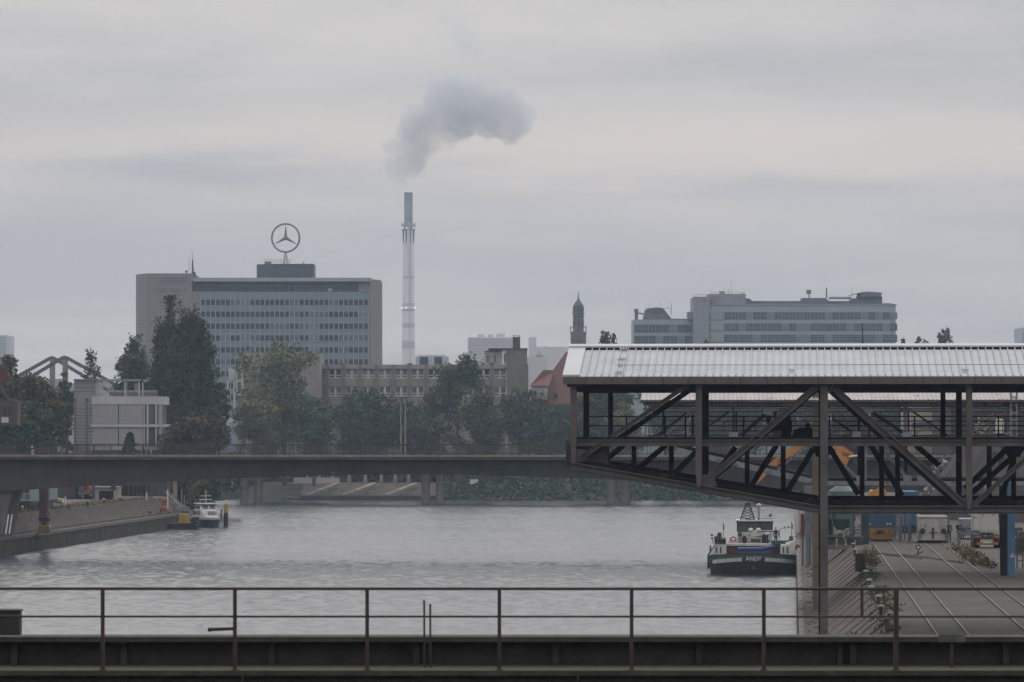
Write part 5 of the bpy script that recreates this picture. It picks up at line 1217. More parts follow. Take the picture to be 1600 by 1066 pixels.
wh = MB(); wh.box(-1.75, 1.75, 12, 16, 3.0, 4.85); whm = build('wheelhouse_base', wh, BWH, ba)
m = MB(); m.box(-1.75, 1.75, 12.05, 16, 4.85, 6.2); build('wheelhouse_window', m, GLB, ba)
m = MB()
for x in (-1.75, -.62, .62, 1.75): m.box(x-.06, x+.06, 11.98, 12.1, 4.85, 6.2)
m.box(-1.8, 1.8, 11.97, 12.1, 4.78, 4.9); build('window_bar', m, BLK2, ba)
m = MB(); m.box(-1.95, 1.95, 11.6, 16.3, 6.32, 6.5); build('wheelhouse_roof', m, BWH, ba)
m = MB(); m.box(-1.9, 1.85, 11.7, 16.2, 6.2, 6.32); m.box(-1.0, -.1, 13, 14, 6.5, 6.62); m.box(.2, 1.9, 13, 13.4, 6.56, 6.66); build('roof_rim', m, BLK2, ba)
for s in (-1, 1): m = MB(); m.cbox((s*1.0-.03, 10.6, 3.05+.1*s), .42+.1*s, .4, 1.3, .12); build('black_fender_pad', m, BLK2, ba)
m = MB(); m.box(-1.3, -.75, 10.9, 11.3, 3.3, 3.9); m.box(1.0, 1.5, 11, 11.4, 3.25, 3.6); m.cbox((.1, 10.4, 3.25), 1.0, .4, .55, .08); m.tube([(-.6, 10.2, 4.35), (.2, 10.2, 4.1), (.75, 10.2, 4.15)], .09, 6); m.tube([(-1.5, 11.6, 3.2), (-1.5, 11.6, 5.2)], .05, 6); m.tube([(.95, 11.7, 4.4), (1.6, 11.7, 4.4)], .07, 6); m.cbox((-1.5, 11.5, 4.1), .4, .3, .6, .05); build('deck_gear', m, M('green grey gear', (.06, .08, .07), .7, var=.3), ba)
m = MB(); m.cbox((0, 10.3, 4.15), .95, .5, .85, .12); tb = build('horn_stand', m, BWH, ba)
for s in (-.38, .38):
    m = MB(); m.ball((s, 10.2, 5.15), .26, 12); m.tube([(s, 10.2, 4.9), (s, 10.2, 5.15)], .26, 12); build('white_dome', m, BWH, tb, smooth=True)
m = MB(); m.beam((.4, 10.2, 5.02), (2.4, 10.2, 5.02), .08, .14, (0, 1, 0)); build('white_boom', m, BWH, ba)
m = MB(); m.tube([(1.3, 9.5, 2.95), (1.3, 9.5, 4.3)], .07, 8); lp_ = build('lamp_post', m, BLK2, ba)
m = MB(); m.ball((1.3, 9.4, 4.55), .26, 10); build('search_lamp', m, BWH, lp_)
m = MB(); y = 14
for sx_ in (-1, 1):
    for sy_ in (-.6, .6): m.tube([(-.75+sx_*.72, y+sy_, 6.5), (-.75+sx_*.16, y+sy_*.3, 8.9)], .07, 5)
for k in range(6):
    f0, f1 = k/6, (k+1)/6; w0, w1 = .72-.56*f0, .72-.56*f1
    m.tube([(-.75-w0, y-.6+.4*f0, 6.5+2.4*f0), (-.75+w1, y-.6+.4*f1, 6.5+2.4*f1)], .05, 4); m.tube([(-.75+w0, y-.6+.4*f0, 6.5+2.4*f0), (-.75-w1, y-.6+.4*f1, 6.5+2.4*f1)], .05, 4)
m.cbox((-.75, y, 8.6), .45, .5, .5, .06); m.box(-.62, .45, y-.2, y+.1, 8.9, 9.02); build('lattice_mast', m, BLK2, ba)
m = MB(); m.tube([(.38, 13.5, 6.5), (.38, 13.5, 8.6)], .1, 8); pm = build('signal_mast', m, M('mast grey', (.2, .21, .22), .6), ba)
m = MB(); m.ball((.38, 13.4, 8.7), .24, 10); m.tube([(.38, 13.5, 8.3), (1.75, 13.5, 8.27)], .045, 6); build('mast_lamp', m, BWH, pm)
m = MB(); m.extr([(1.35, 13.5, 6.95), (1.7, 13.5, 6.95), (1.7, 13.5, 7.45), (1.45, 13.5, 7.25)], (0, .03, 0)); build('pennant', m, M('dull green flag', (.05, .07, .06), .8), pm)
for x, y0, z0_, z1_ in ((-3.1, 8, 3.2, 6.3), (3.7, 7, 3.6, 6.5)):
    m = MB(); m.tube([(x, y0, z0_), (x, y0, z1_)], .03, 5); st_ = build('flag_staff', m, BLK2, ba)
    m = MB(); m.extr([(x, y0, z1_-.1), (x+.10, y0+.05, z1_-.5), (x+.14, y0, z1_-1.2), (x, y0, z1_-1.0)], (0, .02, 0)); build('flag', m, M('furled flag', (.10, .05, .045), .8), st_)
m = MB(); m.tube([(2.5, 8, 4.0), (2.5, 8, 5.2), (2.75, 8, 5.45), (3.7, 8, 5.55)], .04, 6); m.tube([(3.0, 8, 5.5), (3.0, 8, 5.7)], .06, 6); m.tube([(3.4, 8, 5.55), (3.4, 8, 5.8)], .06, 6); build('davit', m, BLK2, ba)
m = MB(); m.tube([(-4.0, 4.2, 3.3), (-4.15, 4.1, 4.3)], .04, 6); m.ball((-4.15, 4.1, 4.6), .16, 8); m.ball((-4.15, 4.1, 4.15), .13, 8); m.cbox((-3.8, 4.3, 3.5), .25, .25, .9, .04); build('bow_lamp', m, BLK2, ba)
m = MB(); m.torus((-2.15, 10.8, 3.75), (0, 1, 0), .27, .09, 18, 6); build('life_ring', m, M('life ring red white', (.4, .12, .11), .6, var=.5, scale=3), ba)
for s, z in ((-1, 1.6), (-1, .9), (1, 1.5), (1, .8)): m = MB(); m.torus((s*4.48, 3.6, z), (1, 0, 0), .3, .12, 16, 6); build('tyre_fender', m, BLK2, hull)
m = MB()
for k in range(7): y = 3.5+k*.9; m.tube([(-4.35, y, 1.95), (-4.35, y, 2.9)], .03, 5)
m.tube([(-4.35, 3.5, 2.9), (-4.35, 9, 2.9)], .03, 5); m.tube([(-4.35, 3.5, 2.45), (-4.35, 9, 2.45)], .025, 5); build('side_rail', m, BLK2, ba)
m = MB(); m.ball((4.15, 5.6, 2.85), .55, 10, (.7, .7, .85)); build('red_buoy', m, M('dull red buoy', (.11, .035, .03), .6), ba)
pb = ba.location + Vector((CA*2.13+SA*8.0, -SA*2.13+CA*8.0, 0))
person('person in a navy jacket standing on the barge deck', (pb.x, pb.y, 2.72), RZ+.2, NAVY, DKT, HAIRD, dwn(-1), dwn(1))
def squash(o):
    for c in o.children:
        if c.type == 'MESH':
            for v in c.data.vertices:
                if v.co.z > 2.15: v.co.z = 2.15+(v.co.z-2.15)*.68
        squash(c)
squash(ba)
rp = thing('mooring_rope', 'thin rope from the barge bow to the quay wall', 'rope', U(GU(1248, 372), 372, 1)); m = MB(); m.tube([Vector((X(1240, 379), 379, 3.7)), Vector((X(1253, 379), 379, 3.5)), U(.7, 376, 2.6)], .025, 5); W_('strand', m, BLK2, rp)

# ------------------------------------------------------------------ white motor yacht, work pontoon, marker pile
YW = M('yacht white', (.55, .56, .57), .45, var=.08, scale=.8, streak=.15); YN = M('yacht navy hull', (.02, .028, .05), .45, var=.2)
ya = thing('motor_yacht', 'white motor yacht with dark blue hull moored at the left quay end', 'yacht', P(324, 823.5, 562), R(17)); ya.location.z = 0
WM[ya.name] = (Matrix.Translation(ya.location) @ Matrix.Rotation(R(17), 4, 'Z')).inverted()
m = MB()
def yring(z, w, L0, bowx): return [(-w*.92, L0, z), (w*.92, L0, z), (w, 0, z), (w*.85, -2.4, z), (w*.45, bowx+1.0, z), (0, bowx, z), (-w*.45, bowx+1.0, z), (-w*.85, -2.4, z), (-w, 0, z)]
R_ = [yring(-.4, 1.5, 5, -4.6), yring(.3, 1.75, 5.1, -5.1), yring(1.25, 1.95, 5.2, -5.7)]
m.loft(R_); h_ = build('hull', m, YN, ya); ya.scale = (.86, .86, .9)
m = MB(); m.loft([yring(1.25, 1.97, 5.22, -5.72), yring(1.62, 2.02, 5.25, -5.85)]); build('white_sheer', m, YW, h_)
m = MB(); m.loft([[(-1.6, 4.2, 1.6), (1.6, 4.2, 1.6), (1.6, -2.2, 1.6), (.9, -3.8, 1.6), (-.9, -3.8, 1.6), (-1.6, -2.2, 1.6)], [(-1.5, 4.1, 2.75), (1.5, 4.1, 2.75), (1.5, -1.9, 2.75), (.7, -3.0, 2.75), (-.7, -3.0, 2.75), (-1.5, -1.9, 2.75)]]); lc_ = build('lower_cabin', m, YW, ya)
m = MB()
for s in (-1, 1):
    for y in (-1.4, .2, 1.8, 3.0): m.extr([(s*1.6, y, 1.95), (s*1.6, y+1.1, 1.95), (s*1.54, y+1.1, 2.55), (s*1.54, y, 2.55)], (s*.02, 0, 0))
m.extr([(-.7, 4.2, 1.9), (.7, 4.2, 1.9), (.7, 4.15, 2.6), (-.7, 4.15, 2.6)], (0, .05, 0)); 
for a_, b_ in (((-.8, -3.8), (.8, -3.8)), ((.95, -3.72), (1.55, -2.3)), ((-1.55, -2.3), (-.95, -3.72))):
    f = lambda p, t: Vector((p[0]*(1-.2*t), p[1]+.8*t-.03, 1.6+1.15*t)); m.extr([f(a_, .3), f(b_, .3), f(b_, .85), f(a_, .85)], (0, -.02, 0))
build('cabin_window', m, GLB, lc_)
m = MB(); m.loft([[(-1.45, 3.4, 2.75), (1.45, 3.4, 2.75), (1.45, -1.2, 2.75), (-1.45, -1.2, 2.75)], [(-1.4, 3.2, 3.7), (1.4, 3.2, 3.7), (1.4, -.8, 3.7), (-1.4, -.8, 3.7)]]); uw = build('wheelhouse', m, YW, ya)
m = MB()
for s in (-1, 1):
    for y in (-.6, .7, 2.0): m.extr([(s*1.455, y, 2.95), (s*1.455, y+.95, 2.95), (s*1.42, y+.95, 3.5), (s*1.42, y, 3.5)], (s*.02, 0, 0))
for x in (-1.05, .15): m.extr([(x, 3.4, 2.95), (x+.9, 3.4, 2.95), (x+.9, 3.25, 3.5), (x, 3.25, 3.5)], (0, .03, 0)); m.extr([(x, -1.18, 2.95), (x+.9, -1.18, 2.95), (x+.9, -.9, 3.5), (x, -.9, 3.5)], (0, -.03, 0))
build('wheelhouse_window', m, GLB, uw)
m = MB(); m.box(-1.7, 1.7, -1.5, 3.6, 3.7, 3.82); build('roof', m, YW, ya)
m = MB(); m.tube([(0, 1.2, 3.8), (0, 1.2, 5.9)], .06, 6); m.tube([(-.9, 1.2, 5.0), (.9, 1.2, 5.0)], .04, 5); m.box(-1.2, 1.0, .6, 1.6, 4.35, 4.43); m.tube([(.8, 1, 3.8), (.8, 1, 4.4)], .04, 5); m.tube([(-1, 1, 3.8), (-1, 1, 4.4)], .04, 5); m.ball((.3, 2.6, 4.1), .16, 8); build('mast', m, YW, ya)
m = MB(); m.extr([(1.7, -2.6, 1.7), (1.75, -3.3, 1.5), (1.75, -3.4, 2.9), (1.7, -2.8, 3.0)], (.08, 0, 0)); build('red_flag', m, M('dull red flag', (.12, .03, .035), .8), ya)
m = MB()
for y in (-3.2, -1.0, 1.2, 3.4): m.tube([(-2.05, y, .7), (-2.05, y, 1.2)], .14, 8)
build('fender', m, BLK2, ya)
pn = thing('work_pontoon', 'low dark work pontoon carrying a yellow box, moored just left of the white yacht', 'pontoon', P(287, 826.5, 549)); pn.location.z = 0
WM[pn.name] = Matrix.Translation(pn.location).inverted()
m = MB(); m.loft([[(-2.2, -1.4, -.3), (2.0, -1.4, -.3), (2.0, 2.6, -.3), (-2.2, 2.6, -.3)], [(-2.4, -1.6, .85), (2.1, -1.6, .85), (2.1, 2.8, .85), (-2.4, 2.8, .85)]]); build('hull', m, M('pontoon hull', (.025, .032, .045), .6, var=.3), pn)
m = MB(); m.cbox((.12, -.9, .9), 1.45, 1.2, 1.3, .06); yb = build('yellow_box', m, M('worn yellow paint', (.36, .25, .05), .6, var=.2, scale=2, streak=.4), pn)
m = MB()
for k in range(5): m.box(-.62+k*.33, -.54+k*.33, -1.52, -1.5, 1.0, 2.1)
build('box_rib', m, M('worn yellow dark', (.2, .14, .04), .7), yb)
m = MB()
for x in (-.75, .85): m.tube([(x, .6, .9), (x, .6, 2.9)], .05, 5)
m.tube([(-.75, .6, 2.9), (.85, .6, 2.9)], .05, 5); m.box(-.5, .6, .7, 1.4, .9, 2.6); m.tube([(-1.9, 0, .9), (-1.9, 0, 1.9), (-.8, 0, 1.9)], .04, 5); build('cabin_frame', m, DKBOX, pn)
for s in (1.6, 2.05): m = MB(); m.torus((s, -1.7, .7), (0, 1, 0), .35, .14, 16, 6); m.cbox((s, -1.2, .9), .5, .6, .9, .1); build('tyre_fender', m, BLK2, pn)
mp = thing('marker_pile', 'black and yellow mooring pile standing in the water right of the white yacht', 'pile', P(353, 823, 563)); mp.location.z = 0
WM[mp.name] = Matrix.Translation(mp.location).inverted()
m = MB(); m.lathe([(.34, -1), (.34, 2.0)], 16); build('black_shaft', m, M('pile black', (.02, .02, .022), .6, var=.2), mp)
m = MB(); m.lathe([(.335, 2.0), (.335, 3.3), (.2, 3.42)], 16); m.tube([(0, 0, 3.4), (0, 0, 4.2)], .05, 6); build('yellow_top', m, M('pile yellow', (.30, .23, .05), .6, var=.25, scale=2, streak=.3), mp)

# ------------------------------------------------------------------ left bank things
BOLW = M('bollard pale cap', (.21, .21, .205), .7, var=.2, scale=2); BOLD = M('bollard dark stem', (.06, .058, .055), .8, var=.3, scale=2)
def bollard(label, loc, s=1.0, grp=None):
    b = thing('mooring_bollard', label, 'bollard', loc, 0, grp)
    m = MB(); m.lathe([(.26*s, 0), (.20*s, .15*s), (.19*s, .95*s)], 12); build('stem', m, BOLD, b)
    m = MB(); m.lathe([(.2*s, .9*s), (.40*s, .95*s), (.36*s, 1.08*s), (.15*s, 1.2*s)], 14); build('cap', m, BOLW, b); return b
for px, py, w in ((108, 795.5, 'nearest and lowest'), (136, 791, 'second from the white signal post'), (162.3, 788, 'third from the white signal post'), (187.5, 784.5, 'last before the white ground floor')):
    q = GR(px, py, ZLY); bollard('pale capped bollard on the left slope crest, %s' % w, (q.x, q.y, ZLY-.05), .7, 'bollards along the left slope crest')
for px, yb_, yt, lab in ((229, 794, 768, 'white depth gauge post with dark foot on the left slope below the white office'), ):
    pass
def post(label, px, yb_, yt, d, r, mat, cat='post', top=None):
    t = thing('marker_post', label, cat, P(px, yb_, d)); m = MB(); m.tube([P(px, yb_+1, d), P(px, yt, d)], r, 8); W_('pole', m, mat, t)
    if top: m = MB(); m.cbox(P(px, yt+top[1], d), top[2], .2, top[3], .04); W_('head', m, top[0], t)
    return t
WPO = M('white post paint', (.5, .5, .5), .6, var=.15, scale=2); REDL = M('red signal', (.12, .02, .018), .6)
post('white depth gauge post on the left slope below the white office', 229, 794, 769, 548, .11, WPO)
post('white mooring post beside the red bell buoy at the quay end', 262, 801, 765, 549, .10, WPO)
post('white striped rail signal post with a dark red head by the left tracks', 102.3, 792, 776, 500, .09, WPO, 'signal', (REDL, -1, .34, .9))
post('dark post with a lamp box in front of the sandy coloured shed', 177, 780, 764, 530, .07, STEEL_D, 'signal', (BLK2, 2, .7, .75))
post('slim grey post standing on the sloped bank beside the crane leg', 48.5, 816, 797, 455, .06, M('post grey', (.14, .14, .14), .7))
t = thing('bell_buoy', 'red bell-shaped buoy standing on the end of the left quay', 'buoy', P(256, 801, 547)); m = MB(); c = P(256, 799, 547)
m.lathe([(.50, 0), (.58, .2), (.52, .5), (.32, .8), (.28, 1.7), (.12, 1.85)], 14, c); W_('body', m, M('buoy red', (.19, .035, .025), .6, var=.25, scale=1.5), t)
m = MB(); c2 = P(256, 803, 547); 
for a in (-.6, .6): m.tube([c2+UD*a, c2+UD*a*.7+ZD*.7], .06, 5); m.tube([c2+UD*a+VD*.9, c2+UD*a*.7+ZD*.7], .06, 5)
m.ball(P(259.5, 783, 546.5), .2, 8); W_('stand', m, STEEL_D, t)
t = thing('bollard_drum', 'small dark red drum on the left quay kerb', 'bollard', P(234, 805, 540)); m = MB(); m.lathe([(.22, 0), (.2, .45), (.32, .5), (.3, .85), (.1, .95)], 12, P(234, 808.5, 540)); W_('body', m, M('drum dark red', (.085, .03, .028), .7), t)
# green and white rail vehicle
def wagon(px, d, label):
    t = thing('rail_wagon', label, 'rail wagon', P(px, 671+10.05*FP/d, d), RZ)
    w = 2.6; m = MB(); m.box(-w/2, w/2, 0, 9, 1.0, 1.25); m.box(-1.1, 1.1, .3, 8.6, .75, 1.0); build('underframe', m, STEEL_D, t)
    m = MB(); m.cbox((0, 4.5, 1.25), w, 8.6, 1.9, .1); bd_ = build('body', m, M('wagon pale green', (.17, .25, .23), .6, var=.2, scale=.8, streak=.4), t)
    m = MB()
    for x in (-1.2, -.4, .42, 1.2): m.box(x-.06, x+.06, .1, .2, 1.3, 3.1)
    m.box(-1.3, 1.3, .08, .2, 1.3, 1.42); m.box(-1.3, 1.3, .08, .2, 2.15, 2.25); m.box(-1.3, 1.3, .08, .2, 2.95, 3.1); build('frame_rib', m, M('wagon white rib', (.42, .44, .44), .6, var=.2), bd_)
    m = MB(); m.box(-.9, .9, .1, .19, 2.3, 2.9); build('dark_opening', m, BLK2, bd_)
    for y in (1.6, 3.4, 6.2, 8):
        for s in (-.72, .72): m = MB(); m.tube([(s-.06, y, .47), (s+.06, y, .47)], .46, 14); build('wheel', m, STEEL_D, t)
    for s in (-.85, .85): m = MB(); m.tube([(s, -.35, 1.05), (s, .1, 1.05)], .09, 8); m.tube([(s, -.38, 1.05), (s, -.33, 1.05)], .22, 12); build('buffer', m, STEEL_D, t)
    return t
wagon(32, 470, 'pale green rail wagon half hidden by the left bridge leg'); wagon(53, 478, 'pale green rail wagon closest to the rusty crane leg')
t = thing('excavator', 'orange excavator parked under the bridge on the left bank', 'excavator', (*P(130, 780, 553)[:2], ZLY), R(25)); ORG = M('worn orange paint', (.30, .075, .03), .6, var=.25, scale=1.5)
m = MB(); m.cbox((0, .4, .95), 1.9, 2.4, 1.0, .2); m.cbox((.45, -.2, 1.95), .7, 1.0, .3, .08); build('engine_housing', m, ORG, t)
m = MB(); m.cbox((-.55, -.5, .95), .85, 1.3, 1.35, .1); build('cab', m, GLB, t)
m = MB(); m.cbox((-.55, -.5, 2.3), .9, 1.35, .08, .02); build('cab_roof', m, ORG, t)
for s in (-.75, .75): m = MB(); m.extr([(s-.22, -1.4, .15), (s-.22, -1.1, 0), (s-.22, 1.1, 0), (s-.22, 1.4, .15), (s-.22, 1.4, .5), (s-.22, 1.1, .7), (s-.22, -1.1, .7), (s-.22, -1.4, .5)], (.44, 0, 0)); build('crawler', m, BLK2, t)
m = MB(); m.beam((.1, -.7, 1.5), (.1, -2.2, 2.9), .25, .35, (1, 0, 0)); m.beam((.1, -2.2, 2.9), (.1, -3.0, 1.4), .2, .25, (1, 0, 0)); build('boom', m, ORG, t)
t = thing('gatehouse', 'sandy coloured low shed with an open front under the bridge on the left bank', 'shed', (X(168, 547), 547, ZLY)); SAND = M('sandy render', (.27, .255, .22), .85, var=.15, scale=.5, streak=.3)
m = MB(); d = 547.0; m.box(X(149, d), X(154.5, d), d, d+5, ZLY, Z(762, d)); m.box(X(176, d), X(184, d), d, d+5, ZLY, Z(762, d)); m.box(X(154.5, d), X(176, d), d, d+5, Z(767, d), Z(762, d)); W_('wall', m, SAND, t)
m = MB(); m.box(X(148, d), X(185, d), d-.3, d+5.3, Z(762, d), Z(760.8, d)); W_('roof', m, CORR, t)
m = MB(); m.box(X(155, d), X(175.5, d), d+3.6, d+3.9, ZLY, Z(767, d)); W_('back_wall', m, M('shed lilac back wall', (.22, .205, .22), .85, var=.1), t)
t = thing('container_hut', 'teal grey container hut between the orange excavator and the sandy shed', 'hut', (X(144, 556), 556, ZLY)); d = 556.0
m = MB(); m.box(X(139.5, d), X(148.5, d), d, d+6, ZLY, Z(759.5, d)); 
for k in range(5): m.box(X(140.2+k*1.7, d), X(141.2+k*1.7, d), d-.05, d, ZLY+.2, Z(760, d))
W_('body', m, M('teal grey steel', (.085, .12, .125), .6, var=.15, streak=.3), t)
m = MB(); m.box(X(139, d), X(149, d), d-.1, d+6.1, Z(759.5, d), Z(758.7, d)); W_('roof', m, CORR, t)
t = thing('warehouse', 'long dark grey warehouse behind the tracks under the bridge on the left', 'warehouse', P(90, 775, 552)); d = 552.0
m = MB(); m.box(X(-400, d), X(118, d), d, d+3, ZLY, Z(752, d)); W_('wall', m, M('dark grey wall', (.055, .056, .062), .85, var=.25, scale=.3, streak=.3), t)
m = MB()
for k in range(7): m = MB(); m.box(X(28+k*13, d), X(35+k*13, d), d-.1, d, ZLY+.3, Z(765, d)); W_('door', m, M('dark blue door', (.03, .036, .05), .6), t)
m = MB(); m.box(X(-400, d), X(119, d), d-.4, d+3.4, Z(752, d), Z(750, d)); W_('roof_edge', m, CORR, t)
for px, py, lab in ((93, 787, 'yellow tank with a pale end standing between the left tracks'),):
    q = GR(px, py, ZLY); t = thing('yellow_tank', lab, 'tank', (q.x, q.y, ZLY), R(60)); m = MB(); m.tube([(0, -.6, .4), (0, .7, .4)], .38, 12); build('drum', m, M('tank yellow', (.27, .21, .07), .6), t); m = MB(); m.tube([(0, -.62, .4), (0, -.6, .4)], .32, 12); build('drum_end', m, WPO, t)
# handrail stairs at quay end
t = thing('bank_stairs', 'steep stairs with a pale handrail running down the end of the left bank', 'stairs', P(282, 795, 556)); m = MB(); a = P(258, 768, 556); b = P(284, 793, 556); m.beam(a, b, .05, .16); m.beam(a+VD*.9, b+VD*.9, .05, .16)
W_('handrail', m, M('handrail grey', (.26, .27, .27), .6), t); m = MB()
for k in range(12): c = a+(b-a)*(k/11.5)-ZD*1.0; m.box(c.x-.25, c.x+.25, c.y, c.y+.9, c.z-.1, c.z)
W_('tread', m, CONC, t)
for px in (284, 288): post('slim grey mooring mast between the stairs and the yacht' if px == 284 else 'slim grey mooring mast nearest the white yacht', px, 800, 764 if px == 284 else 774, 557, .06, M('handrail grey', (.26, .27, .27), .6))
# old harbour crane at the left edge
CRU = M('crane dull maroon', (.072, .055, .062), .7, var=.25, scale=.8, streak=.4, rust=.08, rustcol=(.10, .045, .03)); CRR = M('crane rusty brown', (.085, .045, .036), .8, var=.3, scale=.9, rust=.3)
d = 455.0; hc = thing('harbour_crane', 'old maroon harbour crane at the left edge with yellow footed leg', 'crane', U(GU(70, 454), 454, ZLQ))
m = MB(); a = P(68, 829, d-2); b = P(69, 700, d-2); m.loft([[c+UD*x*w+VD*y*w for x, y in ((-.5, -.4), (.5, -.4), (.5, .4), (-.5, .4))] for c, w in ((a, .9), (P(69, 790, d-2), 1.0), (b, 1.3))]); lg = W_('leg', m, CRR, hc)
m = MB(); a2 = P(74, 828, d); m.loft([[c+UD*x*w+VD*y*w for x, y in ((-.5, -.4), (.5, -.4), (.5, .4), (-.5, .4))] for c, w in ((P(74.5, 828, d), .8), (P(73, 780, d), .25))]); W_('leg_brace', m, BLK2, hc)
for px in (65, 74): 
    m = MB(); c = P(px, 834, d-2); c.z = ZLQ; m.cbox(c, .75, 1.2, .95, .12); m.cbox(c+ZD*.95, .5, .8, .4, .08); W_('wheel_box', m, M('crane yellow foot', (.26, .18, .05), .7, var=.35, scale=2, rust=.25), hc)
m = MB(); m.cbox(P(69, 812, d-2)+ZD*0, 1.3, 1.1, .35, .06); W_('leg_collar', m, BLK2, hc)
m = MB(); zc = Z(712, d); m.box(X(-160, d), X(73, d), d-3, d-1, zc-.8, zc+.3); m.box(X(-160, d), X(73, d), d+5, d+7, zc-.8, zc+.3); m.box(X(-160, d), X(-60, d), d-3, d+7, zc+.3, zc+.6)
W_('portal_beam', m, CRR, hc)
m = MB(); m.box(X(-120, d), X(-90, d), d-1, d+2, zc+.6, Z(666, d)); W_('turntable', m, CRU, hc)
m = MB(); m.extr([(X(-160, d), d-1, Z(664, d)), (X(28.5, d), d-1, Z(664.5, d)), (X(29.5, d), d-1, Z(627, d)), (X(12, d), d-1, Z(624.5, d)), (X(-160, d), d-1, Z(624.5, d))], (0, 3.2, 0)); mc = W_('cab', m, CRU, hc)
m = MB(); m.box(X(-162, d), X(30, d), d-1.15, d+2.3, Z(665.5, d), Z(664, d)); W_('cab_floor', m, BLK2, mc)
for px in (-16, -6, 6.3, 14.3):
    m = MB(); m.box(X(px-.0, d), X(px+6, d), d-1.06, d-.98, Z(648, d), Z(635.5, d)); W_('cab_window', m, M('crane cab glass', (.022, .026, .034), .25, spec=.5), mc)
m = MB(); m.box(X(4, d), X(15, d), d-1.05, d-1, Z(660.5, d), Z(652, d)); W_('white_plate', m, WPO, mc)
m = MB(); m.beam(P(-3, 598, d), P(12.5, 624.5, d), .3, .35); m.beam(P(-20, 560, d), P(13, 581, d), .3, .5); W_('jib_strut', m, CRU, hc)
m = MB(); m.extr([P(-30, 560, d), P(-4, 566, d), P(8, 576, d), P(14, 588, d), P(9, 599, d), P(-2, 594, d), P(-10, 580, d), P(-30, 575, d)], (0, 1.2, 0)); W_('counterweight', m, M('crane dark red', (.095, .035, .03), .7, var=.3, scale=1, rust=.2), hc)

# ------------------------------------------------------------------ things under and behind the bridge, far bank
d = 800.0; t = thing('low_wall', 'low white wall on top of the paved far bank under the bridge', 'wall', P(500, 755, d)); m = MB(); m.box(X(465, d), X(535, d), 786, 786.4, ZF, Z(746.5, 786)); W_('face', m, WPO, t)
for i, px in enumerate((480, 499, 519.5, 545.5, 571, 596, 617.5, 638.5)):
    t = thing('a_frame_pylon', 'pale thin pylon on the far bank, %s from left in its row' % ('first', 'second', 'third', 'fourth', 'fifth', 'sixth', 'seventh', 'eighth')[i], 'pylon', P(px, 755, 795), 0, 'row of A-frame pylons')
    m = MB(); 
    for dx in (-2.9, -.2, 2.6): m.tube([P(px+dx, 757, 795), P(px+dx*.25, 738, 795)], .11, 5)
    m.tube([P(px-3.6, 741, 795), P(px+3.6, 741, 795)], .08, 5); W_('frame', m, M('pylon pale', (.36, .36, .37), .7, var=.1), t)
for px, yc, w, h, yb_, d, lab, two in ((445, 744.5, 13, 6.5, 763, 786, 'white sign with a red lower edge on a thin post on the far bank', 1), (740.5, 753, 12.5, 7.5, 762, 778, 'plain white sign board at the foot of the green far bank', 0)):
    t = thing('harbour_sign', lab, 'sign', P(px, yb_, d)); m = MB(); m.box(X(px-w/2, d), X(px+w/2, d), d-.05, d, Z(yc+h/2, d), Z(yc-h/2, d)); s_ = W_('board', m, WPO, t)
    if two: m = MB(); m.box(X(px-w/2, d), X(px+w/2, d), d-.08, d-.055, Z(yc+h/2, d), Z(yc+h/2-2.2, d)); W_('red_edge', m, M('sign red', (.25, .08, .07), .6), s_)
    m = MB(); m.tube([P(px, yb_+3, d+.1), P(px, yc, d+.1)], .08, 5); W_('post', m, STEEL_D, t)
t = thing('graffiti_wall', 'grey wall covered in pale graffiti scrawl at the water beyond the yacht', 'wall', P(352, 768, 792)); d = 792.0
m = MB(); m.box(X(328, d), X(374, d), d, d+.5, .2, Z(750, d)); w_ = W_('face', m, M('graffiti wall base', (.09, .09, .095), .85, var=.3), t)
rr = random.Random(21); m = MB(); mp_ = []
for k in range(16):
    x = 336+rr.uniform(0, 36); y = rr.uniform(753, 766); pts = [P(x+math.cos(j*1.3+k)*rr.uniform(1, 2.6), y+math.sin(j*1.7+k*2)*rr.uniform(1, 4.5), d-.06) for j in range(6)]
    m.tube(pts, .09, 4)
W_('graffiti', m, M('graffiti paint', (.5, .5, .52), .7), w_)
for px in (626.3, 633.2):
    d = 446.0; t = thing('lamp_post', 'thin bridge lamp post with a dark twin head, %s of the pair' % ('left' if px < 630 else 'right'), 'lamp post', P(px, 711, d), 0, 'pair of bridge lamp posts')
    m = MB(); m.tube([P(px, 712, d), P(px, 646, d), P(px, 622, d)], [.09, .075, .055], 8); W_('pole', m, M('pole pale', (.24, .235, .22), .7, var=.15), t)
    m = MB(); c = P(px, 622, d); m.beam(c-UD*.14, c+UD*.14, .1, .1); m.cbox(c+UD*.12-ZD*.1, .1, .3, .3, .03); m.cbox(c-UD*.13-ZD*.1, .1, .3, .25, .03); W_('lamp_head', m, BLK2, t)
t = thing('pale_object', 'small white and dark unclear object behind the bridge railing, left of the white office', 'sign', P(51, 711, 441)); m = MB(); d = 441.0  # unidentified pale thing on the bridge, given the shape of a small board
m.k = 0; m.box(X(49.2, d), X(53.2, d), d, d+.05, Z(711, d), Z(703, d)); m.box(X(48.8, d), X(52, d), d, d+.05, Z(700, d), Z(696.8, d)); m.k = 1; m.box(X(49.5, d), X(53, d), d, d+.05, Z(703, d), Z(700, d)); m.box(X(50.5, d), X(53.4, d), d-.02, d, Z(707.5, d), Z(705.5, d)); W_('board', m, [WPO, BLK2], t)
t = thing('stone_riprap', 'rough pale stones along the foot of the green far bank', 'stones', P(900, 780, 770), 0, None, 'stuff'); rr = random.Random(5); m = MB()
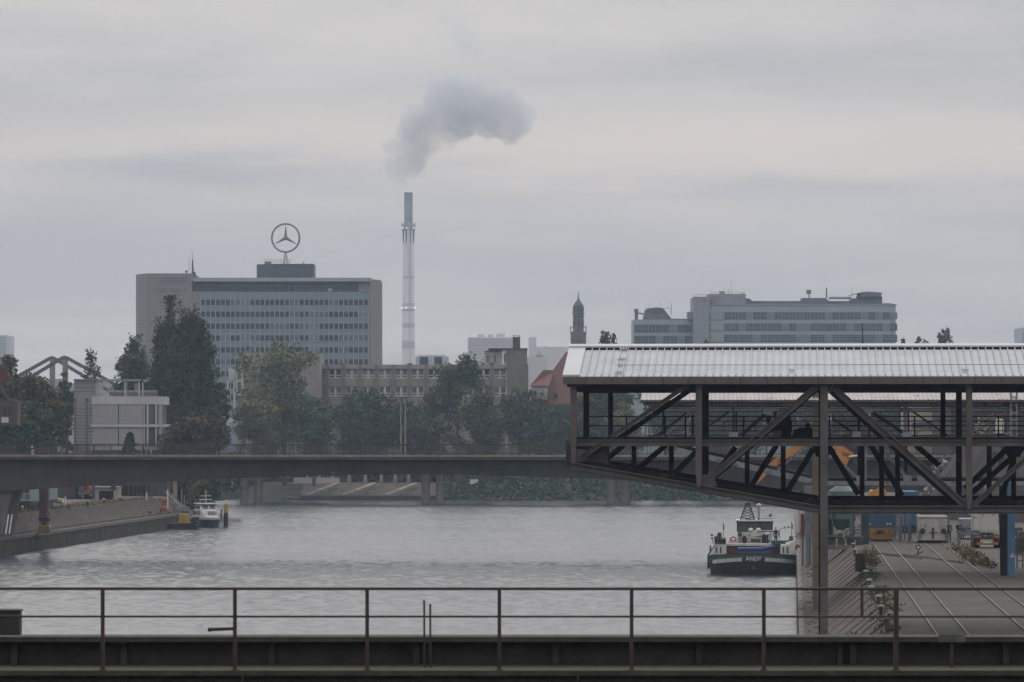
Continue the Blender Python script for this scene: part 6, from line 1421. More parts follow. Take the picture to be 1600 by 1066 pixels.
for k in range(260):
    x = rr.uniform(-9, 62) if k > 80 else rr.uniform(-46, -41); y = (769.2 if k > 80 else 774-(x+46)*.3)+rr.uniform(-.6, 1.6); m.ball((x, y, rr.uniform(-.1, .5)), rr.uniform(.14, .36), 6, (1.2, 1, .7))
W_('stones', m, M('riprap stone', (.11, .108, .105), .9, var=.35, scale=1), t)

# ------------------------------------------------------------------ right quay and yard
for i, (px, py) in enumerate(((1333.5, 856), (1335.5, 865), (1339, 877), (1353, 900.5), (1358.5, 915), (1361, 926), (1372.5, 941.5), (1376.5, 958), (1385.5, 977))):
    q = GR(px, py+2, ZR); w = ('smallest and furthest', 'second furthest', 'third furthest', 'fourth furthest, past the gap', 'fifth furthest', 'level with the top handrail', 'third nearest, among weeds', 'second nearest, among weeds', 'nearest and largest')[i]
    bollard('pale capped bollard on the right slope crest, %s' % w, (q.x, q.y, ZR-.1), .5, 'bollards along the right slope crest')
t = thing('dark_barrel', 'black upright drum on the right slope crest between the far and near bollards', 'drum', on(1344, 893, ZR)); q = GR(1344, 893, ZR); m = MB(); m.lathe([(.34, 0), (.36, .3), (.33, .6), (.36, .9), (.34, 1.2), (.2, 1.25)], 14, q); W_('body', m, BLK2, t)
# dolphins and ladder gear on the quay edge
d = 331.0; t = thing('mooring_dolphin', 'tall grey tube pile at the right quay edge beside the yellowish leg', 'pile', P(1263, 886, d)); m = MB(); c = P(1263, 886, d); m.tube([(c.x, c.y, 2.4), (c.x, c.y, 6.0), (c.x, c.y, 6.6), (c.x, c.y, 9.4)], [.24, .24, .34, .34], 14); W_('shaft', m, M('pile grey steel', (.13, .14, .155), .65, var=.2, scale=1, streak=.5), t)
t = thing('gauge_board', 'narrow pale board with red lower end, left of the grey tube pile', 'sign', P(1254.5, 830, 332)); c = P(1254.5, 832, 332); m = MB(); m.box(c.x-.2, c.x+.2, c.y, c.y+.1, c.z+1.6, 7.3); W_('board', m, WPO, t); m = MB(); m.box(c.x-.19, c.x+.17, c.y, c.y+.1, c.z-.2, c.z+1.6); W_('red_end', m, M('board red', (.16, .05, .05), .7), t); m = MB(); m.tube([(c.x, c.y+.15, 2.4), (c.x, c.y+.15, c.z+2)], .07, 6); W_('post', m, STEEL_D, t)
rr = random.Random(8)
for k in range(15):
    v = 205+k*11.5; t = thing('tyre_fender', 'black tyre fender hanging on the right quay wall edge', 'fender', U(.35, v, 1.8), RZ, 'tyre fenders along the right quay'); m = MB(); m.torus((0, 0, 0), (1, 0, 0), .34, .13, 16, 7); build('tyre', m, BLK2, t); m = MB(); m.tube([(0, 0, .35), (.2, 0, .8)], .03, 5); build('rope', m, FGM, t)
t = thing('quay_clutter', 'scattered pale stones and rubbish on the right quay ledge and slope foot', 'rubble', U(1.4, 230, ZL), 0, None, 'stuff'); m = MB()
for k in range(150): 
    v = rr.uniform(190, 330); u = rr.uniform(.9, 2.3); z = ZL+max(0, u-1.8)*.76; m.ball(U(u, v, z+.03), rr.uniform(.04, .16), 6, (1.3, 1, .6))
W_('stones', m, M('pale rubble', (.13, .125, .115), .9, var=.4, scale=3), t)
# blue and yellow rail vehicle
LBL = M('loco blue', (.028, .066, .125), .5, var=.15, scale=.8, streak=.3); LYE = M('loco yellow ochre', (.24, .135, .035), .6, var=.3, scale=1.5, streak=.4, rust=.15)
q = GR(1374.5, 846, ZR); lo = thing('blue_shunter', 'blue bodied rail shunter with a worn yellow front apron on the quayside track', 'locomotive', U(7.3, q.length*0+ (q.y)/CA, ZR), RZ)
m = MB(); m.loft([[(-1.22, 0, 1.15), (1.22, 0, 1.15), (1.22, 7, 1.15), (-1.22, 7, 1.15)], [(-1.22, 0, 3.3), (1.22, 0, 3.3), (1.22, 7, 3.3), (-1.22, 7, 3.3)], [(-1.1, .1, 3.5), (1.1, .1, 3.5), (1.1, 6.9, 3.5), (-1.1, 6.9, 3.5)]]); bo = build('body', m, LBL, lo)
m = MB(); m.loft([[(-1.0, -.05, .2), (1.0, -.05, .2), (1.0, .5, .2), (-1.0, .5, .2)], [(-1.15, -.05, .7), (1.15, -.05, .7), (1.15, .5, .7), (-1.15, .5, .7)], [(-1.15, -.05, 1.14), (1.15, -.05, 1.14), (1.15, .5, 1.14), (-1.15, .5, 1.14)]]); ap = build('front_apron', m, LYE, lo)
m = MB()
for x in (-.85, .62, .85): m.tube([(x, -.06, 1.5), (x, .02, 1.5)], .06 if x < 0 else .08, 8)
build('head_lamp', m, WPO, bo)
m = MB(); m.box(-.22, .22, -.22, -.06, .75, .95); m.tube([(0, -.3, .85), (0, -.06, .85)], .09, 8); build('coupling', m, BLK2, ap)
for s in (-1.05, 1.05): m = MB(); m.beam((s, -.3, .8), (s, .1, .8), .2, .42, (1, 0, 0)); m.beam((s*1.15, -.25, .35), (s*.95, -.25, .7), .15, .2); build('side_step', m, LYE, ap)
m = MB(); m.box(-1.1, 1.1, -.12, .05, .08, .2); build('rail_guard', m, BLK2, lo)
for y in (1.5, 5.2):
    for s in (-.72, .72): m = MB(); m.tube([(s-.06, y, .47), (s+.06, y, .47)], .46, 14); build('wheel', m, STEEL_D, lo)
m = MB(); m.box(-1.0, 1.0, .5, 6.8, .5, 1.15); build('underframe', m, BLK2, lo)
m = MB(); m.cbox((.9, .8, 3.5), .3, .3, .35, .05); m.box(.3, 1.0, .02, .1, 3.0, 3.25); build('roof_box', m, BLK2, bo)
# white locomotive
q = GR(1453, 848.5, ZR); wl = thing('white_locomotive', 'dirty white locomotive with round black buffers, right of the blue shunter', 'locomotive', U(11.59, q.y/CA, ZR), RZ); LWH = M('loco dirty white', (.36, .355, .35), .6, var=.15, scale=1, streak=.5)
m = MB(); m.cbox((0, 2.6, .75), 2.35, 5.2, 1.35, .06); hd = build('hood', m, LWH, wl)
m = MB(); m.cbox((0, 2.6, 2.1), 2.45, 5.3, .2, .08); build('hood_roof', m, M('loco grey white roof', (.27, .27, .275), .6, var=.15), hd)
m = MB(); m.box(-1.2, 1.2, -.1, 5.3, .25, .75); build('buffer_beam', m, LWH, wl)
m = MB(); m.box(-1.25, 1.25, .1, 5.2, .1, .25); m.box(-.08, .08, -.15, -.08, .4, 1.3); m.box(-.3, .4, -.14, -.1, .85, .92); build('dark_gear', m, BLK2, wl)
for s in (-.87, .87):
    m = MB(); m.tube([(s, -.5, 1.02), (s, -.05, 1.02)], .1, 8); bf = build('buffer', m, STEEL_D, wl); m = MB(); m.tube([(s, -.55, 1.02), (s, -.49, 1.02)], .24, 16); build('buffer_plate', m, BLK2, bf)
m = MB(); m.tube([(-.65, -.06, 1.45), (-.65, .02, 1.45)], .09, 10); m.tube([(.7, -.06, 1.42), (.7, .02, 1.42)], .07, 10); m.tube([(1.0, -.06, 1.42), (1.0, .02, 1.42)], .05, 10); build('lamp', m, M('lamp grey ring', (.12, .12, .12), .4), hd)
m = MB(); m.cbox((.15, 4.8, 2.3), 2.3, 2.6, 1.2, .1); cb = build('cab', m, M('loco cab dark', (.06, .075, .085), .4, var=.3, scale=1), wl)
m = MB(); m.box(-.5, .25, 3.42, 3.5, 2.5, 2.95); m.ball((-.28, 3.4, 2.72), .2, 10); m.ball((.05, 3.4, 2.72), .17, 10); build('cab_lamp', m, WPO, cb)
m = MB()
for s in (-1, 1):
    for k in range(4): m.box(s*1.1-.13, s*1.1+.13, -.13, -.105, .35+k*.2, .44+k*.2)
build('warning_stripe', m, BLK2, wl)
for s in (-.72, .72):
    for y in (1.2, 4): m = MB(); m.tube([(s-.06, y, .42), (s+.06, y, .42)], .42, 14); build('wheel', m, STEEL_D, wl)
m = MB(); m.beam((-1.5, .2, .15), (-1.2, .2, .45), .6, .2); build('side_step', m, LWH, wl)
# switch lantern, dirt track furniture
q = GR(1434.5, 868, ZR); t = thing('switch_lantern', 'small round track switch lantern on a short stand between the two tracks', 'signal', q); m = MB(); m.tube([(0, 0, 0), (0, 0, .4)], .05, 6); m.beam((-.25, 0, .05), (.45, .1, .3), .06, .06); build('stand', m, BLK2, t); m = MB(); m.tube([(0, -.1, .62), (0, .1, .62)], .19, 14); build('black_disc', m, BLK2, t); m = MB(); m.tube([(0, -.13, .62), (0, -.1, .62)], .11, 12); build('white_face', m, WPO, t)
# truck from behind
q = GR(1543, 857, ZR); tk = thing('truck', 'white truck seen from behind with orange lamps, left of the blue leg', 'truck', (q.x, q.y, ZR), RZ); TWH = M('truck white cab', (.42, .425, .43), .5, var=.08, scale=1, streak=.25); ORL = M('orange lamp lens', (.38, .10, .03), .4, var=.3, scale=6)
m = MB(); m.loft([[(-1.05, 3.6, 1.35), (1.05, 3.6, 1.35), (1.05, 5.4, 1.35), (-1.05, 5.4, 1.35)], [(-1.05, 3.6, 3.5), (1.05, 3.6, 3.5), (1.05, 5.4, 3.5), (-1.05, 5.4, 3.5)], [(-.95, 3.8, 3.75), (.95, 3.8, 3.75), (.95, 5.3, 3.75), (-.95, 5.3, 3.75)]]); cb = build('cab', m, TWH, tk)
m = MB(); m.box(-1.0, -.98, 3.57, 3.6, 1.4, 3.4); m.box(.6, .66, 3.56, 3.6, 2.5, 2.66); m.box(-.18, -.12, 3.56, 3.6, 2.5, 2.66); m.box(-.55, -.35, 3.56, 3.6, 2.75, 2.82); m.box(-.95, -.7, 3.56, 3.6, 2.38, 2.42); m.extr([(-.66, 3.57, 2.83), (-.38, 3.57, 2.83), (-.38, 3.57, 2.74), (-.52, 3.57, 2.66), (-.66, 3.57, 2.74)], (0, .03, 0)); build('cab_fitting', m, BLK2, cb)
m = MB(); m.box(-.42, -.22, .4, 5, .75, 1.0); m.box(.22, .42, .4, 5, .75, 1.0); m.box(-1.0, 1.0, .3, .55, .7, .95); build('chassis', m, STEEL_D, tk)
m = MB(); m.lathe([(.62, 1.1), (.6, 1.22), (.1, 1.28)], 18, (0, 1.8, 0)); m.box(-.55, .55, 1.3, 2.5, 1.0, 1.12); build('coupling_plate', m, BLK2, tk)
for s in (-1, 1):
    m = MB(); m.tube([(s*.55, 1.5, .52), (s*1.1, 1.5, .52)], .52, 20); tw = build('tyre', m, BLK2, tk); m = MB(); m.tube([(s*1.09, 1.5, .52), (s*1.115, 1.5, .52)], .28, 14); build('rim', m, CORR, tw)
    m = MB(); m.extr([(s*.5, .95, 1.02), (s*.5, 2.05, 1.02), (s*.5, 2.2, .85), (s*.5, 2.24, .86), (s*.5, 2.07, 1.06), (s*.5, .93, 1.06), (s*.5, .78, .8), (s*.5, .82, .8)], (s*.6, 0, 0)); build('mudguard', m, BLK2, tk)
    m = MB(); m.box(s*.55-.0 if s > 0 else -.95, .95 if s > 0 else -.55, .22, .3, .82, .98); build('orange_lamp', m, ORL, tk)
    m = MB(); m.tube([(s*.8, 4.6, .52), (s*1.1, 4.6, .52)], .52, 20); build('tyre', m, BLK2, tk)
m = MB(); m.box(-.85, .85, .16, .3, .28, .5); rbm = build('rear_bar', m, M('rear bar orange', (.26, .10, .04), .6, var=.4, scale=4), tk); m = MB(); m.box(-.35, .35, .13, .16, .40, .52); m.box(-.6, .5, .14, .16, .14, .22); build('white_plate', m, WPO, rbm)
# blue van and people by it
q = GR(1515, 843, ZR); vn = thing('blue_van', 'dark blue van with its rear to the viewer left of the white truck', 'van', (q.x, q.y, ZR), RZ); VB_ = M('van blue', (.035, .075, .16), .35, var=.1, spec=.5)
m = MB(); m.extr([(-.85, 0, .35), (-.85, 0, 1.0), (-.85, .25, 1.75), (-.85, 3.0, 1.8), (-.85, 3.6, 1.1), (-.85, 4.3, 1.0), (-.85, 4.4, .35)], (1.7, 0, 0)); vb = build('body', m, VB_, vn)
m = MB(); m.extr([(-.72, .02, 1.06), (-.72, .22, 1.66), (-.72, .25, 1.66), (-.72, .05, 1.06)], (1.44, 0, 0)) ; 
m.add([(-.7, -.01, 1.08), (.7, -.01, 1.08), (.62, .2, 1.66), (-.62, .2, 1.66)], [(0, 1, 2, 3)]); build('rear_window', m, GLB, vb)
m = MB(); m.box(-.7, .7, -.06, 0, .42, .6); m.box(-.3, .3, -.04, 0, .7, .82); build('bumper', m, CORR, vb)
for s in (-.72, .72): m = MB(); m.box(s-.08, s+.08, -.03, .02, .8, 1.1); build('tail_lamp', m, REDL, vb)
for s in (-.75, .75):
    for y in (.8, 3.5): m = MB(); m.tube([(s-.1, y, .32), (s+.1, y, .32)], .32, 16); build('wheel', m, BLK2, vn)
q = GR(1482.5, 846.5, ZR); person('person in a blue jacket and dark trousers standing right of the white locomotive', q, R(160), BJK, DKT, HAIRD, dwn(-1), ((.32, -.1, 1.22), (.42, -.28, 1.34)), .1)
q = GR(1498, 847.5, ZR); person('person in a black top and light blue jeans left of the blue van', q, R(20), BLK, JEAN, HAIRB, fold(-1), fold(1), .05)
q = GR(1477, 843.5, ZR); person('person in a red jacket half hidden behind the person in blue', q, R(90), REDJ, DKT, HAIRB, dwn(-1), dwn(1), .05)
q = GR(1503.5, 842, ZR); person('person in dark clothes behind the one in jeans, beside the blue van', q, R(-20), NAVY, DKT, HAIRD, pock(-1), pock(1), .05)
# green silo plant on the slope crest
GRS = M('silo teal green', (.065, .115, .105), .55, var=.2, scale=.6, streak=.45); GRD = M('plant dark green', (.025, .05, .05), .7, var=.3, scale=.8)
v0 = 318.0; si = thing('green_silo', 'teal green hopper silo with pipes beside the tall near gantry leg', 'silo', U(GU(1320, v0), v0, ZR)); c = U(GU(1316, v0), v0, ZR)
m = MB(); m.lathe([(.45, 1.2), (1.15, 2.1), (1.15, 4.4), (.6, 4.8)], 18, c); W_('hopper', m, GRS, si)
for a in range(4): 
    m = MB(); e = R(45+90*a); m.tube([c+Vector((1.25*math.cos(e), 1.25*math.sin(e), 0)), c+Vector((1.2*math.cos(e), 1.2*math.sin(e), 3.2))], .08, 6); W_('leg', m, GRD, si)
m = MB(); p0 = U(GU(1330, v0-2), v0-2, ZR); m.tube([p0+ZD*4.0, p0+ZD*.9], .13, 10); W_('down_pipe', m, GRS, si)
m = MB(); p1 = U(GU(1327, v0-2.2), v0-2.2, ZR); m.tube([p1+ZD*1.3, p1+UD*-.25+ZD*1.25, p1+UD*-.42+ZD*1.0, p1+UD*-.44+ZD*.55], .12, 10); W_('bent_pipe', m, M('pipe pale green', (.13, .17, .165), .6), si)
m = MB(); m.box(-.2, 1.6, -1.3, 1.3, 0, .06); 
W_('base_slab', MB().extr([c+UD*-2.2+VD*-2.4, c+UD*1.6+VD*-2.4, c+UD*1.6+VD*1.6, c+UD*-2.2+VD*1.6], ZD*-.35), CONC, si)
m = MB()
for k in range(5): m.cbox(c+UD*(-1.6+k*.75)+VD*(-1.7+.2*(k % 2)), .55, .5, .5+.25*(k % 3), .08)
m.tube([c+UD*-1.5+VD*-1.9+ZD*.7, c+UD*1.2+VD*-1.9+ZD*.6], .12, 8); W_('pump_set', m, GRD, si)
m = MB(); m.cbox(c+UD*-1.5+VD*.2, .9, 1.2, 3.6, .1); m.cbox(c+UD*1.9+VD*1.2, .6, .8, 3.8, .08); W_('dark_tank', m, GRD, si)
# blue lattice racks behind the locomotives
d = 332.0
for px, lab in ((1403.5, 'blue steel ladder frame standing beside the blue shunter'), (1418.5, 'blue steel ladder frame closer to the white locomotive')):
    t = thing('ladder_frame', lab, 'ladder', P(px, 840, d)); m = MB()
    for s in (-5, 5): m.beam(P(px+s, 843, d), P(px+s, 780, d), .1, .1, (0, 1, 0))
    W_('stile', m, BLUE, t); m = MB()
    for k in range(11): y = 840-k*6; m.beam(P(px-5, y, d), P(px+5, y, d), .08, .06, (0, 1, 0))
    W_('rung', m, M('pale blue rung', (.14, .22, .3), .6), t)
t = thing('blue_container', 'bright blue steel container behind the ladder frames', 'container', P(1425, 834, 350)); d = 350.0; m = MB(); m.box(X(1412, d), X(1436, d), d, d+5, Z(822, d), Z(768, d))
for k in range(7): m.box(X(1412.6+k*3.4, d), X(1414.6+k*3.4, d), d-.06, d, Z(821, d), Z(769, d))
W_('body', m, BLUE, t); m = MB(); m.box(X(1411, d), X(1437, d), d+.2, d+5.2, ZR, Z(822.1, d)); W_('trailer_base', m, BLK2, t)
for px in (1406, 1420.5): post('grey pipe post in front of the ladder frames, %s' % ('left one' if px < 1410 else 'right one'), px, 849, 806, 322, .1, M('pipe post grey', (.11, .11, .12), .7))
# orange material handler with lettering on its boom
d = 345.0; mh = thing('material_handler', 'orange material handler whose lettered boom shows through the gantry truss', 'crane', P(1373, 671+9.5*FP/d, d)); LBO = M('handler orange', (.42, .19, .045), .5, var=.15, scale=.8, streak=.25)
def Q(px, py, dy=0): return P(px, py, d+dy)
m = MB(); m.extr([Q(1361, 776), Q(1384, 776), Q(1386, 768), Q(1381, 762), Q(1369, 764), Q(1361, 768)], (0, 2.5, 0)); W_('upper_body', m, LBO, mh)
m = MB(); m.extr([Q(1366, 800), Q(1380, 800), Q(1378, 776), Q(1368, 776)], (0, 2, 0)); m.cbox(Q(1373, 671+9.5*FP/d, 1), 3.0, 4.0, 2.4, .2); W_('undercarriage', m, M('handler grey', (.09, .095, .1), .7), mh)
m = MB(); m.extr([Q(1305, 715), Q(1308, 698), Q(1316, 696.5), Q(1334, 709), Q(1336, 713), Q(1327, 717), Q(1323, 727.5), Q(1312, 723)], (0, .7, 0)); bm = W_('lettered_boom', m, LBO, mh)
b_ang = math.atan2(-(711.5-706.5), (1334-1312))
writing('boom_lettering', 'LIEBHERR', BLK2, bm, Q(1312.5, 706.5, -.03), Matrix.Rotation(R(90), 3, 'X') @ Matrix.Rotation(R(-25), 3, 'Z'), .42, True, .01, 'LEFT') if False else None
writing('boom_lettering', 'LIEB', BLK2, bm, Q(1321, 710.0, -.03), Matrix.Rotation(R(90), 3, 'X') @ Matrix.Rotation(R(-25), 3, 'Z'), .40, True, .01)
m = MB(); m.beam(Q(1332, 713, .3), Q(1371, 768, .3), .5, .5, (0, 1, 0)); W_('lower_boom', m, M('handler dark grey', (.045, .046, .05), .7), mh)
m = MB(); m.loft([[Q(x0, y0, .1), Q(x0+w, y0+h, .1), Q(x0+w, y0+h, .6), Q(x0, y0, .6)] for x0, y0, w, h in ((1305, 692, 4, 12), (1276, 676, 3, 12), (1236, 699, 4, 10), (1205, 722, 4, 9), (1176, 753, 5, 5))]); sk = W_('stick', m, LBO, mh)
writing('stick_lettering', 'LIEB', BLK2, sk, Q(1219, 718.5, .06), Matrix.Rotation(R(90), 3, 'X') @ Matrix.Rotation(R(50), 3, 'Z'), .36, True, .01)
m = MB(); m.tube([Q(1326, 714, -.1), Q(1343, 712, -.1)], .09, 8); m.tube([Q(1343, 712, -.1), Q(1350, 713, -.1)], .05, 8); W_('cylinder', m, WPO, mh)
m = MB(); m.tube([Q(1178, 756, .3), Q(1182, 775, .3)], .06, 6); m.extr([Q(1176, 775), Q(1188, 775), Q(1190, 782), Q(1182, 788), Q(1174, 782)], (0, .8, 0)); W_('grab', m, BLK2, mh)
# buildings of the scrap yard
d = 470.0; bh = thing('beige_warehouse', 'beige scrapyard warehouse with a dark window band, seen through the gantry trusses', 'warehouse', P(1450, 720, d)); m = MB(); m.box(X(1423, d), X(1483, d), d, d+12, ZR, Z(628, d)); W_('wall', m, M('beige cladding', (.30, .275, .22), .8, var=.08, scale=.4, streak=.2), bh)
m = MB(); m.extr([(X(1425, d), d-.1, Z(668, d)), (X(1477, d), d-.1, Z(671.5, d)), (X(1482, d), d-.1, Z(656.5, d)), (X(1425, d), d-.1, Z(661, d))], (0, .09, 0)); W_('window_band', m, M('dark slate band', (.06, .07, .085), .4, var=.2), bh)
m = MB(); m.beam((X(1424, d), d-.06, Z(640, d)), (X(1483, d), d-.06, Z(640, d)), .1, .25, (0, 1, 0)); m.box(X(1422, d), X(1484, d), d-.3, d+12.3, Z(628, d), Z(626.5, d)); W_('trim', m, CORR, bh)
d = 440.0; dh = thing('scrap_hall', 'dark brown scrap hall wall behind the scrap heaps at the right edge', 'hall', P(1560, 700, d)); m = MB(); m.box(X(1486, d), X(1720, d), d, d+20, ZR, Z(627, d)); W_('wall', m, M('dark brown wall', (.05, .04, .038), .9, var=.3, scale=.3, streak=.4), dh)
m = MB(); m.box(X(1485, d), X(1721, d), d-.4, d+20.4, Z(628.5, d), Z(625, d)); W_('roof_edge', m, CORR, dh)
m = MB()
for px in (1503, 1530, 1563, 1592): m.box(X(px, d), X(px+9, d), d-.1, d, Z(640, d), Z(630, d))
W_('window', m, M('dusty hall window', (.09, .09, .10), .5, var=.4, scale=.8), dh)
SCM = M('mixed scrap metal', (.24, .235, .24), .5, .4, var=.65, scale=.9, rust=.45, rustcol=(.11, .055, .03))
def scrap(label, px, d, w, yt, n, seed):
    t = thing('scrap_heap', label, 'scrap heap', P(px, 671+9.5*FP/d, d), 0, None, 'stuff'); rr = random.Random(seed); m = MB(); H_ = Z(yt, d)-ZR
    base = MB(); base.lathe([(w, 0), (w*.75, H_*.4), (w*.4, H_*.75), (.3, H_*.95)], 16, (X(px, d), d+w*.6, ZR)); W_('core', base, M('scrap core', (.06, .055, .055), .9, var=.4, scale=.6), t)
    for k in range(n):
        f = rr.random()**.8; a = rr.uniform(math.pi, 2*math.pi); r = w*(1-f*.95)+rr.uniform(-.3, .4)
        c = Vector((X(px, d)+r*math.cos(a), d+w*.6+r*.9*math.sin(a), ZR+H_*f*1.0)); u_ = Vector((rr.gauss(0, 1), rr.gauss(0, 1), rr.gauss(0, .8))).normalized(); v_ = u_.orthogonal().normalized(); s = rr.uniform(.15, .75)
        if k % 3: m.add([c-u_*s-v_*s*.3, c+u_*s-v_*s*.25, c+u_*s*.8+v_*s*.4, c-u_*s*.9+v_*s*.3+ZD*.1], [(0, 1, 2, 3)])
        else: m.beam(c-u_*s*1.3, c+u_*s*1.3, .07, .1)
    W_('pieces', m, SCM, t)
scrap('loose heap of bright and rusty scrap metal behind the right truss panels', 1556, 405, 7.5, 652, 1500, 3)
scrap('lower heap of mixed scrap metal at the right edge', 1612, 395, 6, 690, 700, 4)
scrap('small grey scrap heap behind the tall post of the right truss', 1478, 420, 3.2, 722, 300, 6)
t = thing('white_cabin', 'grey white crane cabin with a black side beside the scrap heap', 'cabin', P(1563, 676, 398)); d = 398.0; m = MB(); m.cbox(P(1562, 677, d), .75, 1.2, 1.45, .1); W_('shell', m, WPO, t); m = MB(); m.box(X(1565.5, d), X(1573, d), d-.5, d+.8, Z(676, d), Z(653, d)); m.tube([P(1565, 677, d), P(1565, 671+9.5*FP/d, d)], .35, 8); W_('black_side', m, BLK2, t)
for px, y, d in ((1389, 836, 336), (1342, 834, 350)):
    pass
t = thing('rubble_heap', 'pale heap of stones behind the bollards left of the blue shunter', 'rubble', P(1345, 840, 345), 0, None, 'stuff'); rr = random.Random(31); m = MB(); c0 = U(GU(1345, 345), 345, ZR)
for k in range(220): a = rr.uniform(0, 6.28); r = rr.random()**.5*2.2; m.ball(c0+Vector((r*math.cos(a), r*math.sin(a)*2, max(0, 1.2-r*.5)*rr.random())), rr.uniform(.1, .35), 6, (1.2, 1, .7))
W_('stones', m, M('pale rubble', (.13, .125, .115), .9, var=.4, scale=3), t)
t = thing('wire_fence', 'grey wire fence posts at the right edge behind the blue gantry leg', 'fence', P(1592, 885, 262)); d = 262.0; m = MB()
for k in range(9): px = 1589+k*9; m.tube([P(px, 671+9.5*FP/d, d), P(px, 838, d)], .05, 6)
m.tube([P(1589, 840, d), P(1661, 840, d)], .04, 5); m.tube([P(1589, 876, d), P(1661, 876, d)], .03, 5); W_('post', m, M('fence grey', (.2, .2, .2), .7), t)
t = thing('pallet_stack', 'dark stack of machine parts behind the wire fence at the right edge', 'pallets', P(1598, 840, 290)); m = MB(); d = 290.0
rr = random.Random(12)
for k in range(14): px = 1590+rr.uniform(0, 34); m.cbox(Vector((X(px, d), d+rr.uniform(0, 3), ZR+rr.uniform(0, 1.4))), rr.uniform(.5, 1.2), .8, rr.uniform(.3, .9), .06)
W_('crates', m, M('dark parts', (.07, .07, .072), .8, var=.4, scale=2), t)
# ------------------------------------------------------------------ trees, bushes and weeds
def leaves(pts, size, rng, flat=.35):
    n = len(pts); nrm = rng.normal(size=(n, 3)); nrm[:, 2] += flat; nrm /= np.linalg.norm(nrm, axis=1)[:, None]
    a = np.cross(nrm, rng.normal(size=(n, 3))); a /= np.linalg.norm(a, axis=1)[:, None]; b = np.cross(nrm, a)
    s = size*rng.uniform(.55, 1.25, (n, 1)); s2 = s*rng.uniform(.45, .8, (n, 1))
    v = np.stack([pts-a*s, pts-b*s2, pts+a*s, pts+b*s2], 1).reshape(-1, 3)
    return v
def leafobj(name, pts, size, mat, parent, rng, flat=.35):
    v = leaves(pts, size, rng, flat); n = len(pts); me = bpy.data.meshes.new(name)
    me.vertices.add(n*4); me.vertices.foreach_set('co', v.astype(np.float32).ravel())
    me.loops.add(n*4); me.loops.foreach_set('vertex_index', np.arange(n*4, dtype=np.int32))
    me.polygons.add(n); me.polygons.foreach_set('loop_start', np.arange(0, n*4, 4, dtype=np.int32)); me.polygons.foreach_set('loop_total', np.full(n, 4, dtype=np.int32))
    me.materials.append(mat); me.update(calc_edges=True); me.validate()
    o = bpy.data.objects.new(name, me); C.objects.link(o)
    if parent is not None: o.parent = parent
    return o
def clumps(kind, H, w, rng):
    """clump centres (x, y, z) and radii for a crown of height H and half-width w, trunk foot at the origin"""
    cs = []
    if kind == 'poplar':
        sp_ = [(0, 0, H, w*.66)]+[(rng.uniform(.25, .68)*w*math.cos(a), rng.uniform(.25, .68)*w*math.sin(a), H*rng.uniform(.72, .985), w*rng.uniform(.40, .52)) for a in rng.uniform(0, 6.28, 7)]
        for ax, ay, top, r0 in sp_:
            z = H*.05
            while z < top-.2:
                f = z/top; r = r0*min(1, (f+.06)/.16)**.6*(1 if f < .6 else math.sqrt(max(.04, 1-((f-.6)/.405)**2.4)))
                for j in range(3):
                    a = rng.uniform(0, 6.28); q = r*rng.uniform(.15, 1); cs.append((ax+q*math.cos(a), ay+q*math.sin(a), min(z+rng.uniform(-.5, .9), H-.3), max(.4, w*.20*(.55+.45*r/r0))))
                z += w*.17
    elif kind == 'conifer':
        for z in np.arange(H*.05, H, H*.04):
            r = w*(1-z/H)**.8
            for j in range(6): a = rng.uniform(0, 6.28); q = r*rng.uniform(.4, 1); cs.append((q*math.cos(a), q*math.sin(a), z-.1*q, max(.25, w*.16*(1.15-z/H))))
    else:
        zb = {'broad': .16, 'open': .2, 'bush': .02, 'willow': .08, 'round': .45}[kind]; n = {'broad': 95, 'open': 60, 'bush': 70, 'willow': 110, 'round': 60}[kind]
        lobes = [(0, 0, .5, .62)]+[(rng.uniform(-.5, .5), rng.uniform(-.5, .5), rng.uniform(.25, .74), rng.uniform(.36, .52)) for _ in range(7)]
        if kind == 'open': lobes = [(0, 0, .26, .6), (-.55, 0, .36, .36), (.55, 0, .38, .36), (-.3, .1, .54, .3), (.28, -.1, .56, .3), (.22, 0, .88, .13), (-.02, .1, .72, .2), (.55, 0, .60, .2), (-.5, 0, .58, .18), (.3, .1, .76, .15), (-.25, 0, .8, .1)]
        hc = H*(1-zb)
        while len(cs) < n:
            lx, ly, lz, lr = lobes[rng.integers(len(lobes))]; d = rng.normal(size=3); d /= np.linalg.norm(d); q = rng.uniform(.45, 1)**.6*lr
            x, y, z = lx*w+d[0]*q*w, ly*w+d[1]*q*w, H*zb+hc*lz+d[2]*q*hc*.5*1.05
            if z > H*zb*.7 and z < H: cs.append((x, y, z, w*rng.uniform(.13, .22)))
        zm = max(c[2] for c in cs); cs = [(x, y, z*(H-.6)/zm, r) for x, y, z, r in cs]
    return cs
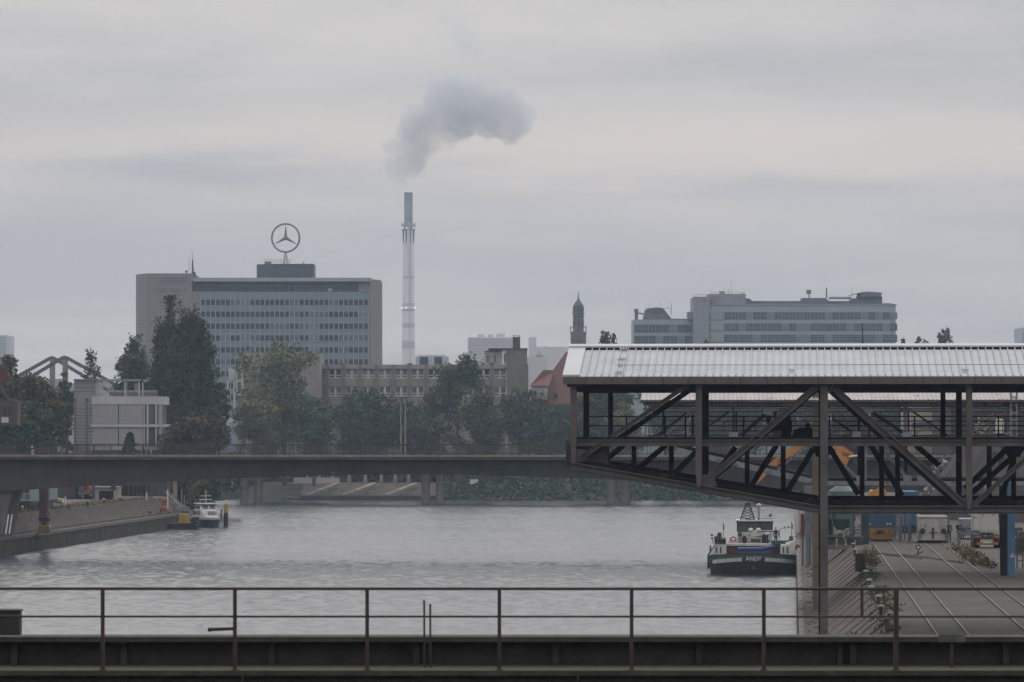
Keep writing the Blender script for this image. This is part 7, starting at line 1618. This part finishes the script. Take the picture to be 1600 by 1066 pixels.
def tree(label, px, d, ytop, wpx, kind, leaf, seed, name=None, group=None, zg=None, nl=7000, ls=None, cat='tree', trunk=True):
    rng = np.random.default_rng(seed); zg = (ZLY if d < 700 and px < 420 else ZF) if zg is None else zg
    x = X(px, d); H = Z(ytop, d)-zg; w = wpx/2/FP*d
    nm = name or {'poplar': 'poplar_tree', 'conifer': 'conifer_tree', 'bush': 'bush'}.get(kind, 'tree')
    t = thing(nm, label, cat, (x, d, zg), 0, group)
    cs = clumps(kind, H, w, rng); c = np.array(cs); k = max(12, nl//len(cs))
    wt = c[:, 3]**1.3; cnt = np.maximum(5, (wt/wt.sum()*nl)).astype(int)
    pts = np.concatenate([rng.normal(size=(n_, 3))*np.array([1, 1, 1.35 if kind == 'poplar' else .72])*r_*(.44 if kind == 'poplar' else .62)+np.array([x_, y_, z_]) for (x_, y_, z_, r_), n_ in zip(cs, cnt)])
    pts = pts[pts[:, 2] > .05]
    leafobj('crown' if kind != 'bush' else 'foliage', pts, ls or (.20+.0040*w*10*.2+d*.00013)*(.8 if kind == 'poplar' else 1), LEAF[leaf], t, rng)
    if trunk:
        m = MB(); r0 = max(.12, min(.55, H*.017)); wob = [rng.normal(0, r0*.6, 2) for _ in range(6)]
        m.tube([(wob[i][0]*(i > 0), wob[i][1]*(i > 0), H*f-(.3 if i == 0 else 0)) for i, f in enumerate((0, .15, .32, .5, .68, .86))], [r0*1.25, r0, r0*.82, r0*.6, r0*.38, r0*.12], 8)
        if kind not in ('conifer',):
            for i in range(0, len(cs), max(1, len(cs)//14)):
                x_, y_, z_, _ = cs[i]; zb = max(H*.12, z_-math.hypot(x_, y_)*1.1-H*.04); m.tube([(0, 0, zb), (x_*.55, y_*.55, (zb+z_)*.52), (x_, y_, z_)], [r0*.38, r0*.24, r0*.08], 5)
        build('trunk', m, BARK, t)
    return t
TREES = [
 ('tall dark olive tree at the left edge behind the crane cab', 15, 600, 556, 110, 'broad', 'autumn', 1),
 ('bushy tree with browning leaves left of the bridge portal pillars', 66, 610, 592, 105, 'broad', 'autumn', 2),
 ('low dark shrubby tree in front of the browning tree, above the bridge rail', 52, 580, 628, 92, 'broad', 'dark', 3),
 ('low dark tree at the left edge below the crane cab', 5, 575, 640, 110, 'broad', 'dark', 4),
 ('slim dark tree squeezed against the left side of the white office', 104, 640, 580, 46, 'broad', 'dark', 5),
 ('small lone dark poplar rising above the roof terrace of the white office', 145, 720, 544, 38, 'poplar', 'poplar', 6),
 ('medium dark poplar between the lone one and the tall pair', 208, 690, 526, 74, 'poplar', 'poplar', 7),
 ('tallest dark poplar, left of the tall touching pair', 268, 640, 464, 88, 'poplar', 'poplar', 8),
 ('slightly lower dark poplar, right of the tall touching pair', 303, 645, 481, 90, 'poplar', 'poplar', 9),
 ('reddish brown bushy tree below the tall poplar pair', 300, 590, 650, 120, 'broad', 'red', 10),
 ('small dark green tree right of the tall poplar pair', 343, 670, 597, 38, 'broad', 'dark', 11),
 ('large pale green spreading tree before the big office block', 445, 780, 533, 158, 'willow', 'light', 12),
 ('lower pale green tree under the left side of the large spreading tree', 398, 765, 612, 80, 'broad', 'light', 13),
 ('mid green tree under the right side of the large spreading tree', 490, 770, 620, 90, 'broad', 'mid', 14),
 ('dark round tree in front of the left windows of the low office', 548, 800, 612, 88, 'broad', 'dark', 15),
 ('dark bushy tree just left of the bridge lamp posts', 592, 810, 606, 80, 'broad', 'dark', 16),
 ('dark low tree right behind the bridge lamp posts', 640, 812, 628, 70, 'broad', 'dark', 17),
 ('loose open tree with bare looking top before the low office', 716, 790, 560, 118, 'open', 'mid', 18),
 ('broad mid green tree at the left foot of the loose open tree', 672, 800, 632, 90, 'broad', 'mid', 19),
 ('mid green tree at the right foot of the loose open tree', 764, 800, 636, 80, 'broad', 'mid', 20),
 ('dark round tree below the red roofed house', 812, 812, 606, 86, 'broad', 'dark', 21),
 ('low dark tree in front of the house walls', 855, 806, 638, 90, 'broad', 'dark', 22),
 ('mid green tree left of the gantry end, over the house eaves', 893, 815, 618, 70, 'broad', 'mid', 23),
 ('dark tall tree seen between the first gantry posts', 945, 800, 588, 95, 'broad', 'dark', 24),
 ('yellowish tree seen through the left gantry bay', 985, 790, 628, 80, 'broad', 'yellow', 25),
 ('dark tree behind the left end of the second gantry', 1040, 800, 590, 95, 'broad', 'dark', 26),
 ('dark tree seen through the second gantry bay', 1110, 800, 600, 100, 'broad', 'dark', 27),
 ('mid green tree seen right of the second gantry bay', 1180, 805, 590, 100, 'broad', 'mid', 28),
 ('dark tree behind the winch trolley', 1250, 800, 600, 100, 'broad', 'dark', 29),
 ('olive tree seen right of the tall gantry leg', 1325, 640, 615, 95, 'broad', 'autumn', 30),
 ('dark tree left of the beige warehouse', 1395, 650, 605, 95, 'broad', 'dark', 31),
 ('rounded dark tree top above the silver roof, right of the church tower', 950, 900, 515, 36, 'poplar', 'poplar', 32),
 ('tiny tree top above the silver roof beside the glass office corner', 1411, 900, 530, 16, 'poplar', 'poplar', 33),
 ('small flat tree top above the silver roof, middle one of three', 1436, 905, 528, 30, 'poplar', 'poplar', 34),
 ('pointed dark tree top, largest of three right of the glass office', 1478, 900, 512, 42, 'poplar', 'poplar', 35),
 ('faint small tree before the glass office window blinds', 1104, 1100, 531, 22, 'poplar', 'dark', 36),
 ('dark green pointed conifer in front of the white office', 203, 583, 677, 42, 'conifer', 'dark', 37, Z(751, 584)),
]
for i, a in enumerate(TREES): tree(*a[:8], zg=a[8] if len(a) > 8 else None, nl=26000 if 'above the silver roof' in a[0] else 34000 if a[5] == 'poplar' and a[4] > 40 else 12000 if a[4] > 90 else 7000)
for i, (px, d, yt, w, lf, lab) in enumerate(((305, 610, 747, 46, 'yellow', 'yellow green bush under the bridge behind the yacht mast'), (330, 640, 743, 50, 'dark', 'dark bush under the bridge between yacht and graffiti wall'), (282, 600, 752, 30, 'dark', 'small dark bush left of the yellow green bush'),
     (400, 800, 742, 80, 'dark', 'dark bush behind the left twin piers'), (450, 808, 738, 70, 'dark', 'dark bush behind the white and red sign'), (350, 830, 745, 60, 'dark', 'dark bush above the graffiti wall'))):
    tree(lab, px, d, yt, w, 'bush', lf, 60+i, nl=2600, cat='bush', zg=1.0 if d < 700 else 2.0)
rr = random.Random(77)
for i in range(12):
    d = 806+rr.uniform(-2, 8); px = 470+i*24+rr.uniform(-6, 6)
    tree('dark hedge bush on the far bank behind the A-frame pylons', px, d, 737+rr.uniform(-3, 3), 34, 'bush', rr.choice(('dark', 'dark', 'mid')), 100+i, nl=900, cat='bush', group='hedge bushes behind the A-frame pylons')
# cover that nobody could count
def cover(name, label, pts, size, leaf, flat=.35):
    t = thing(name, label, 'plants', tuple(pts.mean(0)*np.array([1, 1, 0])), 0, None, 'stuff'); rng = np.random.default_rng(5)
    o = leafobj('leaves', pts-np.array(t.location), size, LEAF[leaf], t, rng, flat); return t
rng = np.random.default_rng(17); n = 26000
x = rng.uniform(-15, 75, n); hump = (np.sin(x*.35)+np.sin(x*.83+1)+np.sin(x*1.9+2))*.45+1.2; f = rng.random(n); y = 769.5+f*14
cut = np.clip((x+15.5)/6.5, 0, 1); z = np.clip(f*11/11*ZF*cut, 0, None)+rng.random(n)**1.5*hump*(.25+f*1.4)
cover('undergrowth', 'dense dark green undergrowth covering the far bank right of the twin piers', np.stack([x, y, z], 1), .42, 'dark')
n = 9000; x = rng.uniform(-1.0, 190, n); y = 800+rng.random(n)*12; z = ZF+rng.random(n)*5.5*(.6+.4*np.sin(x*.2)); cover('undergrowth', 'dark scrub along the top of the far bank behind the second gantry', np.stack([x, y, z], 1), .6, 'dark')
n = 9000; x = rng.uniform(-75, 2, n); y = 800+rng.random(n)*12; z = ZF+rng.random(n)*6*(.7+.3*np.sin(x*.33)); cover('undergrowth', 'dark scrub at the foot of the trees behind the bridge railing', np.stack([x, y, z], 1), .55, 'dark')
n = 7000; x = rng.uniform(-110, -44, n); y = 620+rng.random(n)*10; z = ZLY+rng.random(n)*7*(.7+.3*np.sin(x*.4)); cover('undergrowth', 'dark scrub on the left bank behind the white office', np.stack([x, y, z], 1), .42, 'dark')
def patch(label, leaf, us, vs, h, n, size, name='weeds', clump=None):
    rr = np.random.default_rng(len(label)); k = clump or 30; cu = rr.uniform(*us, k); cv_ = rr.uniform(*vs, k); i = rr.integers(0, k, n); u = cu[i]+rr.normal(0, .28, n); v = cv_[i]+rr.normal(0, .9, n)
    ch = rr.uniform(.4, 1, k)[i]; z = ZR-np.clip(UC-u, 0, 3)*.76+rr.random(n)**1.6*h*ch; p = np.stack([u*CA+v*SA, -u*SA+v*CA, z], 1); return cover(name, label, p, size, leaf, -.2)
patch('bright green weeds growing along the right slope crest among the near bollards', 'weed', (4.35, 5.3), (182, 262), .34, 2300, .08, clump=26)
patch('dry straw coloured grass beside the outer yard track', 'dry', (12.65, 13.5), (262, 304), .75, 3200, .10, 'dry_grass', 34)
patch('brown tuft of dry weeds at the slope crest by the furthest bollards', 'dry', (5.0, 6.0), (268, 285), .9, 1500, .11, 'dry_grass', 9)
patch('thin weeds and litter low on the right paved slope', 'weed', (1.9, 3.0), (182, 200), .4, 900, .08, clump=8)
n = 5000; rr = np.random.default_rng(3); v = rr.uniform(380, 552, n); u = -92.4-rr.random(n)*1.4; z = ZLY+rr.random(n)**2*.35; p = np.stack([u*CA+v*SA, -u*SA+v*CA, z], 1); cover('weeds', 'thin dry weeds along the crest of the left slope', p, .13, 'dry')
# ------------------------------------------------------------------ air: pale haze round the whole place
hm = bpy.data.materials.new('haze air'); hm.use_nodes = True; t_ = hm.node_tree; t_.nodes.clear()
o_ = t_.nodes.new('ShaderNodeOutputMaterial'); pv = t_.nodes.new('ShaderNodeVolumePrincipled'); t_.links.new(pv.outputs[0], o_.inputs['Volume'])
pv.inputs['Color'].default_value = (.40, .49, .64, 1); pv.inputs['Density'].default_value = 0.00018; pv.inputs['Anisotropy'].default_value = 0.3
m = MB(); m.box(-2700, 2700, -260, 4400, -2.2, 330); o = build('haze', m, hm); o['kind'] = 'stuff'
